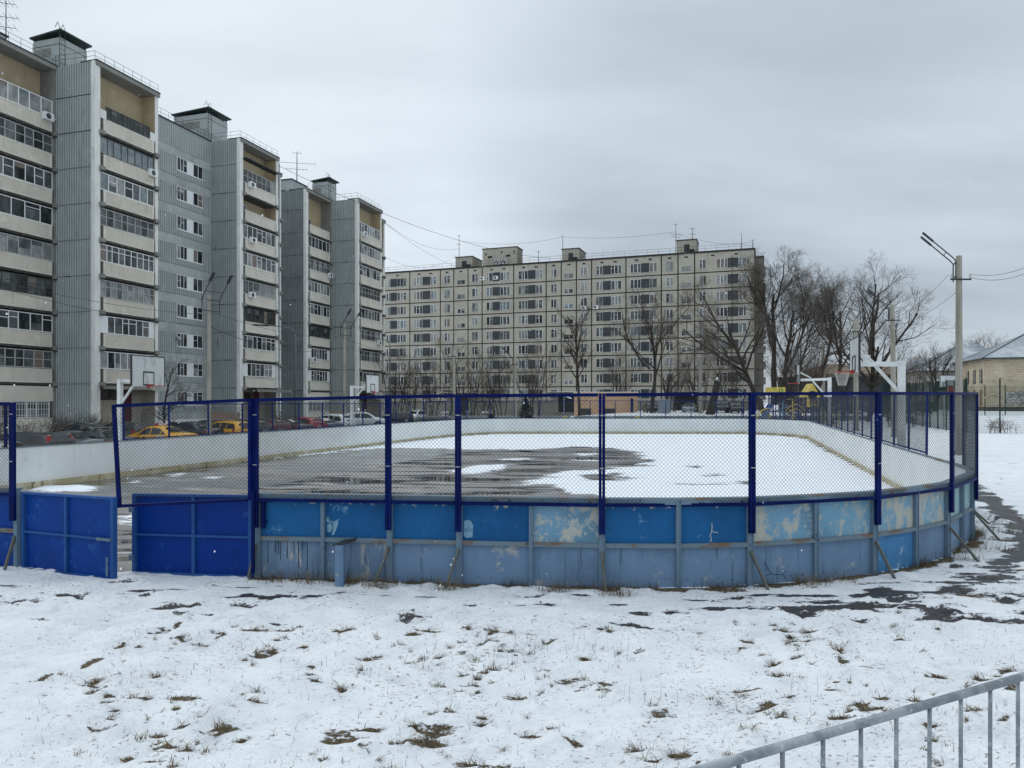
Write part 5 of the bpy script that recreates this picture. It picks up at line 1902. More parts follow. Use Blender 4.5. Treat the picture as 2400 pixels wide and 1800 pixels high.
# whitewashed wing behind
t = T('low_house', 'whitewashed house with a broad grey tin roof half hidden behind the brick house', 'house', (74.9, 133, .95), az)
b = MB()
b.box((0, 0, -1), (20, 17, 7.1))
t.part(b, 'wall', M['white2'])
b = MB()
hiproof(b, 20, 17, 7.2, 5.2, 1.2)
t.part(b, 'roof', [M['tinroof'], M['tin']])
for xx in (2.6, 6.2):
    b = MB()
    b.box((xx, -.05, 3.6), (xx + 1.5, -.002, 5.4), 0)
    b.box((xx - .1, -.07, 5.401), (xx + 1.6, -.002, 5.6), 1)
    t.part(b, 'window', [M['gl1'], M['wframe']])
b = MB()
for yy in (3.0, 8.5):
    b = MB()
    b.face([(-.9, yy, 8.0), (-.9, yy + 2.2, 8.0), (-.9, yy + 1.1, 9.4)])
    b.face([(-.9, yy, 8.0), (2.2, yy, 9.5), (2.2, yy + 1.1, 9.6), (-.9, yy + 1.1, 9.4)])
    b.face([(-.9, yy + 2.2, 8.0), (-.9, yy + 1.1, 9.4), (2.2, yy + 1.1, 9.6), (2.2, yy + 2.2, 9.5)])
    t.part(b, 'dormer', M['tinroof'])
t = T('low_house', 'long low brown building with a dark roof behind the small round trees', 'house', (59, 150, 1.0), az)
b = MB()
b.box((0, 0, -1), (24, 12, 7.0))
t.part(b, 'wall', M['brick'])
b = MB()
hiproof(b, 24, 12, 7.1, 2.4, .5)
t.part(b, 'roof', [M['brownwall'], M['slabdk']])
for xx in range(8):
    b = MB()
    b.box((1.5 + xx * 2.8, -.04, 3.4), (2.8 + xx * 2.8, -.002, 5.2))
    t.part(b, 'window', M['gl2'])
t = T('shed', 'dark grey shed beyond the leaning forked tree', 'shed', (41.5, 112, .9), az)
b = MB()
b.box((0, 0, -.5), (16, 6, 5.2), 0)
b.box((-.3, -.3, 5.201), (16.3, 6.3, 5.45), 1)
t.part(b, 'wall', [M['dpanel'], M['slabdk']])
b = MB()
b.box((2, -.05, 0), (5, -.002, 3.2))
t.part(b, 'shed_door', M['brownwall'])

# transformer building
M['peach'] = wallmat('peach_plaster', (.64, .42, .27), dark=.9, seed=4)
d0 = 104
xa, xb_ = dp(1349, d0)[0], dp(1492, d0)[0]
gz = terr(xa, d0)
t = T('transformer_house', 'small windowless peach-coloured utility building beyond the far boards', 'utility building', (xa, d0, gz - .1), R(-3), None)
L = (xb_ - xa)
b = MB()
b.box((0, 0, -.2), (L, 6, 3.25), 0)
b.box((L - .75, -.06, -.2), (L + .06, 6.05, 3.2), 0)
b.box((-.15, -.2, 3.251), (L + .2, 6.2, 3.5), 0)
b.box((-.16, -.22, 3.501), (L + .22, 6.22, 3.58), 1)
t.part(b, 'wall', [M['peach'], M['wframe']])
for x in (.6, 4.1):
    b = MB()
    b.box((x, -.04, .25), (x + 1.6, -.002, 1.2))
    t.part(b, 'metal_door', M['dpanel'])
b = MB()
b.box((L - .9, -.35, 0), (L - .6, -.07, 2.6))
t.part(b, 'cable_riser', M['post2'])

# heating main
t = T('heating_pipe', 'grey insulated heating pipe on low supports behind the playground', 'pipe', (10, 80, .3), 0, None, True)
b = MB()
zz = terr(0, 80)
b.tube([(-10.5, 79, zz - .3), (-10.5, 79, zz + .60), (-10.0, 79.1, zz + .72), (0, 80, zz + .72), (20, 81, zz + .70), (41, 83, zz + .7)], .28, 12)
t.part(b, 'pipe', mat('pipe_lagging', (.13, .145, .15), [((.24, .26, .27), .8, .5, .65, O1, 1), ((.05, .05, .05), 3, .6, .7, O1, 2), ((.6, .62, .65), .5, .64, .7, O1, 6)], rough=.6), None, True)
for i in range(13):
    x = -9 + i * 4
    y = 80 + x * .04
    b = MB()
    b.box((x - .3, y - .25, zz - .3), (x + .3, y + .25, zz + .44))
    t.part(b, 'support', M['conc'])
# dark green sports-court fence
M['green'] = mat('dark_green_fence', (.010, .028, .022), rough=.5)
def meshfence(name, label, a, b_, h, step=2.5, vs=.055, r=.0035, green=True, back=0):
    L = hypot(b_[0] - a[0], b_[1] - a[1])
    n = max(1, round(L / step))
    t = T('mesh_fence', label, 'fence', (a[0], a[1], 0), 0, 'dark green fences of the sports court', True)
    gz = lambda u: terr(a[0] + (b_[0] - a[0]) * u, a[1] + (b_[1] - a[1]) * u)
    P_ = lambda u, z: V((a[0] + (b_[0] - a[0]) * u, a[1] + (b_[1] - a[1]) * u, gz(u) + z))
    for i in range(n + 1):
        m_ = MB()
        m_.bar(P_(i / n, -.1), P_(i / n, h + .12), .08, .08, (0, 1, 0))
        t.part(m_, 'fence_post', M['green'])
    for i in range(n):
        m_ = MB()
        u0, u1 = i / n, (i + 1) / n
        k = int(L / n / vs)
        for j in range(1, k):
            u = u0 + (u1 - u0) * j / k
            m_.tube([P_(u, .06), P_(u, h)], r, 3, 0, False)
        z = .06
        while z <= h + .01:
            m_.tube([P_(u0, z), P_(u1, z)], r * 1.4, 3, 0, False)
            z += .2
        t.part(m_, 'mesh_panel', M['green'])
meshfence('a', 'front of the green mesh court fence, right of the nearest lamp pole', (36.8, 58.7), (49.5, 57.6), 4.3)
meshfence('b', 'green mesh court fence running away behind the right rink boards', (36.8, 58.9), (45.3, 88.5), 4.3, 2.5, .06, .006)
meshfence('c', 'rear green mesh court fence before the brick house', (45.8, 90), (80, 95), 3.8, 3.0, .08, .006)
# hoop inside the court, facing the camera
t = T('basketball_hoop', 'basketball hoop with a white board behind the green court fence', 'basketball hoop', (39.3, 65.0, -.05), 0, 'basketball hoops round the yard', True)
b = MB()
b.tube([(39.3, 66.0, -.1), (39.3, 66.0, 3.0), (39.3, 65.1, 3.9)], .07, 8)
t.part(b, 'post', M['white'])
b = MB()
b.box((38.35, 65.0, 3.80), (40.2, 65.05, 4.90))
bo = t.part(b, 'backboard', M['hoopboard2'])
b = MB()
for p, q in (((38.97, 3.95), (39.63, 3.95)), ((38.97, 4.4), (39.63, 4.4)), ((38.97, 3.95), (38.97, 4.4)), ((39.63, 3.95), (39.63, 4.4)), ((38.37, 3.82), (38.37, 4.9)), ((40.18, 3.82), (40.18, 4.9)), ((38.37, 4.88), (40.18, 4.88)), ((38.37, 3.82), (40.18, 3.82))):
    b.bar((p[0], 64.995, p[1]), (q[0], 64.995, q[1]), .05, .008, (0, 1, 0))
t.part(b, 'marking', M['iron'], bo)
b = MB()
b.tube([(39.3 + .225 * cos(i * pi / 8), 64.7 + .225 * sin(i * pi / 8), 3.86) for i in range(17)], .025, 6)
b.box((39.1, 64.94, 3.1), (39.5, 64.99, 3.9))
t.part(b, 'rim', M['red'], bo)
# park bench behind the right boards
t = T('park_bench', 'dark green slatted bench on the snow behind the tall right hoop', 'bench', (37.6, 70, 0), R(-8), None)
for i in range(3):
    b = MB()
    b.box((-1.3, -.18 + i * .16, .43), (1.3, -.05 + i * .16, .47))
    t.part(b, 'seat_slat', M['green'])
for i in range(3):
    b = MB()
    b.box((-1.3, .33 + i * .03, .60 + i * .16), (1.3, .36 + i * .03, .72 + i * .16))
    t.part(b, 'back_slat', M['green'])
for x in (-1.1, 1.1):
    for y in (-.15, .28):
        b = MB()
        b.box((x - .03, y - .03, -.08), (x + .03, y + .03, .43 if y < 0 else 1.05))
        t.part(b, 'leg', M['green'])
# ---------------------------------------------------------------- bare trees
M['bark'] = mat('dark_bark', (.040, .033, .028), [((.075, .062, .050), 2.5, .45, .65, (1, 1, .3), 1), ((.018, .015, .013), 6, .55, .7, (1, 1, .3), 3)], rough=.95, bump=.4, bscale=12, kind='obj')
M['twigs'] = mat('bare_twigs', (.075, .063, .053), [((.12, .098, .08), .5, .45, .6, O1, 2)], rough=.95, kind='obj')
M['snowcap'] = mat('branch_snow', (.75, .78, .82), rough=.8)
class Tree:
    def __init__(s, seed):
        s.r = random.Random(seed)
        s.big, s.small = MB(), MB()
    def limb(s, p, d, L, r, lvl, maxl, kids, up=.25, wob=.25, shrink=.62, snow=False):
        rn = s.r
        n = 7 if lvl == 0 else (5 if lvl < 3 else (4 if lvl < 4 else 3))
        if lvl >= maxl:
            n = 2
        pts, rs = [V(p)], [r]
        d = V(d).normalized()
        seg = L / n
        dirs = [d.copy()]
        for i in range(n):
            d = (d + V((rn.gauss(0, wob), rn.gauss(0, wob), rn.gauss(0, wob * .7))) * (.55 if lvl < 2 else .8) + V((0, 0, up * .3))).normalized()
            pts.append(pts[-1] + d * seg)
            dirs.append(d.copy())
            rs.append(max(r * (1 - (i + 1) / n * (.62 if lvl < maxl else .8)), .0045))
        tgt = s.big if r > .035 else s.small
        tgt.tube(pts, rs, 7 if r > .12 else (5 if r > .035 else 3), 0, False)
        if snow and r > .05:
            s.big.tube([q + V((0, 0, rr * .75)) for q, rr in zip(pts, rs)], [rr * .45 for rr in rs], 4, 1, False)
        if lvl >= maxl:
            return
        k = kids[lvl] if isinstance(kids[lvl], int) else rn.randint(*kids[lvl])
        for c in range(k):
            t = (.30 if lvl else .38) + (.97 - (.30 if lvl else .38)) * (c + rn.random() * .7) / k
            x = min(n - 1e-3, t * n)
            i = int(x)
            q = pts[i].lerp(pts[i + 1], x - i)
            base = dirs[i + 1]
            az = rn.random() * 2 * pi
            o = base.orthogonal().normalized()
            o2 = base.cross(o)
            spread = (.45 + .45 * rn.random()) * (1.0 if lvl < 2 else 1.15)
            nd = base * cos(spread) + (o * cos(az) + o2 * sin(az)) * sin(spread)
            rr = rs[i] * ((.46 if lvl < 1 else .42) + .16 * rn.random())
            s.limb(q, nd, L * shrink * (1.1 - .45 * t) * (.75 + .5 * rn.random()), max(rr, .0075), lvl + 1, maxl, kids, up, wob, shrink, snow and lvl < 1)
    def done(s, label, loc, group='bare trees', name='bare_tree', cat='tree', rz=0):
        t = T(name, label, cat, loc, rz, group)
        if s.big.v:
            t.part(s.big, 'trunk', [M['bark'], M['snowcap']], None, True)
        if s.small.v:
            t.part(s.small, 'crown', M['twigs'])
        return t.o
def at(px, d, dz=-.1):
    x = dp(px, d)[0]
    return (x, d, terr(x, d) + dz)
# big tree at the right end of the panel house: several upright limbs
s = Tree(21)
for dr, L, r in (((.02, .0, 1), 14.0, .40), ((.38, .1, 1), 13.0, .32), ((.66, .2, .75), 11.5, .20), ((.16, -.3, 1), 12.5, .22)):
    s.limb((0, 0, 0) if r > .4 else (dr[0] * 2.2, 0, 1.6), dr, L, r, 0, 5, ((6, 8), (5, 7), (6, 8), (5, 6), (4, 5)), .28, .20, .60)
TA = s.done('tallest bare tree, many-stemmed, at the right end of the panel house', at(1812, 90))
# tree leaning left in front of the panel house with a long low snow-lined limb
s = Tree(33)
s.limb((0, 0, 0), (-.42, 0, 1), 11.5, .34, 0, 5, ((7, 8), (5, 6), (5, 7), (4, 6), (4, 5)), .30, .16, .60)
s.limb((-2.6, 0, 5.6), (-1, .05, .45), 8.5, .20, 1, 5, (6, (5, 6), (5, 6), (4, 5), (4, 5)), .22, .2, .6, True)
s.limb((-3.4, 0, 8.0), (-.65, .1, .8), 7.5, .18, 1, 5, (6, (5, 6), (5, 6), (4, 5), (4, 5)), .22, .2, .6, True)
s.limb((-.6, 0, 2.5), (-1, -.1, .15), 4.5, .10, 2, 5, (6, 5, 5, 5, (4, 5)), .15, .2, .6, True)
s.done('bare tree leaning left over the panel house with snow-lined limbs', at(1800, 82))
# crooked forked tree
s = Tree(5)
s.limb((0, 0, 0), (-.30, 0, 1), 5.5, .28, 1, 5, (3, (4, 5), (5, 6), (5, 6), (4, 5)), .30, .14, .8)
s.limb((-1.3, 0, 4.2), (.28, .05, 1), 8.5, .2, 1, 5, (8, (5, 6), (6, 7), (5, 6), (4, 5)), .25, .18, .62)
s.limb((-.1, 0, 2.0), (.26, .1, 1), 10, .24, 1, 5, (8, (5, 6), (6, 7), (5, 6), (4, 5)), .25, .18, .6)
s.limb((.9, 0, 6.5), (-.35, -.1, 1), 7, .14, 1, 5, (8, (5, 6), (6, 7), (5, 6), (4, 5)), .25, .18, .6)
s.limb((2.0, 0, 8), (.3, -.1, 1), 5.5, .12, 2, 5, (8, 6, (6, 7), (5, 6), (4, 5)), .25, .18, .6)
s.done('crooked bare tree forking low behind the near right backboard', at(1952, 75))
# spreading tree leaning right, heavy lower limb
s = Tree(14)
s.limb((0, 0, 0), (.10, 0, 1), 8.5, .30, 1, 5, ((5, 6), (5, 6), (6, 7), (5, 6), (4, 5)), .26, .18, .75)
s.limb((.5, 0, 5.2), (.10, .1, 1), 9.5, .24, 1, 5, (9, (5, 7), (6, 7), (5, 6), (4, 5)), .25, .18, .6)
s.limb((.5, 0, 4.5), (.55, 0, .9), 8.6, .20, 1, 5, (9, (5, 7), (6, 7), (5, 6), (4, 5)), .25, .18, .6)
s.limb((.4, 0, 4.2), (-.55, .1, .85), 7.5, .2, 1, 5, (8, (5, 6), (6, 7), (5, 6), (4, 5)), .25, .18, .62)
s.limb((.5, 0, 3.8), (.9, .1, .6), 4.6, .14, 1, 5, (8, (5, 6), (5, 7), (5, 6), (4, 5)), .25, .18, .62)
s.limb((.1, 0, 7.5), (-.15, -.2, 1), 8, .18, 1, 5, (9, (5, 7), (6, 7), (5, 6), (4, 5)), .25, .18, .6)
s.limb((-3.0, -.3, .2), (.35, 0, 1), 4.5, .24, 2, 5, (5, 5, 5, 5, (4, 5)), .1, .1, .6)
s.done('broad round-crowned bare tree leaning right, its twigs behind a twin-armed lamp pole', at(2036, 80))
# round tree left of the nearest lamp pole; and the copy behind the roofs
s = Tree(8)
for q in range(6):
    an = q * 1.05
    s.limb((0, 0, .8 + .5 * q), (cos(an) * .45, sin(an) * .45, 1), 6.6 - .2 * q, .15, 1, 4, (9, (6, 7), (6, 7), (6, 7)), .14, .16, .58)
s.limb((0, 0, 0), (0, 0, 1), 5.5, .24, 3, 4, (0, 0, 0, 0), .3, .04)
TR = s.done('round-crowned smaller bare tree left of the nearest right lamp pole', at(2193, 108))
dup(TR, at(2293, 172, 1.5), 2.0, 'distant bare tree showing above the tin roofs on the right', 1.62)
dup(TR, at(2335, 178, 0), 4.0, 'lower distant bare tree just right of the treetop above the tin roofs', 1.2)
# trees before the panel house
s = Tree(55)
s.limb((0, 0, 0), (-.02, 0, 1), 12.5, .30, 0, 5, ((7, 8), (5, 6), (5, 6), (4, 5), (4, 5)), .28, .10, .58)
s.limb((-.2, 0, 6.2), (-.75, .1, .8), 8.5, .18, 1, 5, (9, (5, 6), (5, 6), (4, 5), (4, 5)), .22, .18, .6, True)
s.limb((-.1, 0, 8.6), (.7, -.1, .8), 7.5, .14, 1, 5, (8, (5, 6), (5, 6), (4, 5), (4, 5)), .22, .18, .6)
s.limb((1.9, 0, 0), (.0, 0, 1), 5.5, .26, 2, 4, (6, 6, 6, 5), .2, .1, .6)
TC = s.done('large spreading bare tree before the middle right of the panel house', at(1527, 100))
s = Tree(61)
s.limb((0, 0, 0), (.02, 0, 1), 13.0, .22, 0, 4, ((26, 28), (6, 7), (6, 7), (5, 6)), .12, .06, .38)
TS = s.done('slim upright bare tree before the panel house, left of the peach utility building', at(1358, 100))
s = Tree(71)
for q in range(6):
    an = q * 1.6 + .4
    s.limb((.6 * cos(an), .6 * sin(an), 0), (cos(an) * .20, sin(an) * .20, 1), 9.2 - .8 * q, .085, 1, 4, (9, (9, 11), (6, 7), (6, 7)), .2, .12, .5)
TB = s.done('bushy bare tree at the left end of the panel house', at(925, 100))
for px, d, sc, rz, lb in ((1010, 102, .92, 1.0, 'bare multi-stemmed tree just left of the pale concrete pole'), (1098, 98, 1.12, 2.2, 'taller bare multi-stemmed tree right of the pale concrete pole'),
                          (1172, 103, 1.0, 3.0, 'twiggy bare tree left of the one-armed lamp pole'), (1248, 99, 1.06, 4.1, 'bare many-stemmed tree right of the one-armed lamp pole'),
                          (1452, 106, .9, .5, 'dense bare shrub-like tree above the peach utility building'), (1575, 108, .85, 5.2, 'low bare tree right of the large spreading tree'),
                          (1640, 104, .95, 2.8, 'thin bare tree behind the plain concrete pole'), (1710, 110, .95, 1.7, 'bare bush-like tree behind the sawn-off trunk'),
                          (965, 108, .78, 3.6, 'low bare thicket tree near the left corner of the panel house'), (1130, 110, .75, 5.6, 'small bare tree low before the middle left of the panel house'),
                          (1850, 106, 1.25, .8, 'dense dark bare thicket right of the tallest tree'), (1885, 112, 1.15, 4.6, 'dense dark bare thicket behind the slim street lamp on the right'),
                          (1915, 122, 1.0, 2.0, 'hazy bare thicket left of the crooked forked tree'), (2140, 118, .8, 3.3, 'low bare tree before the long brown building'),
                          (2085, 122, .7, 1.1, 'small bare tree seen through the arm of the tall right hoop')):
    dup(TB, at(px, d), rz, lb, sc)
s = Tree(91)
s.limb((0, 0, 0), (.05, 0, 1), 2.6, .12, 2, 4, (3, 3, 6, 5), .1, .1)
s.limb((.05, 0, 1.9), (.35, -.1, 1), 3.8, .09, 1, 4, (9, (6, 7), (6, 7), (4, 5)), .12, .16, .55)
s.limb((.05, 0, 2.2), (1, -.2, .45), 2.8, .06, 1, 4, (9, (6, 7), (6, 7), (4, 5)), .02, .16, .55)
s.limb((.05, 0, 1.6), (.6, .2, .6), 2.6, .05, 1, 4, (8, (6, 7), (6, 7), (4, 5)), .02, .16, .6)
s.done('small dark bare tree by the first entrance, right of the weathered hoop', at(380, 56))
# sawn-off leaning trunk
b = MB()
p = at(1664, 95)
b.tube([V(p), V(p) + V((.35, 0, 1.6)), V(p) + V((.75, 0, 3.2)), V(p) + V((1.0, 0, 4.55))], [.62, .52, .45, .40], 10)
b.tube([V(p) + V((1.0, 0, 4.56)), V(p) + V((1.02, 0, 4.62))], [.38, .30], 10, 1)
solo(b, 'sawn_trunk', [M['bark'], M['snowcap']], 'thick leaning sawn-off trunk with a pale snowy top', 'tree trunk', p, None, True)
# bare hedges by the nearest block
def bush(label, px, d, w, h, n, seed, z=None, cat='bush'):
    rn = random.Random(seed)
    p = at(px, d)
    s = Tree(seed)
    for _ in range(n):
        x, y = rn.uniform(-w, w), rn.uniform(-.5, .5)
        s.limb((x, y, 0), (rn.gauss(0, .35), rn.gauss(0, .3), 1), h * (.6 + .5 * rn.random()), .022, 2, 4, (0, 0, (5, 7), (4, 5)), .1, .2, .55)
    t = T('bare_bush', label, cat, p, 0, 'bare bushes')
    t.part(s.small, 'twigs', M['twigs'])
bush('bare hedge below the barred ground-floor window at the far left', 40, 49, 3.2, 1.9, 40, 3)
bush('dense bare hedge at the foot of the first ribbed wall', 185, 52, 2.0, 1.9, 46, 5)
bush('small bare bush beside the second entrance canopy', 668, 72, 1.3, 1.7, 26, 7)
bush('twiggy bush growing at the green court fence beside its dark post', 2345, 57.5, 1.0, 1.3, 16, 9)

# snowy young firs
M['fir'] = mat('fir_needles', (.016, .026, .020), [((.03, .045, .03), 5, .5, .7, O1, 1), ((.55, .6, .64), 4.5, .60, .66, O1, 4)], rough=.9, kind='obj')
def fir(label, px, d, h, w, seed):
    rn = random.Random(seed)
    p = at(px, d)
    t = T('fir_bush', label, 'fir', p, 0, 'snow-dusted firs beyond the boards')
    b = MB()
    b.tube([(0, 0, 0), (0, 0, h)], [.08, .02], 6)
    t.part(b, 'trunk', M['bark'])
    b = MB()
    for i in range(420):
        f = rn.random() ** .8
        z = h * (.04 + .96 * f)
        R_ = w * (1 - f) ** .8 + .08
        an = rn.random() * 6.28
        L = R_ * (.55 + .5 * rn.random())
        c, s_ = cos(an), sin(an)
        q0 = V((c * L * .35, s_ * L * .35, z))
        q1 = V((c * L, s_ * L, z - .12 * L + .1 * rn.random()))
        sd = V((-s_, c, 0)) * (.06 + .08 * rn.random())
        b.face([q0 - sd * .5, q1, q0 + sd * .5, q0 + V((0, 0, .08))])
        b.face([q0 + V((0, 0, .05)) - sd, q1 + V((0, 0, .03)), q0 - V((0, 0, .05)) + sd])
    t.part(b, 'needles', M['fir'])
fir('low snow-dusted fir bush left of the tall far fir', 1151, 64, 1.5, 1.3, 1)
fir('tall dark fir beside the red climbing frame', 1232, 66, 3.0, 1.4, 2)

# ---------------------------------------------------------------- cars
def carpaint(name, c, r=.22, met=.0):
    return mat(name, c, [(sh(c, .7), 1.5, .5, .75, O1, 1), ((.20, .19, .18), 2.5, .70, .9, (1, 1, .6), 3)], rough=r, metal=met, spec=.5, kind='obj', coat=.4)
M['tyre'] = mat('tyre', (.012, .012, .012), rough=.85)
M['rim'] = mat('wheel_rim', (.35, .36, .37), rough=.35, metal=.7)
M['cglass'] = glass('car_glass', (.008, .010, .012), (.02, .024, .027), .05)
M['tail'] = mat('tail_lamp', (.30, .012, .015), rough=.2)
M['head'] = mat('head_lamp', (.55, .57, .58), rough=.12)
M['plate'] = mat('number_plate', (.68, .68, .66), rough=.4)
SHAPES = {   # stations: y, z bottom, z shoulder, z top, half width, half width of the top
    'sedan': (4.55, [(-2.27, .38, .72, .84, .66, .58), (-2.2, .27, .86, 1.00, .80, .66), (-1.75, .20, .93, 1.06, .88, .70), (-1.35, .19, .94, 1.12, .90, .64), (-.80, .19, .94, 1.38, .90, .58), (-.25, .19, .93, 1.46, .90, .60), (.35, .19, .92, 1.42, .90, .60), (.75, .19, .91, 1.22, .90, .64), (1.15, .19, .89, .99, .89, .72), (1.7, .20, .83, .90, .87, .72), (2.12, .26, .70, .77, .80, .66), (2.28, .36, .58, .63, .66, .55)],
              [(-1.12, 1.00), (-.72, 1.28), (-.2, 1.37), (.32, 1.33), (.88, .98)], (.33, 1.40, 1.08, 1.01), (-.86, 1.36, -1.52, 1.09)),
    'hatch': (4.0, [(-2.0, .36, .80, .98, .68, .60), (-1.94, .26, .95, 1.15, .82, .66), (-1.72, .20, .98, 1.36, .86, .60), (-1.2, .19, .97, 1.48, .87, .58), (-.5, .19, .95, 1.52, .87, .60), (.2, .19, .93, 1.49, .87, .60), (.65, .19, .92, 1.28, .87, .63), (1.05, .19, .90, 1.02, .86, .70), (1.5, .20, .84, .92, .84, .70), (1.88, .27, .70, .77, .77, .62), (2.02, .36, .58, .62, .62, .52)],
              [(-1.62, 1.10), (-1.3, 1.36), (-.5, 1.42), (.15, 1.39), (.8, 1.0)], (.18, 1.46, .98, 1.04), (-1.70, 1.38, -1.93, 1.02)),
    'wagon': (4.6, [(-2.3, .36, .80, .98, .68, .60), (-2.24, .26, .94, 1.12, .82, .66), (-2.02, .20, .97, 1.36, .88, .60), (-1.5, .19, .96, 1.46, .90, .60), (-.6, .19, .95, 1.50, .90, .61), (.25, .19, .93, 1.46, .90, .60), (.75, .19, .92, 1.24, .90, .64), (1.15, .19, .90, 1.01, .89, .72), (1.7, .20, .84, .91, .87, .72), (2.15, .27, .71, .78, .80, .64), (2.3, .36, .58, .63, .66, .54)],
              [(-1.95, 1.10), (-1.65, 1.33), (-.6, 1.40), (.2, 1.36), (.88, .99)], (.22, 1.43, 1.08, 1.03), (-2.02, 1.37, -2.24, 1.0)),
    'suv': (4.5, [(-2.25, .45, .92, 1.14, .70, .62), (-2.18, .34, 1.06, 1.32, .86, .70), (-1.98, .28, 1.10, 1.58, .91, .66), (-1.4, .26, 1.10, 1.70, .93, .66), (-.5, .26, 1.08, 1.74, .93, .67), (.3, .26, 1.06, 1.69, .93, .66), (.78, .26, 1.05, 1.44, .93, .70), (1.15, .26, 1.03, 1.17, .92, .76), (1.7, .28, .98, 1.07, .90, .76), (2.1, .36, .84, .92, .84, .68), (2.25, .46, .70, .76, .70, .58)],
            [(-1.9, 1.24), (-1.62, 1.52), (-.5, 1.60), (.25, 1.56), (.9, 1.14)], (.27, 1.66, 1.1, 1.19), (-1.98, 1.59, -2.18, 1.14)),
}
def interp(st, y, i):
    for a, b in zip(st[:-1], st[1:]):
        if a[0] <= y <= b[0]:
            t = (y - a[0]) / (b[0] - a[0])
            return a[i] + (b[i] - a[i]) * t
    return st[0][i] if y < st[0][0] else st[-1][i]
CARS = {}
def car(kind, colour, label, loc, rz, tail='wide', extra=None, name='parked_car', cat='car'):
    L, st, win, ws, rw = SHAPES[kind]
    key = (kind, colour, tail)
    if key in CARS and not extra:
        return dup(CARS[key], loc, rz, label)
    t = T(name, label, cat, loc, rz, 'parked cars')
    def ringp(q):
        y, zb, zs, zt, w, wt = q
        return [(0, zb), (w * .78, zb), (w * .95, zb + .10), (w, (zb + zs) / 2), (w * .99, zs - .10), (w * .955, zs), (wt + (w * .955 - wt) * .10, zt - .09 * (1 if zt - zs > .2 else .6)), (wt * .86, zt - .015), (0, zt + .012)]
    # denser stations for a smooth shell
    ys = []
    for a, b_ in zip(st[:-1], st[1:]):
        n = 2 if b_[0] - a[0] > .25 else 1
        ys += [a[0] + (b_[0] - a[0]) * i / n for i in range(n)]
    ys.append(st[-1][0])
    dn = [tuple([y] + [interp(st, y, i) for i in range(1, 6)]) for y in ys]
    b = MB()
    rows = []
    for q in dn:
        h = ringp(q)
        full = [(x, z) for x, z in h] + [(-x, z) for x, z in h[-2:0:-1]]
        rows.append([len(b.v) + i for i in range(len(full))])
        b.v += [(x, q[0], z) for x, z in full]
    m = len(rows[0])
    wheel_y = (st[0][0] + .85 + (.1 if kind != 'hatch' else 0), st[-1][0] - .88)
    for r0, r1 in zip(rows[:-1], rows[1:]):
        for j in range(m):
            b.f.append((r0[j], r0[(j + 1) % m], r1[(j + 1) % m], r1[j]))
            b.m.append(0)
    b.f.append(tuple(rows[0][::-1]))
    b.f.append(tuple(rows[-1]))
    b.m += [0, 0]
    t.part(b, 'body', [M[colour]], None, True)
    RW = .33 if kind != 'suv' else .37
    # dark wheel arches
    for sx in (-1, 1):
        for wy in wheel_y:
            b = MB()
            w = interp(st, wy, 4)
            ring = [(sx * (w * 1.0 + .008), wy + (RW + .07) * cos(i * pi / 10), RW + (RW + .07) * sin(i * pi / 10)) for i in range(11)]
            b.face(ring)
            for p, q in zip(ring[:-1], ring[1:]):
                b.face([p, q, (q[0] - sx * .12, q[1], q[2]), (p[0] - sx * .12, p[1], p[2])])
            t.part(b, 'wheel_arch', M['black'])
            b = MB()
            xo, xi = sx * (w + .012), sx * (w - .19)
            b.tube([(xi, wy, RW), (xo - sx * .02, wy, RW), (xo, wy, RW)], [RW, RW, RW * .93], 20)
            wh = t.part(b, 'wheel', M['tyre'], None, False)
            b = MB()
            b.tube([(xo + sx * .001, wy, RW), (xo + sx * .012, wy, RW)], [RW * .64, RW * .5], 14)
            t.part(b, 'rim', M['rim'], wh)
    # side windows
    def sidex(y, z):
        zs, zt, w, wt = (interp(st, y, i) for i in (2, 3, 4, 5))
        x0, x1 = w * .955, wt + (w * .955 - wt) * .10
        z1 = zt - .09
        f = min(1, max(0, (z - zs) / max(.05, z1 - zs)))
        return x0 + (x1 - x0) * f
    zbelt = lambda y: interp(st, y, 2) + .035
    poly_top = win
    def topz(y):
        for a, c in zip(win[:-1], win[1:]):
            if a[0] <= y <= c[0]:
                return a[1] + (c[1] - a[1]) * (y - a[0]) / (c[0] - a[0])
        return win[0][1]
    y0, y1 = win[0][0], win[-1][0]
    mid = (y0 * .48 + y1 * .52) if kind != 'hatch' else (y0 * .45 + y1 * .55)
    q3 = y0 + (y1 - y0) * (.30 if kind in ('wagon', 'suv') else .16)
    for sx in (-1, 1):
        for ya, yb in ((y0, q3 - .03), (q3 + .03, mid - .035), (mid + .035, y1)):
            if yb - ya < .12:
                continue
            b = MB()
            N = 6
            cols_ = []
            for i in range(N + 1):
                y = ya + (yb - ya) * i / N
                lo, hi = zbelt(y), max(zbelt(y) + .01, topz(y))
                cols_.append(((sx * (sidex(y, lo) + .012), y, lo), (sx * (sidex(y, (lo + hi) / 2) + .012), y, (lo + hi) / 2), (sx * (sidex(y, hi) + .012), y, hi)))
            for c0, c1 in zip(cols_[:-1], cols_[1:]):
                for i in (0, 1):
                    b.face([c0[i], c1[i], c1[i + 1], c0[i + 1]])
            t.part(b, 'side_window', M['cglass'])
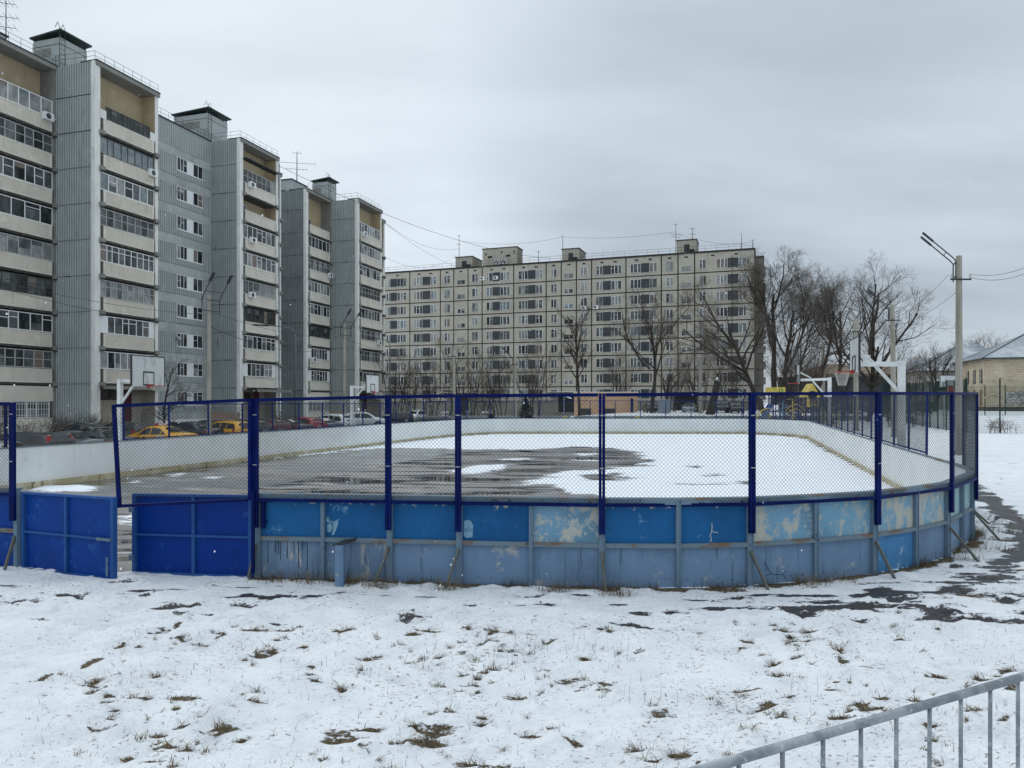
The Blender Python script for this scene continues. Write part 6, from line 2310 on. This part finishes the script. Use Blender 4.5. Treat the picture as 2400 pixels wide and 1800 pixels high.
    for nm, (ya, za, yb, zb) in (('windscreen', ws), ('rear_window', rw)):
        b = MB()
        N = 5
        for i in range(N):
            f0, f1 = i / N, (i + 1) / N
            row = []
            for f in (f0, f1):
                y = ya + (yb - ya) * f
                zt = interp(st, y, 3) + .012
                wt = interp(st, y, 5) * .90
                if nm == 'rear_window' and kind in ('hatch', 'wagon', 'suv'):
                    z = za + (zb - za) * f
                    sy = -.05 - .03 * f
                    row.append([(-wt, y + sy + .03, z), (-wt * .5, y + sy, z + .01), (wt * .5, y + sy, z + .01), (wt, y + sy + .03, z)])
                else:
                    row.append([(-wt, y, zt + .004), (-wt * .5, y, zt + .022), (wt * .5, y, zt + .022), (wt, y, zt + .004)])
            for j in range(3):
                b.face([row[0][j], row[0][j + 1], row[1][j + 1], row[1][j]])
        t.part(b, nm, M['cglass'])
    yr = st[0][0]
    tall = kind in ('wagon', 'suv', 'hatch')
    for sx in (-1, 1):
        b = MB()
        if tail == 'tall':
            b.hexa([(sx * .62, yr + .10, .78), (sx * .82, yr + .22, .78), (sx * .64, yr + .38, 1.34), (sx * .54, yr + .34, 1.34), (sx * .63, yr - .02, .80), (sx * .845, yr + .10, .80), (sx * .685, yr + .22, 1.34), (sx * .55, yr + .19, 1.34)])
        else:
            z0, z1 = (.70, .90) if not tall else (.78, 1.02)
            b.hexa([(sx * .50, yr + .12, z0), (sx * .88, yr + .46, z0 + .03), (sx * .88, yr + .46, z1), (sx * .52, yr + .12, z1), (sx * .50, yr - .035, z0 + .02), (sx * .925, yr + .30, z0 + .05), (sx * .915, yr + .32, z1 - .02), (sx * .52, yr - .005, z1 - .02)])
        t.part(b, 'tail_lamp', M['tail'])
        b = MB()
        yf = st[-1][0]
        z0 = .62 if kind != 'suv' else .78
        b.hexa([(sx * .45, yf - .2, z0), (sx * .80, yf - .45, z0 + .02), (sx * .80, yf - .45, z0 + .13), (sx * .47, yf - .25, z0 + .1), (sx * .45, yf - .02, z0 - .02), (sx * .84, yf - .28, z0 + .02), (sx * .83, yf - .32, z0 + .13), (sx * .47, yf - .09, z0 + .10)])
        t.part(b, 'headlight', M['head'])
        b = MB()
        my = win[-1][0] - .12
        b.obox((sx * (interp(st, my, 4) + .10), my, zbelt(my) + .06), (.10, 0, 0), (0, .05, 0), (0, 0, .06))
        t.part(b, 'mirror', M[colour])
    b = MB()
    zp = .62 if kind == 'sedan' else (.68 if kind != 'suv' else .80)
    b.box((-.26, yr - .045, zp), (.26, yr - .02, zp + .115))
    b.box((-.29, yr - .035, zp - .03), (.29, yr - .005, zp + .145), 1)
    pl = t.part(b, 'number_plate', [M['plate'], M['black']])
    b = MB()
    rn = random.Random(len(label))
    for i in range(7):                     # the plate's figures, too small to read
        x = -.225 + i * .065
        b.box((x, yr - .048, zp + .025), (x + .038, yr - .0455, zp + .09))
    t.part(b, 'figures', M['black'], pl)
    b = MB()
    z = interp(st, yr, 1)
    b.hexa([(-.72, yr - .03, z + .02), (.72, yr - .03, z + .02), (.80, yr + .3, z - .05), (-.80, yr + .3, z - .05), (-.70, yr - .03, z + .17), (.70, yr - .03, z + .17), (.82, yr + .3, z + .12), (-.82, yr + .3, z + .12)])
    t.part(b, 'bumper', M['black'] if kind == 'suv' else M[colour])
    if extra:
        extra(t, st)
    else:
        CARS[key] = t.o
    return t.o
for nm, c, me_ in (('cblack', (.010, .012, .016), 0), ('cgrey', (.10, .11, .12), .5), ('cdark', (.035, .04, .045), .3), ('cyellow', (.72, .36, .012), 0), ('cmaroon', (.075, .012, .018), .2), ('cred', (.30, .018, .018), 0),
                   ('cblue', (.02, .035, .085), .3), ('cwhite', (.66, .68, .69), 0), ('csilver', (.34, .36, .37), .5)):
    M[nm] = carpaint('car_paint_' + nm[1:], c, .25, me_)
def rails(t, st, key='rim'):
    for sx in (-1, 1):
        b = MB()
        b.tube([(sx * .56, -1.4, 1.52 if st[0][0] > -2.28 else 1.56), (sx * .58, -.5, 1.60), (sx * .56, .3, 1.53)], .022, 6)
        t.part(b, 'roof_rail', M[key])
def suvrails(t, st):
    for sx in (-1, 1):
        b = MB()
        b.tube([(sx * .60, -1.7, 1.68), (sx * .62, -1.5, 1.76), (sx * .63, -.5, 1.81), (sx * .61, .1, 1.75), (sx * .60, .25, 1.70)], .025, 6)
        t.part(b, 'roof_rail', M['iron'])
def crossbar(t, st):
    b = MB()
    b.box((-.75, -.35, 1.55), (.75, -.27, 1.59))
    for sx in (-.6, .6):
        b.box((sx - .03, -.34, 1.44), (sx + .03, -.28, 1.549))
    t.part(b, 'roof_bar', M['rim'])
def text(t, body, size, co_, rot, key, ext=.002, parent=None):
    cu = bpy.data.curves.new('lettering', 'FONT')
    cu.body = body
    cu.size = size
    cu.extrude = ext
    o = bpy.data.objects.new('lettering', cu)
    COL.objects.link(o)
    dg = bpy.context.evaluated_depsgraph_get()
    me = bpy.data.meshes.new_from_object(o.evaluated_get(dg))
    bpy.data.objects.remove(o)
    me.materials.clear()
    me.materials.append(M[key])
    n = bpy.data.objects.new('lettering', me)
    COL.objects.link(n)
    n.location = co_
    n.rotation_euler = rot
    n.parent = parent or t.o
    return n
def taxi(t, st):
    b = MB()
    b.box((-.30, -.15, 1.465), (.30, .02, 1.60), 0)
    b.box((-.24, -.17, 1.49), (.24, -.151, 1.58), 1)
    t.part(b, 'roof_sign', [M['red'], M['plate']])
    b = MB()                                # white slanting sticker on the rear door, both sides
    for sx in (-1, 1):
        x = sx * .912
        q = [(-1.18, .90), (-.62, .90), (-.74, .62), (-.92, .42), (-1.04, .42)]
        b.face([(x, y, z) for y, z in q], 0)
        b.face([(x, y, z) for y, z in ((-.74, .62), (-.62, .46), (-.55, .36), (-.88, .36))], 1)
        b.face([(x + sx * .004, y, z) for y, z in ((-.98, .70), (-.86, .70), (-.92, .78))], 1)
        b.face([(x, y, z) for y, z in ((.18, .70), (.34, .70), (.34, .84), (.18, .84))], 1)
    t.part(b, 'door_sticker', [M['plate'], M['black']])
    text(t, 'Такси', .17, (-.913, 1.02, .72), (pi / 2, 0, -pi / 2), 'black')
    text(t, 'Такси', .13, (-.913, .60, .55), (pi / 2, 0, -pi / 2), 'black')
def spare(t, st):
    b = MB()
    b.tube([(0.0, -2.26, .98), (0.0, -2.40, .98)], .0, 3)
    rails(t, st)
LOT = -.275
def cat_(px, d):
    x = dp(px, d)[0]
    return (x, d, LOT - .27 * sm(37, 31, x * UX + d * UY))
def hd(a):                                  # heading: degrees left of straight ahead
    return R(a)
ROW = [('wagon', 'cblack', 66, 37.5, 74, 'tall', None, 'black estate car with tall red tail lamps at the far left of the row'),
       ('sedan', 'cgrey', 156, 40.0, 72, 'wide', None, 'dark grey saloon with thin wide tail lamps, second in the row from the left'),
       ('sedan', 'cdark', 228, 41.0, 72, 'wide', crossbar, 'dark saloon with a bar across its roof, left of the first yellow taxi'),
       ('hatch', 'cblack', 285, 46.0, 75, 'wide', None, 'black hatchback mostly hidden behind the front of the first yellow taxi'),
       ('sedan', 'cyellow', 373, 42.8, 74, 'wide', taxi, 'yellow taxi saloon with a white sticker on its rear door'),
       ('sedan', 'cblack', 448, 48.5, 72, 'wide', None, 'black saloon between the two yellow cars, behind the lamp pole'),
       ('wagon', 'cyellow', 527, 49.5, 60, 'wide', rails, 'yellow estate taxi right of the tall left lamp pole'),
       ('wagon', 'cdark', 572, 52.5, 58, 'tall', None, 'dark estate car with tall red lamps right of the yellow estate'),
       ('hatch', 'cmaroon', 634, 54.6, 42, 'wide', None, 'maroon hatchback between the fence post and the dark saloon'),
       ('sedan', 'cdark', 672, 58.5, 60, 'wide', None, 'dark low saloon between the maroon and the red hatchbacks'),
       ('hatch', 'cred', 709, 60.5, 58, 'wide', None, 'bright red hatchback behind the slim street lamp'),
       ('sedan', 'cblue', 745, 62.0, 58, 'wide', None, 'dark blue saloon between the red hatchback and the white cars'),
       ('suv', 'cwhite', 775, 64.0, 62, 'wide', rails, 'white off-roader seen from behind with red lamps and roof rails'),
       ('sedan', 'cblack', 492, 53.0, 66, 'wide', None, 'black saloon tucked behind the yellow estate taxi and the lamp pole'),
       ('hatch', 'cblack', 603, 57.0, 60, 'wide', None, 'black hatchback showing between the dark estate and the maroon hatchback'),
       ('sedan', 'cdark', 200, 46.0, 80, 'wide', None, 'dark saloon in the back row behind the roof-barred car'),
       ('suv', 'cwhite', 858, 76.0, -88, 'wide', suvrails, 'large white off-roader parked sideways by the last left hoop')]
for kind, col, px, d, a, tl, ex, lb in ROW:
    car(kind, col, lb, cat_(px, d), hd(a), tl, ex)
p = cat_(14, 29.5)
car('sedan', 'csilver', 'silver car cut off by the left picture edge behind the boards', (p[0] - .4, p[1], p[2]), hd(75), 'wide')
for kind, col, px, d, a, lb in (('sedan', 'cdark', 1526, 103, 178, 'black car facing us between the peach building and the grey container'), ('sedan', 'csilver', 1617, 104, 160, 'silver saloon facing us before the panel house entrance'),
                                ('suv', 'cdark', 1690, 102, 172, 'dark car just right of the sawn-off trunk'), ('wagon', 'cblack', 1722, 100, 176, 'black car left of the yellow arched ladder'),
                                ('suv', 'cwhite', 972, 98, 165, 'white car at the left end of the heating pipe'), ('wagon', 'cdark', 928, 96, 100, 'dark car beside the left edge of the far boards'),
                                ('hatch', 'cdark', 1090, 103, 190, 'dark hatchback under the trees right of the pale pole'), ('sedan', 'cblack', 1140, 104, 175, 'black saloon behind the low fir bush'),
                                ('sedan', 'cgrey', 1045, 104, 170, 'grey saloon under the trees left of the pale pole'), ('wagon', 'cgrey', 1868, 100, 95, 'grey car seen between the two playground towers'),
                                ('suv', 'cblack', 1985, 96, 95, 'black car behind the small right hoop'), ('sedan', 'cblue', 2022, 99, 92, 'dark blue car behind the pole by the near right backboard'),
                                ('wagon', 'cdark', 2068, 101, 95, 'dark estate car left of the tall right hoop post'), ('sedan', 'csilver', 2098, 97, 88, 'silver saloon behind the tall right hoop post'), ('suv', 'cdark', 2150, 100, 92, 'dark car seen through the green court fence')):
    p = at(px, d, .0)
    car(kind, col, lb, p, hd(a), 'wide')
# container by the entrance
p = at(1556, 99, 0)
t = T('metal_container', 'pale blue-grey metal container among the parked cars', 'container', p)
b = MB()
b.box((-.75, -.6, .08), (.75, .6, 1.75), 0)
for x in (-.5, -.25, 0, .25, .5):
    b.box((x - .03, -.63, .15), (x + .03, -.601, 1.7), 0)
t.part(b, 'box', mat('container_paint', (.21, .26, .31), [((.3, .34, .38), 2, .5, .7, O1, 1)], rough=.6))
b = MB()
b.box((-.8, -.66, 1.751), (.8, .65, 1.86))
t.part(b, 'lid', M['wgrey'])

# ---------------------------------------------------------------- playground
M['yel'] = mat('play_yellow', (.52, .41, .09), [((.42, .32, .06), 3, .5, .7, O1, 1), ((.7, .66, .45), 6, .66, .72, O1, 3)], rough=.5)
M['pblue'] = mat('play_blue', (.015, .10, .33), rough=.4)
M['purp'] = mat('play_purple', (.045, .03, .10), rough=.5)
M['pgreen'] = mat('play_green', (.05, .22, .04), rough=.5)
M['pred'] = mat('play_red', (.42, .05, .06), rough=.5)
d = 68.0
def ox(px):
    return dp(px, d)[0]
p = at(1808, d, 0)
t = T('slide_tower', 'playground tower with a yellow roof, blue slide, arched ladder and spiral climber', 'slide', p, 0, None)
bx = p[0]
X_ = lambda px: ox(px) - bx
for px in (1812, 1838):
    for y in (0, 1.1):
        b = MB()
        b.box((X_(px) - .05, y - .05, -.1), (X_(px) + .05, y + .05, 3.3))
        t.part(b, 'post', M['purp'])
b = MB()
b.box((X_(1805), -.15, 3.28), (X_(1839.5), 1.3, 3.86), 0)
b.tube([(X_(1829.5), -.155, 3.55), (X_(1829.5), -.17, 3.55)], .20, 12, 1)
b.tube([(X_(1829.5), -.171, 3.55), (X_(1829.5), -.18, 3.55)], .11, 12, 0)
b.box((X_(1812), -.165, 3.68), (X_(1815), -.151, 3.78), 1)
t.part(b, 'roof', [M['yel'], M['pgreen']])
b = MB()
b.box((X_(1812), 0, 1.55), (X_(1838), 1.1, 1.65))
t.part(b, 'deck', M['purp'])
b = MB()
A, B_ = V((X_(1810), .55, 2.1)), V((X_(1779), -.2, .30))
b.bar(A, B_, .55, .06)
for s in (-.3, .3):
    b.bar(A + V((0, s, .16)), B_ + V((0, s, .16)), .05, .30)
t.part(b, 'slide_chute', M['pblue'])
b = MB()
b2 = []
for s in (-.25, .25):
    pts = [(X_(1764) + 1.45 * (1 - cos(i * pi / 16)), s - .3, .05 + 1.85 * sin(i * pi / 16)) for i in range(9)]
    b.tube(pts, .035, 6)
    b2.append(pts)
for q0, q1 in zip(*b2):
    b.tube([q0, q1], .025, 5)
for i in range(1, 9):
    q = b2[0][i]
    b.tube([q, (X_(1764) + 1.45, -.3, .1 + .12 * i)], .018, 4)
t.part(b, 'arched_ladder', M['yel'])
b = MB()
b.tube([(X_(1828), -.7, -.1), (X_(1828), -.7, 2.6)], .035, 6)
b.tube([(X_(1828) + .48 * cos(i * .45), -.7 + .48 * sin(i * .45), .1 + i * .048) for i in range(50)], .025, 5)
t.part(b, 'spiral_climber', mat('play_steel_blue', (.16, .30, .42), rough=.4))
b = MB()
for s in (0, 1.0):
    pts = [(X_(1840) + (X_(1888) - X_(1840)) * i / 10, s, 1.7 + .55 * sin(pi * i / 10)) for i in range(11)]
    b.tube(pts, .06, 6)
    for i, q in enumerate(pts):
        b.tube([q, (q[0], q[1], q[2] - .9)], .03, 5)
    b.tube([(q[0], q[1], q[2] - .9) for q in pts], .06, 6)
bg_ = t.part(b, 'arched_bridge', M['purp'])
b = MB()
for s in (-.07,):
    for k_ in (0, 1):
        for i in range(12):
            x = X_(1842) + (X_(1885) - X_(1842)) * i / 11
            z = 1.7 + .55 * sin(pi * i / 11) - .42 * k_
            b.box((x - .055, s - .02, z - .05), (x + .055, s, z + .06))
t.part(b, 'bead', M['yel'], bg_)
b = MB()
b.tube([(X_(1853), -.5, -.1), (X_(1853), -.5, 2.75), (X_(1841), -.4, 2.75)], .045, 6)
t.part(b, 'climbing_pole', M['yel'])
p = at(1903, d, 0)
t = T('playhouse_tower', 'yellow playhouse tower with a pointed roof and red figures on its wall', 'playhouse', p, 0, None)
bx = p[0]
for px in (1889, 1918):
    for y in (0, 1.2):
        b = MB()
        b.box((X_(px) - .06, y - .06, -.1), (X_(px) + .06, y + .06, 3.0))
        t.part(b, 'post', M['purp'])
b = MB()
for y in (-.1, 1.2):
    z0, z1 = 2.95, 4.05
    b.hexa([(X_(1887), y, z0), (X_(1920), y, z0), (X_(1920), y + .1, z0), (X_(1887), y + .1, z0), (X_(1902), y, z1), (X_(1905), y, z1), (X_(1905), y + .1, z1), (X_(1902), y + .1, z1)], 0)
b.hexa([(X_(1886), -.15, 2.9), (X_(1903.4), -.15, 4.1), (X_(1903.4), 1.35, 4.1), (X_(1886), 1.35, 2.9), (X_(1885), -.15, 2.97), (X_(1903.4), -.15, 4.2), (X_(1903.4), 1.35, 4.2), (X_(1885), 1.35, 2.97)], 1)
b.hexa([(X_(1903.6), -.15, 4.1), (X_(1921), -.15, 2.9), (X_(1921), 1.35, 2.9), (X_(1903.6), 1.35, 4.1), (X_(1903.6), -.15, 4.2), (X_(1922), -.15, 2.97), (X_(1922), 1.35, 2.97), (X_(1903.6), 1.35, 4.2)], 1)
b.tube([(X_(1903.5), -.101, 3.1), (X_(1903.5), -.13, 3.1)], .42, 14, 2)
t.part(b, 'roof', [M['yel'], M['yel'], M['black']])
b = MB()
b.box((X_(1890), -.08, 2.02), (X_(1919), -.03, 2.98), 0)
for px in (1900, 1912):
    b.box((X_(px) - .12, -.10, 2.35), (X_(px) + .12, -.081, 2.8), 1)
t.part(b, 'wall_panel', [M['yel'], M['pred']])
b = MB()
b.box((X_(1889), 0, 1.5), (X_(1918), 1.2, 1.6))
t.part(b, 'deck', M['purp'])
p = at(1946, d - 1, 0)
t = T('climbing_frame', 'thin yellow zigzag climbing frame behind the small right hoop post', 'climbing frame', p, 0, None)
b = MB()
for s in (-.8, .8):
    b.tube([(s, 0, -.1), (s, 0, 1.6)], .035, 6)
for z in (.5, .9, 1.3):
    b.tube([(-.9, 0, z), (-.4, 0, z + .25), (0, 0, z), (.4, 0, z + .25), (.9, 0, z)], .03, 5)
t.part(b, 'frame', M['yel'])
d2 = 65.0
p = at(1262, d2, 0)
t = T('climbing_frame', 'pink-red arched climbing frame beyond the far boards', 'climbing frame', p, 0, None)
for x in (-.28, .28):
    for y in (0, .7):
        b = MB()
        b.tube([(x - .28, y, -.1), (x - .22, y, .9), (x - .12, y, 1.08), (x + .10, y, 1.08), (x + .2, y, .9), (x + .26, y, -.1)], .035, 6)
        t.part(b, 'arch', M['pred'])
b = MB()
b.box((-.30, .0, .98), (.30, .7, 1.02))
t.part(b, 'panel', M['pred'])
p = at(1330, d2, 0)
t = T('play_panel', 'yellow and green cut-out play panel left of the peach building', 'play panel', p, 0, None)
b = MB()
b.box((-.42, 0, -.1), (-.02, .08, 1.15), 0)
b.tube([(-.22, -.005, 1.13), (-.22, .085, 1.13)], .19, 14, 0)
t.part(b, 'yellow_panel', M['yel'])
b = MB()
b.box((.0, .0, .1), (.22, .08, 1.15), 0)
for z in (.35, .8):
    b.tube([(.25, -.002, z), (.25, .082, z)], .2, 12, 0)
t.part(b, 'green_panel', M['pgreen'])
p = at(1495, 63, 0)
t = T('spring_seat', 'small yellow spring seat just above the far white boards', 'spring seat', p, 0, None)
b = MB()
b.tube([(.12 * cos(i * .8), .12 * sin(i * .8), .02 + i * .018) for i in range(26)], .02, 5)
t.part(b, 'spring', M['iron'])
b = MB()
b.box((-.22, -.2, .62), (.22, .2, 1.15))
b.tube([(-.13, -.2, 1.14), (-.13, .2, 1.14)], .12, 10)
b.tube([(.13, -.2, 1.14), (.13, .2, 1.14)], .12, 10)
t.part(b, 'seat', M['yel'])
# small wayside items beyond the boards
t = T('road_sign', 'tall signpost with a light sign by the dark thicket', 'sign', at(1322, 85, 0), 0, None)
b = MB()
b.tube([(0, 0, 0), (0, 0, 2.9)], .05, 6)
t.part(b, 'post', M['galv'])
b = MB()
b.obox((0, -.06, 2.85), (.9, 0, -.28), (0, .02, 0), (.02, 0, .06))
t.part(b, 'sign_arm', M['wframe'])

# ---------------------------------------------------------------- overhead cables
def cable(label, a, b_, sag, r=.015, n=24):
    a, b_ = V(a), V(b_)
    m = MB()
    m.tube([a.lerp(b_, i / n) - V((0, 0, 4 * sag * (i / n) * (1 - i / n))) for i in range(n + 1)], r, 4, 0, False)
    solo(m, 'overhead_cable', M['iron'], label, 'cable', tuple(a), 'overhead cables')
cable('long cable slanting down the sky from the nearer block to the panel house roof', dp(652, 78, 388), b3pt(1290, 1.5, 29.5), 2.0, .03)
cable('upper thin cable fanning from the second block to the leftmost roof cabin', dp(903, 101, 522), b3pt(1076, 5, 33.5), 1.6, .018)
cable('lower thin cable fanning from the second block to the panel house roof', dp(903, 101, 524), b3pt(1066, 1.5, 29.2), .6, .018)
cable('slack thin cable just above the left end of the panel house roof', dp(905, 110, 604), b3pt(1070, 5, 32.2), 2.0, .018)
cable('thin cable strung between the leftmost and second aerials on the panel house', b3pt(1076, 5, 35.0), b3pt(1319, 4.4, 34.0), 1.0, .02)
cable('thin cable strung from the bare rod to the tallest aerial on the panel house', b3pt(1319, 4.4, 34.0), b3pt(1584, 3.6, 33.2), .6, .02)
cable('thin cable from the tallest aerial down to the right end of the roof', b3pt(1584, 3.6, 33.0), b3pt(1745, 1.0, 29.6), .7, .018)
lp = lambda P_, z: V((P_.x, P_.y, P_.z + z))
cable('upper pale cable between the two left lamp poles', lp(P_L1, -1.0), lp(P_L2, -1.15), .5, .012)
cable('lower dark cable between the two left lamp poles', lp(P_L1, -1.9), lp(P_L2, -2.0), .9, .016)
cable('upper cable running left from the nearer left lamp pole out of the picture', lp(P_L1, -1.2), dp(-40, 33, 650), .3, .012)
cable('lower cable running left from the nearer left lamp pole out of the picture', lp(P_L1, -1.9), dp(-40, 33, 665), .3, .014)
cable('cable running right from the far left lamp pole to the pale concrete pole', lp(P_L2, -1.2), lp(P_M1, -1.0), .8, .016)
cable('slack cable between the pale pole and the one-armed lamp pole', lp(P_M1, -1.1), lp(P_M2, -1.0), .9, .018)
cable('cable from the one-armed lamp pole past the large spreading tree', lp(P_M2, -1.0), lp(P_M3, -.4), .7, .018)
cable('cable rising past the leaning tree to the dark thicket', lp(P_M3, -.3), lp(P_R4, -1.1), .4, .02)
cable('upper cable leaving the nearest right lamp pole to the right', lp(P_R1, -.95) + V((.5, 0, .1)), dp(2460, 30, 598), .35, .010)
cable('lower cable leaving the nearest right lamp pole to the right', lp(P_R1, -1.1) + V((.5, 0, .1)), dp(2460, 30, 612), .40, .010)
cable('upper cable between the nearest right lamp pole and the twin-armed one behind', lp(P_R1, -1.0) + V((-.5, 0, .1)), lp(P_R2, -1.0), .3, .012)
cable('lower cable between the nearest right lamp pole and the twin-armed one behind', lp(P_R1, -1.6), lp(P_R2, -1.5), .35, .012)
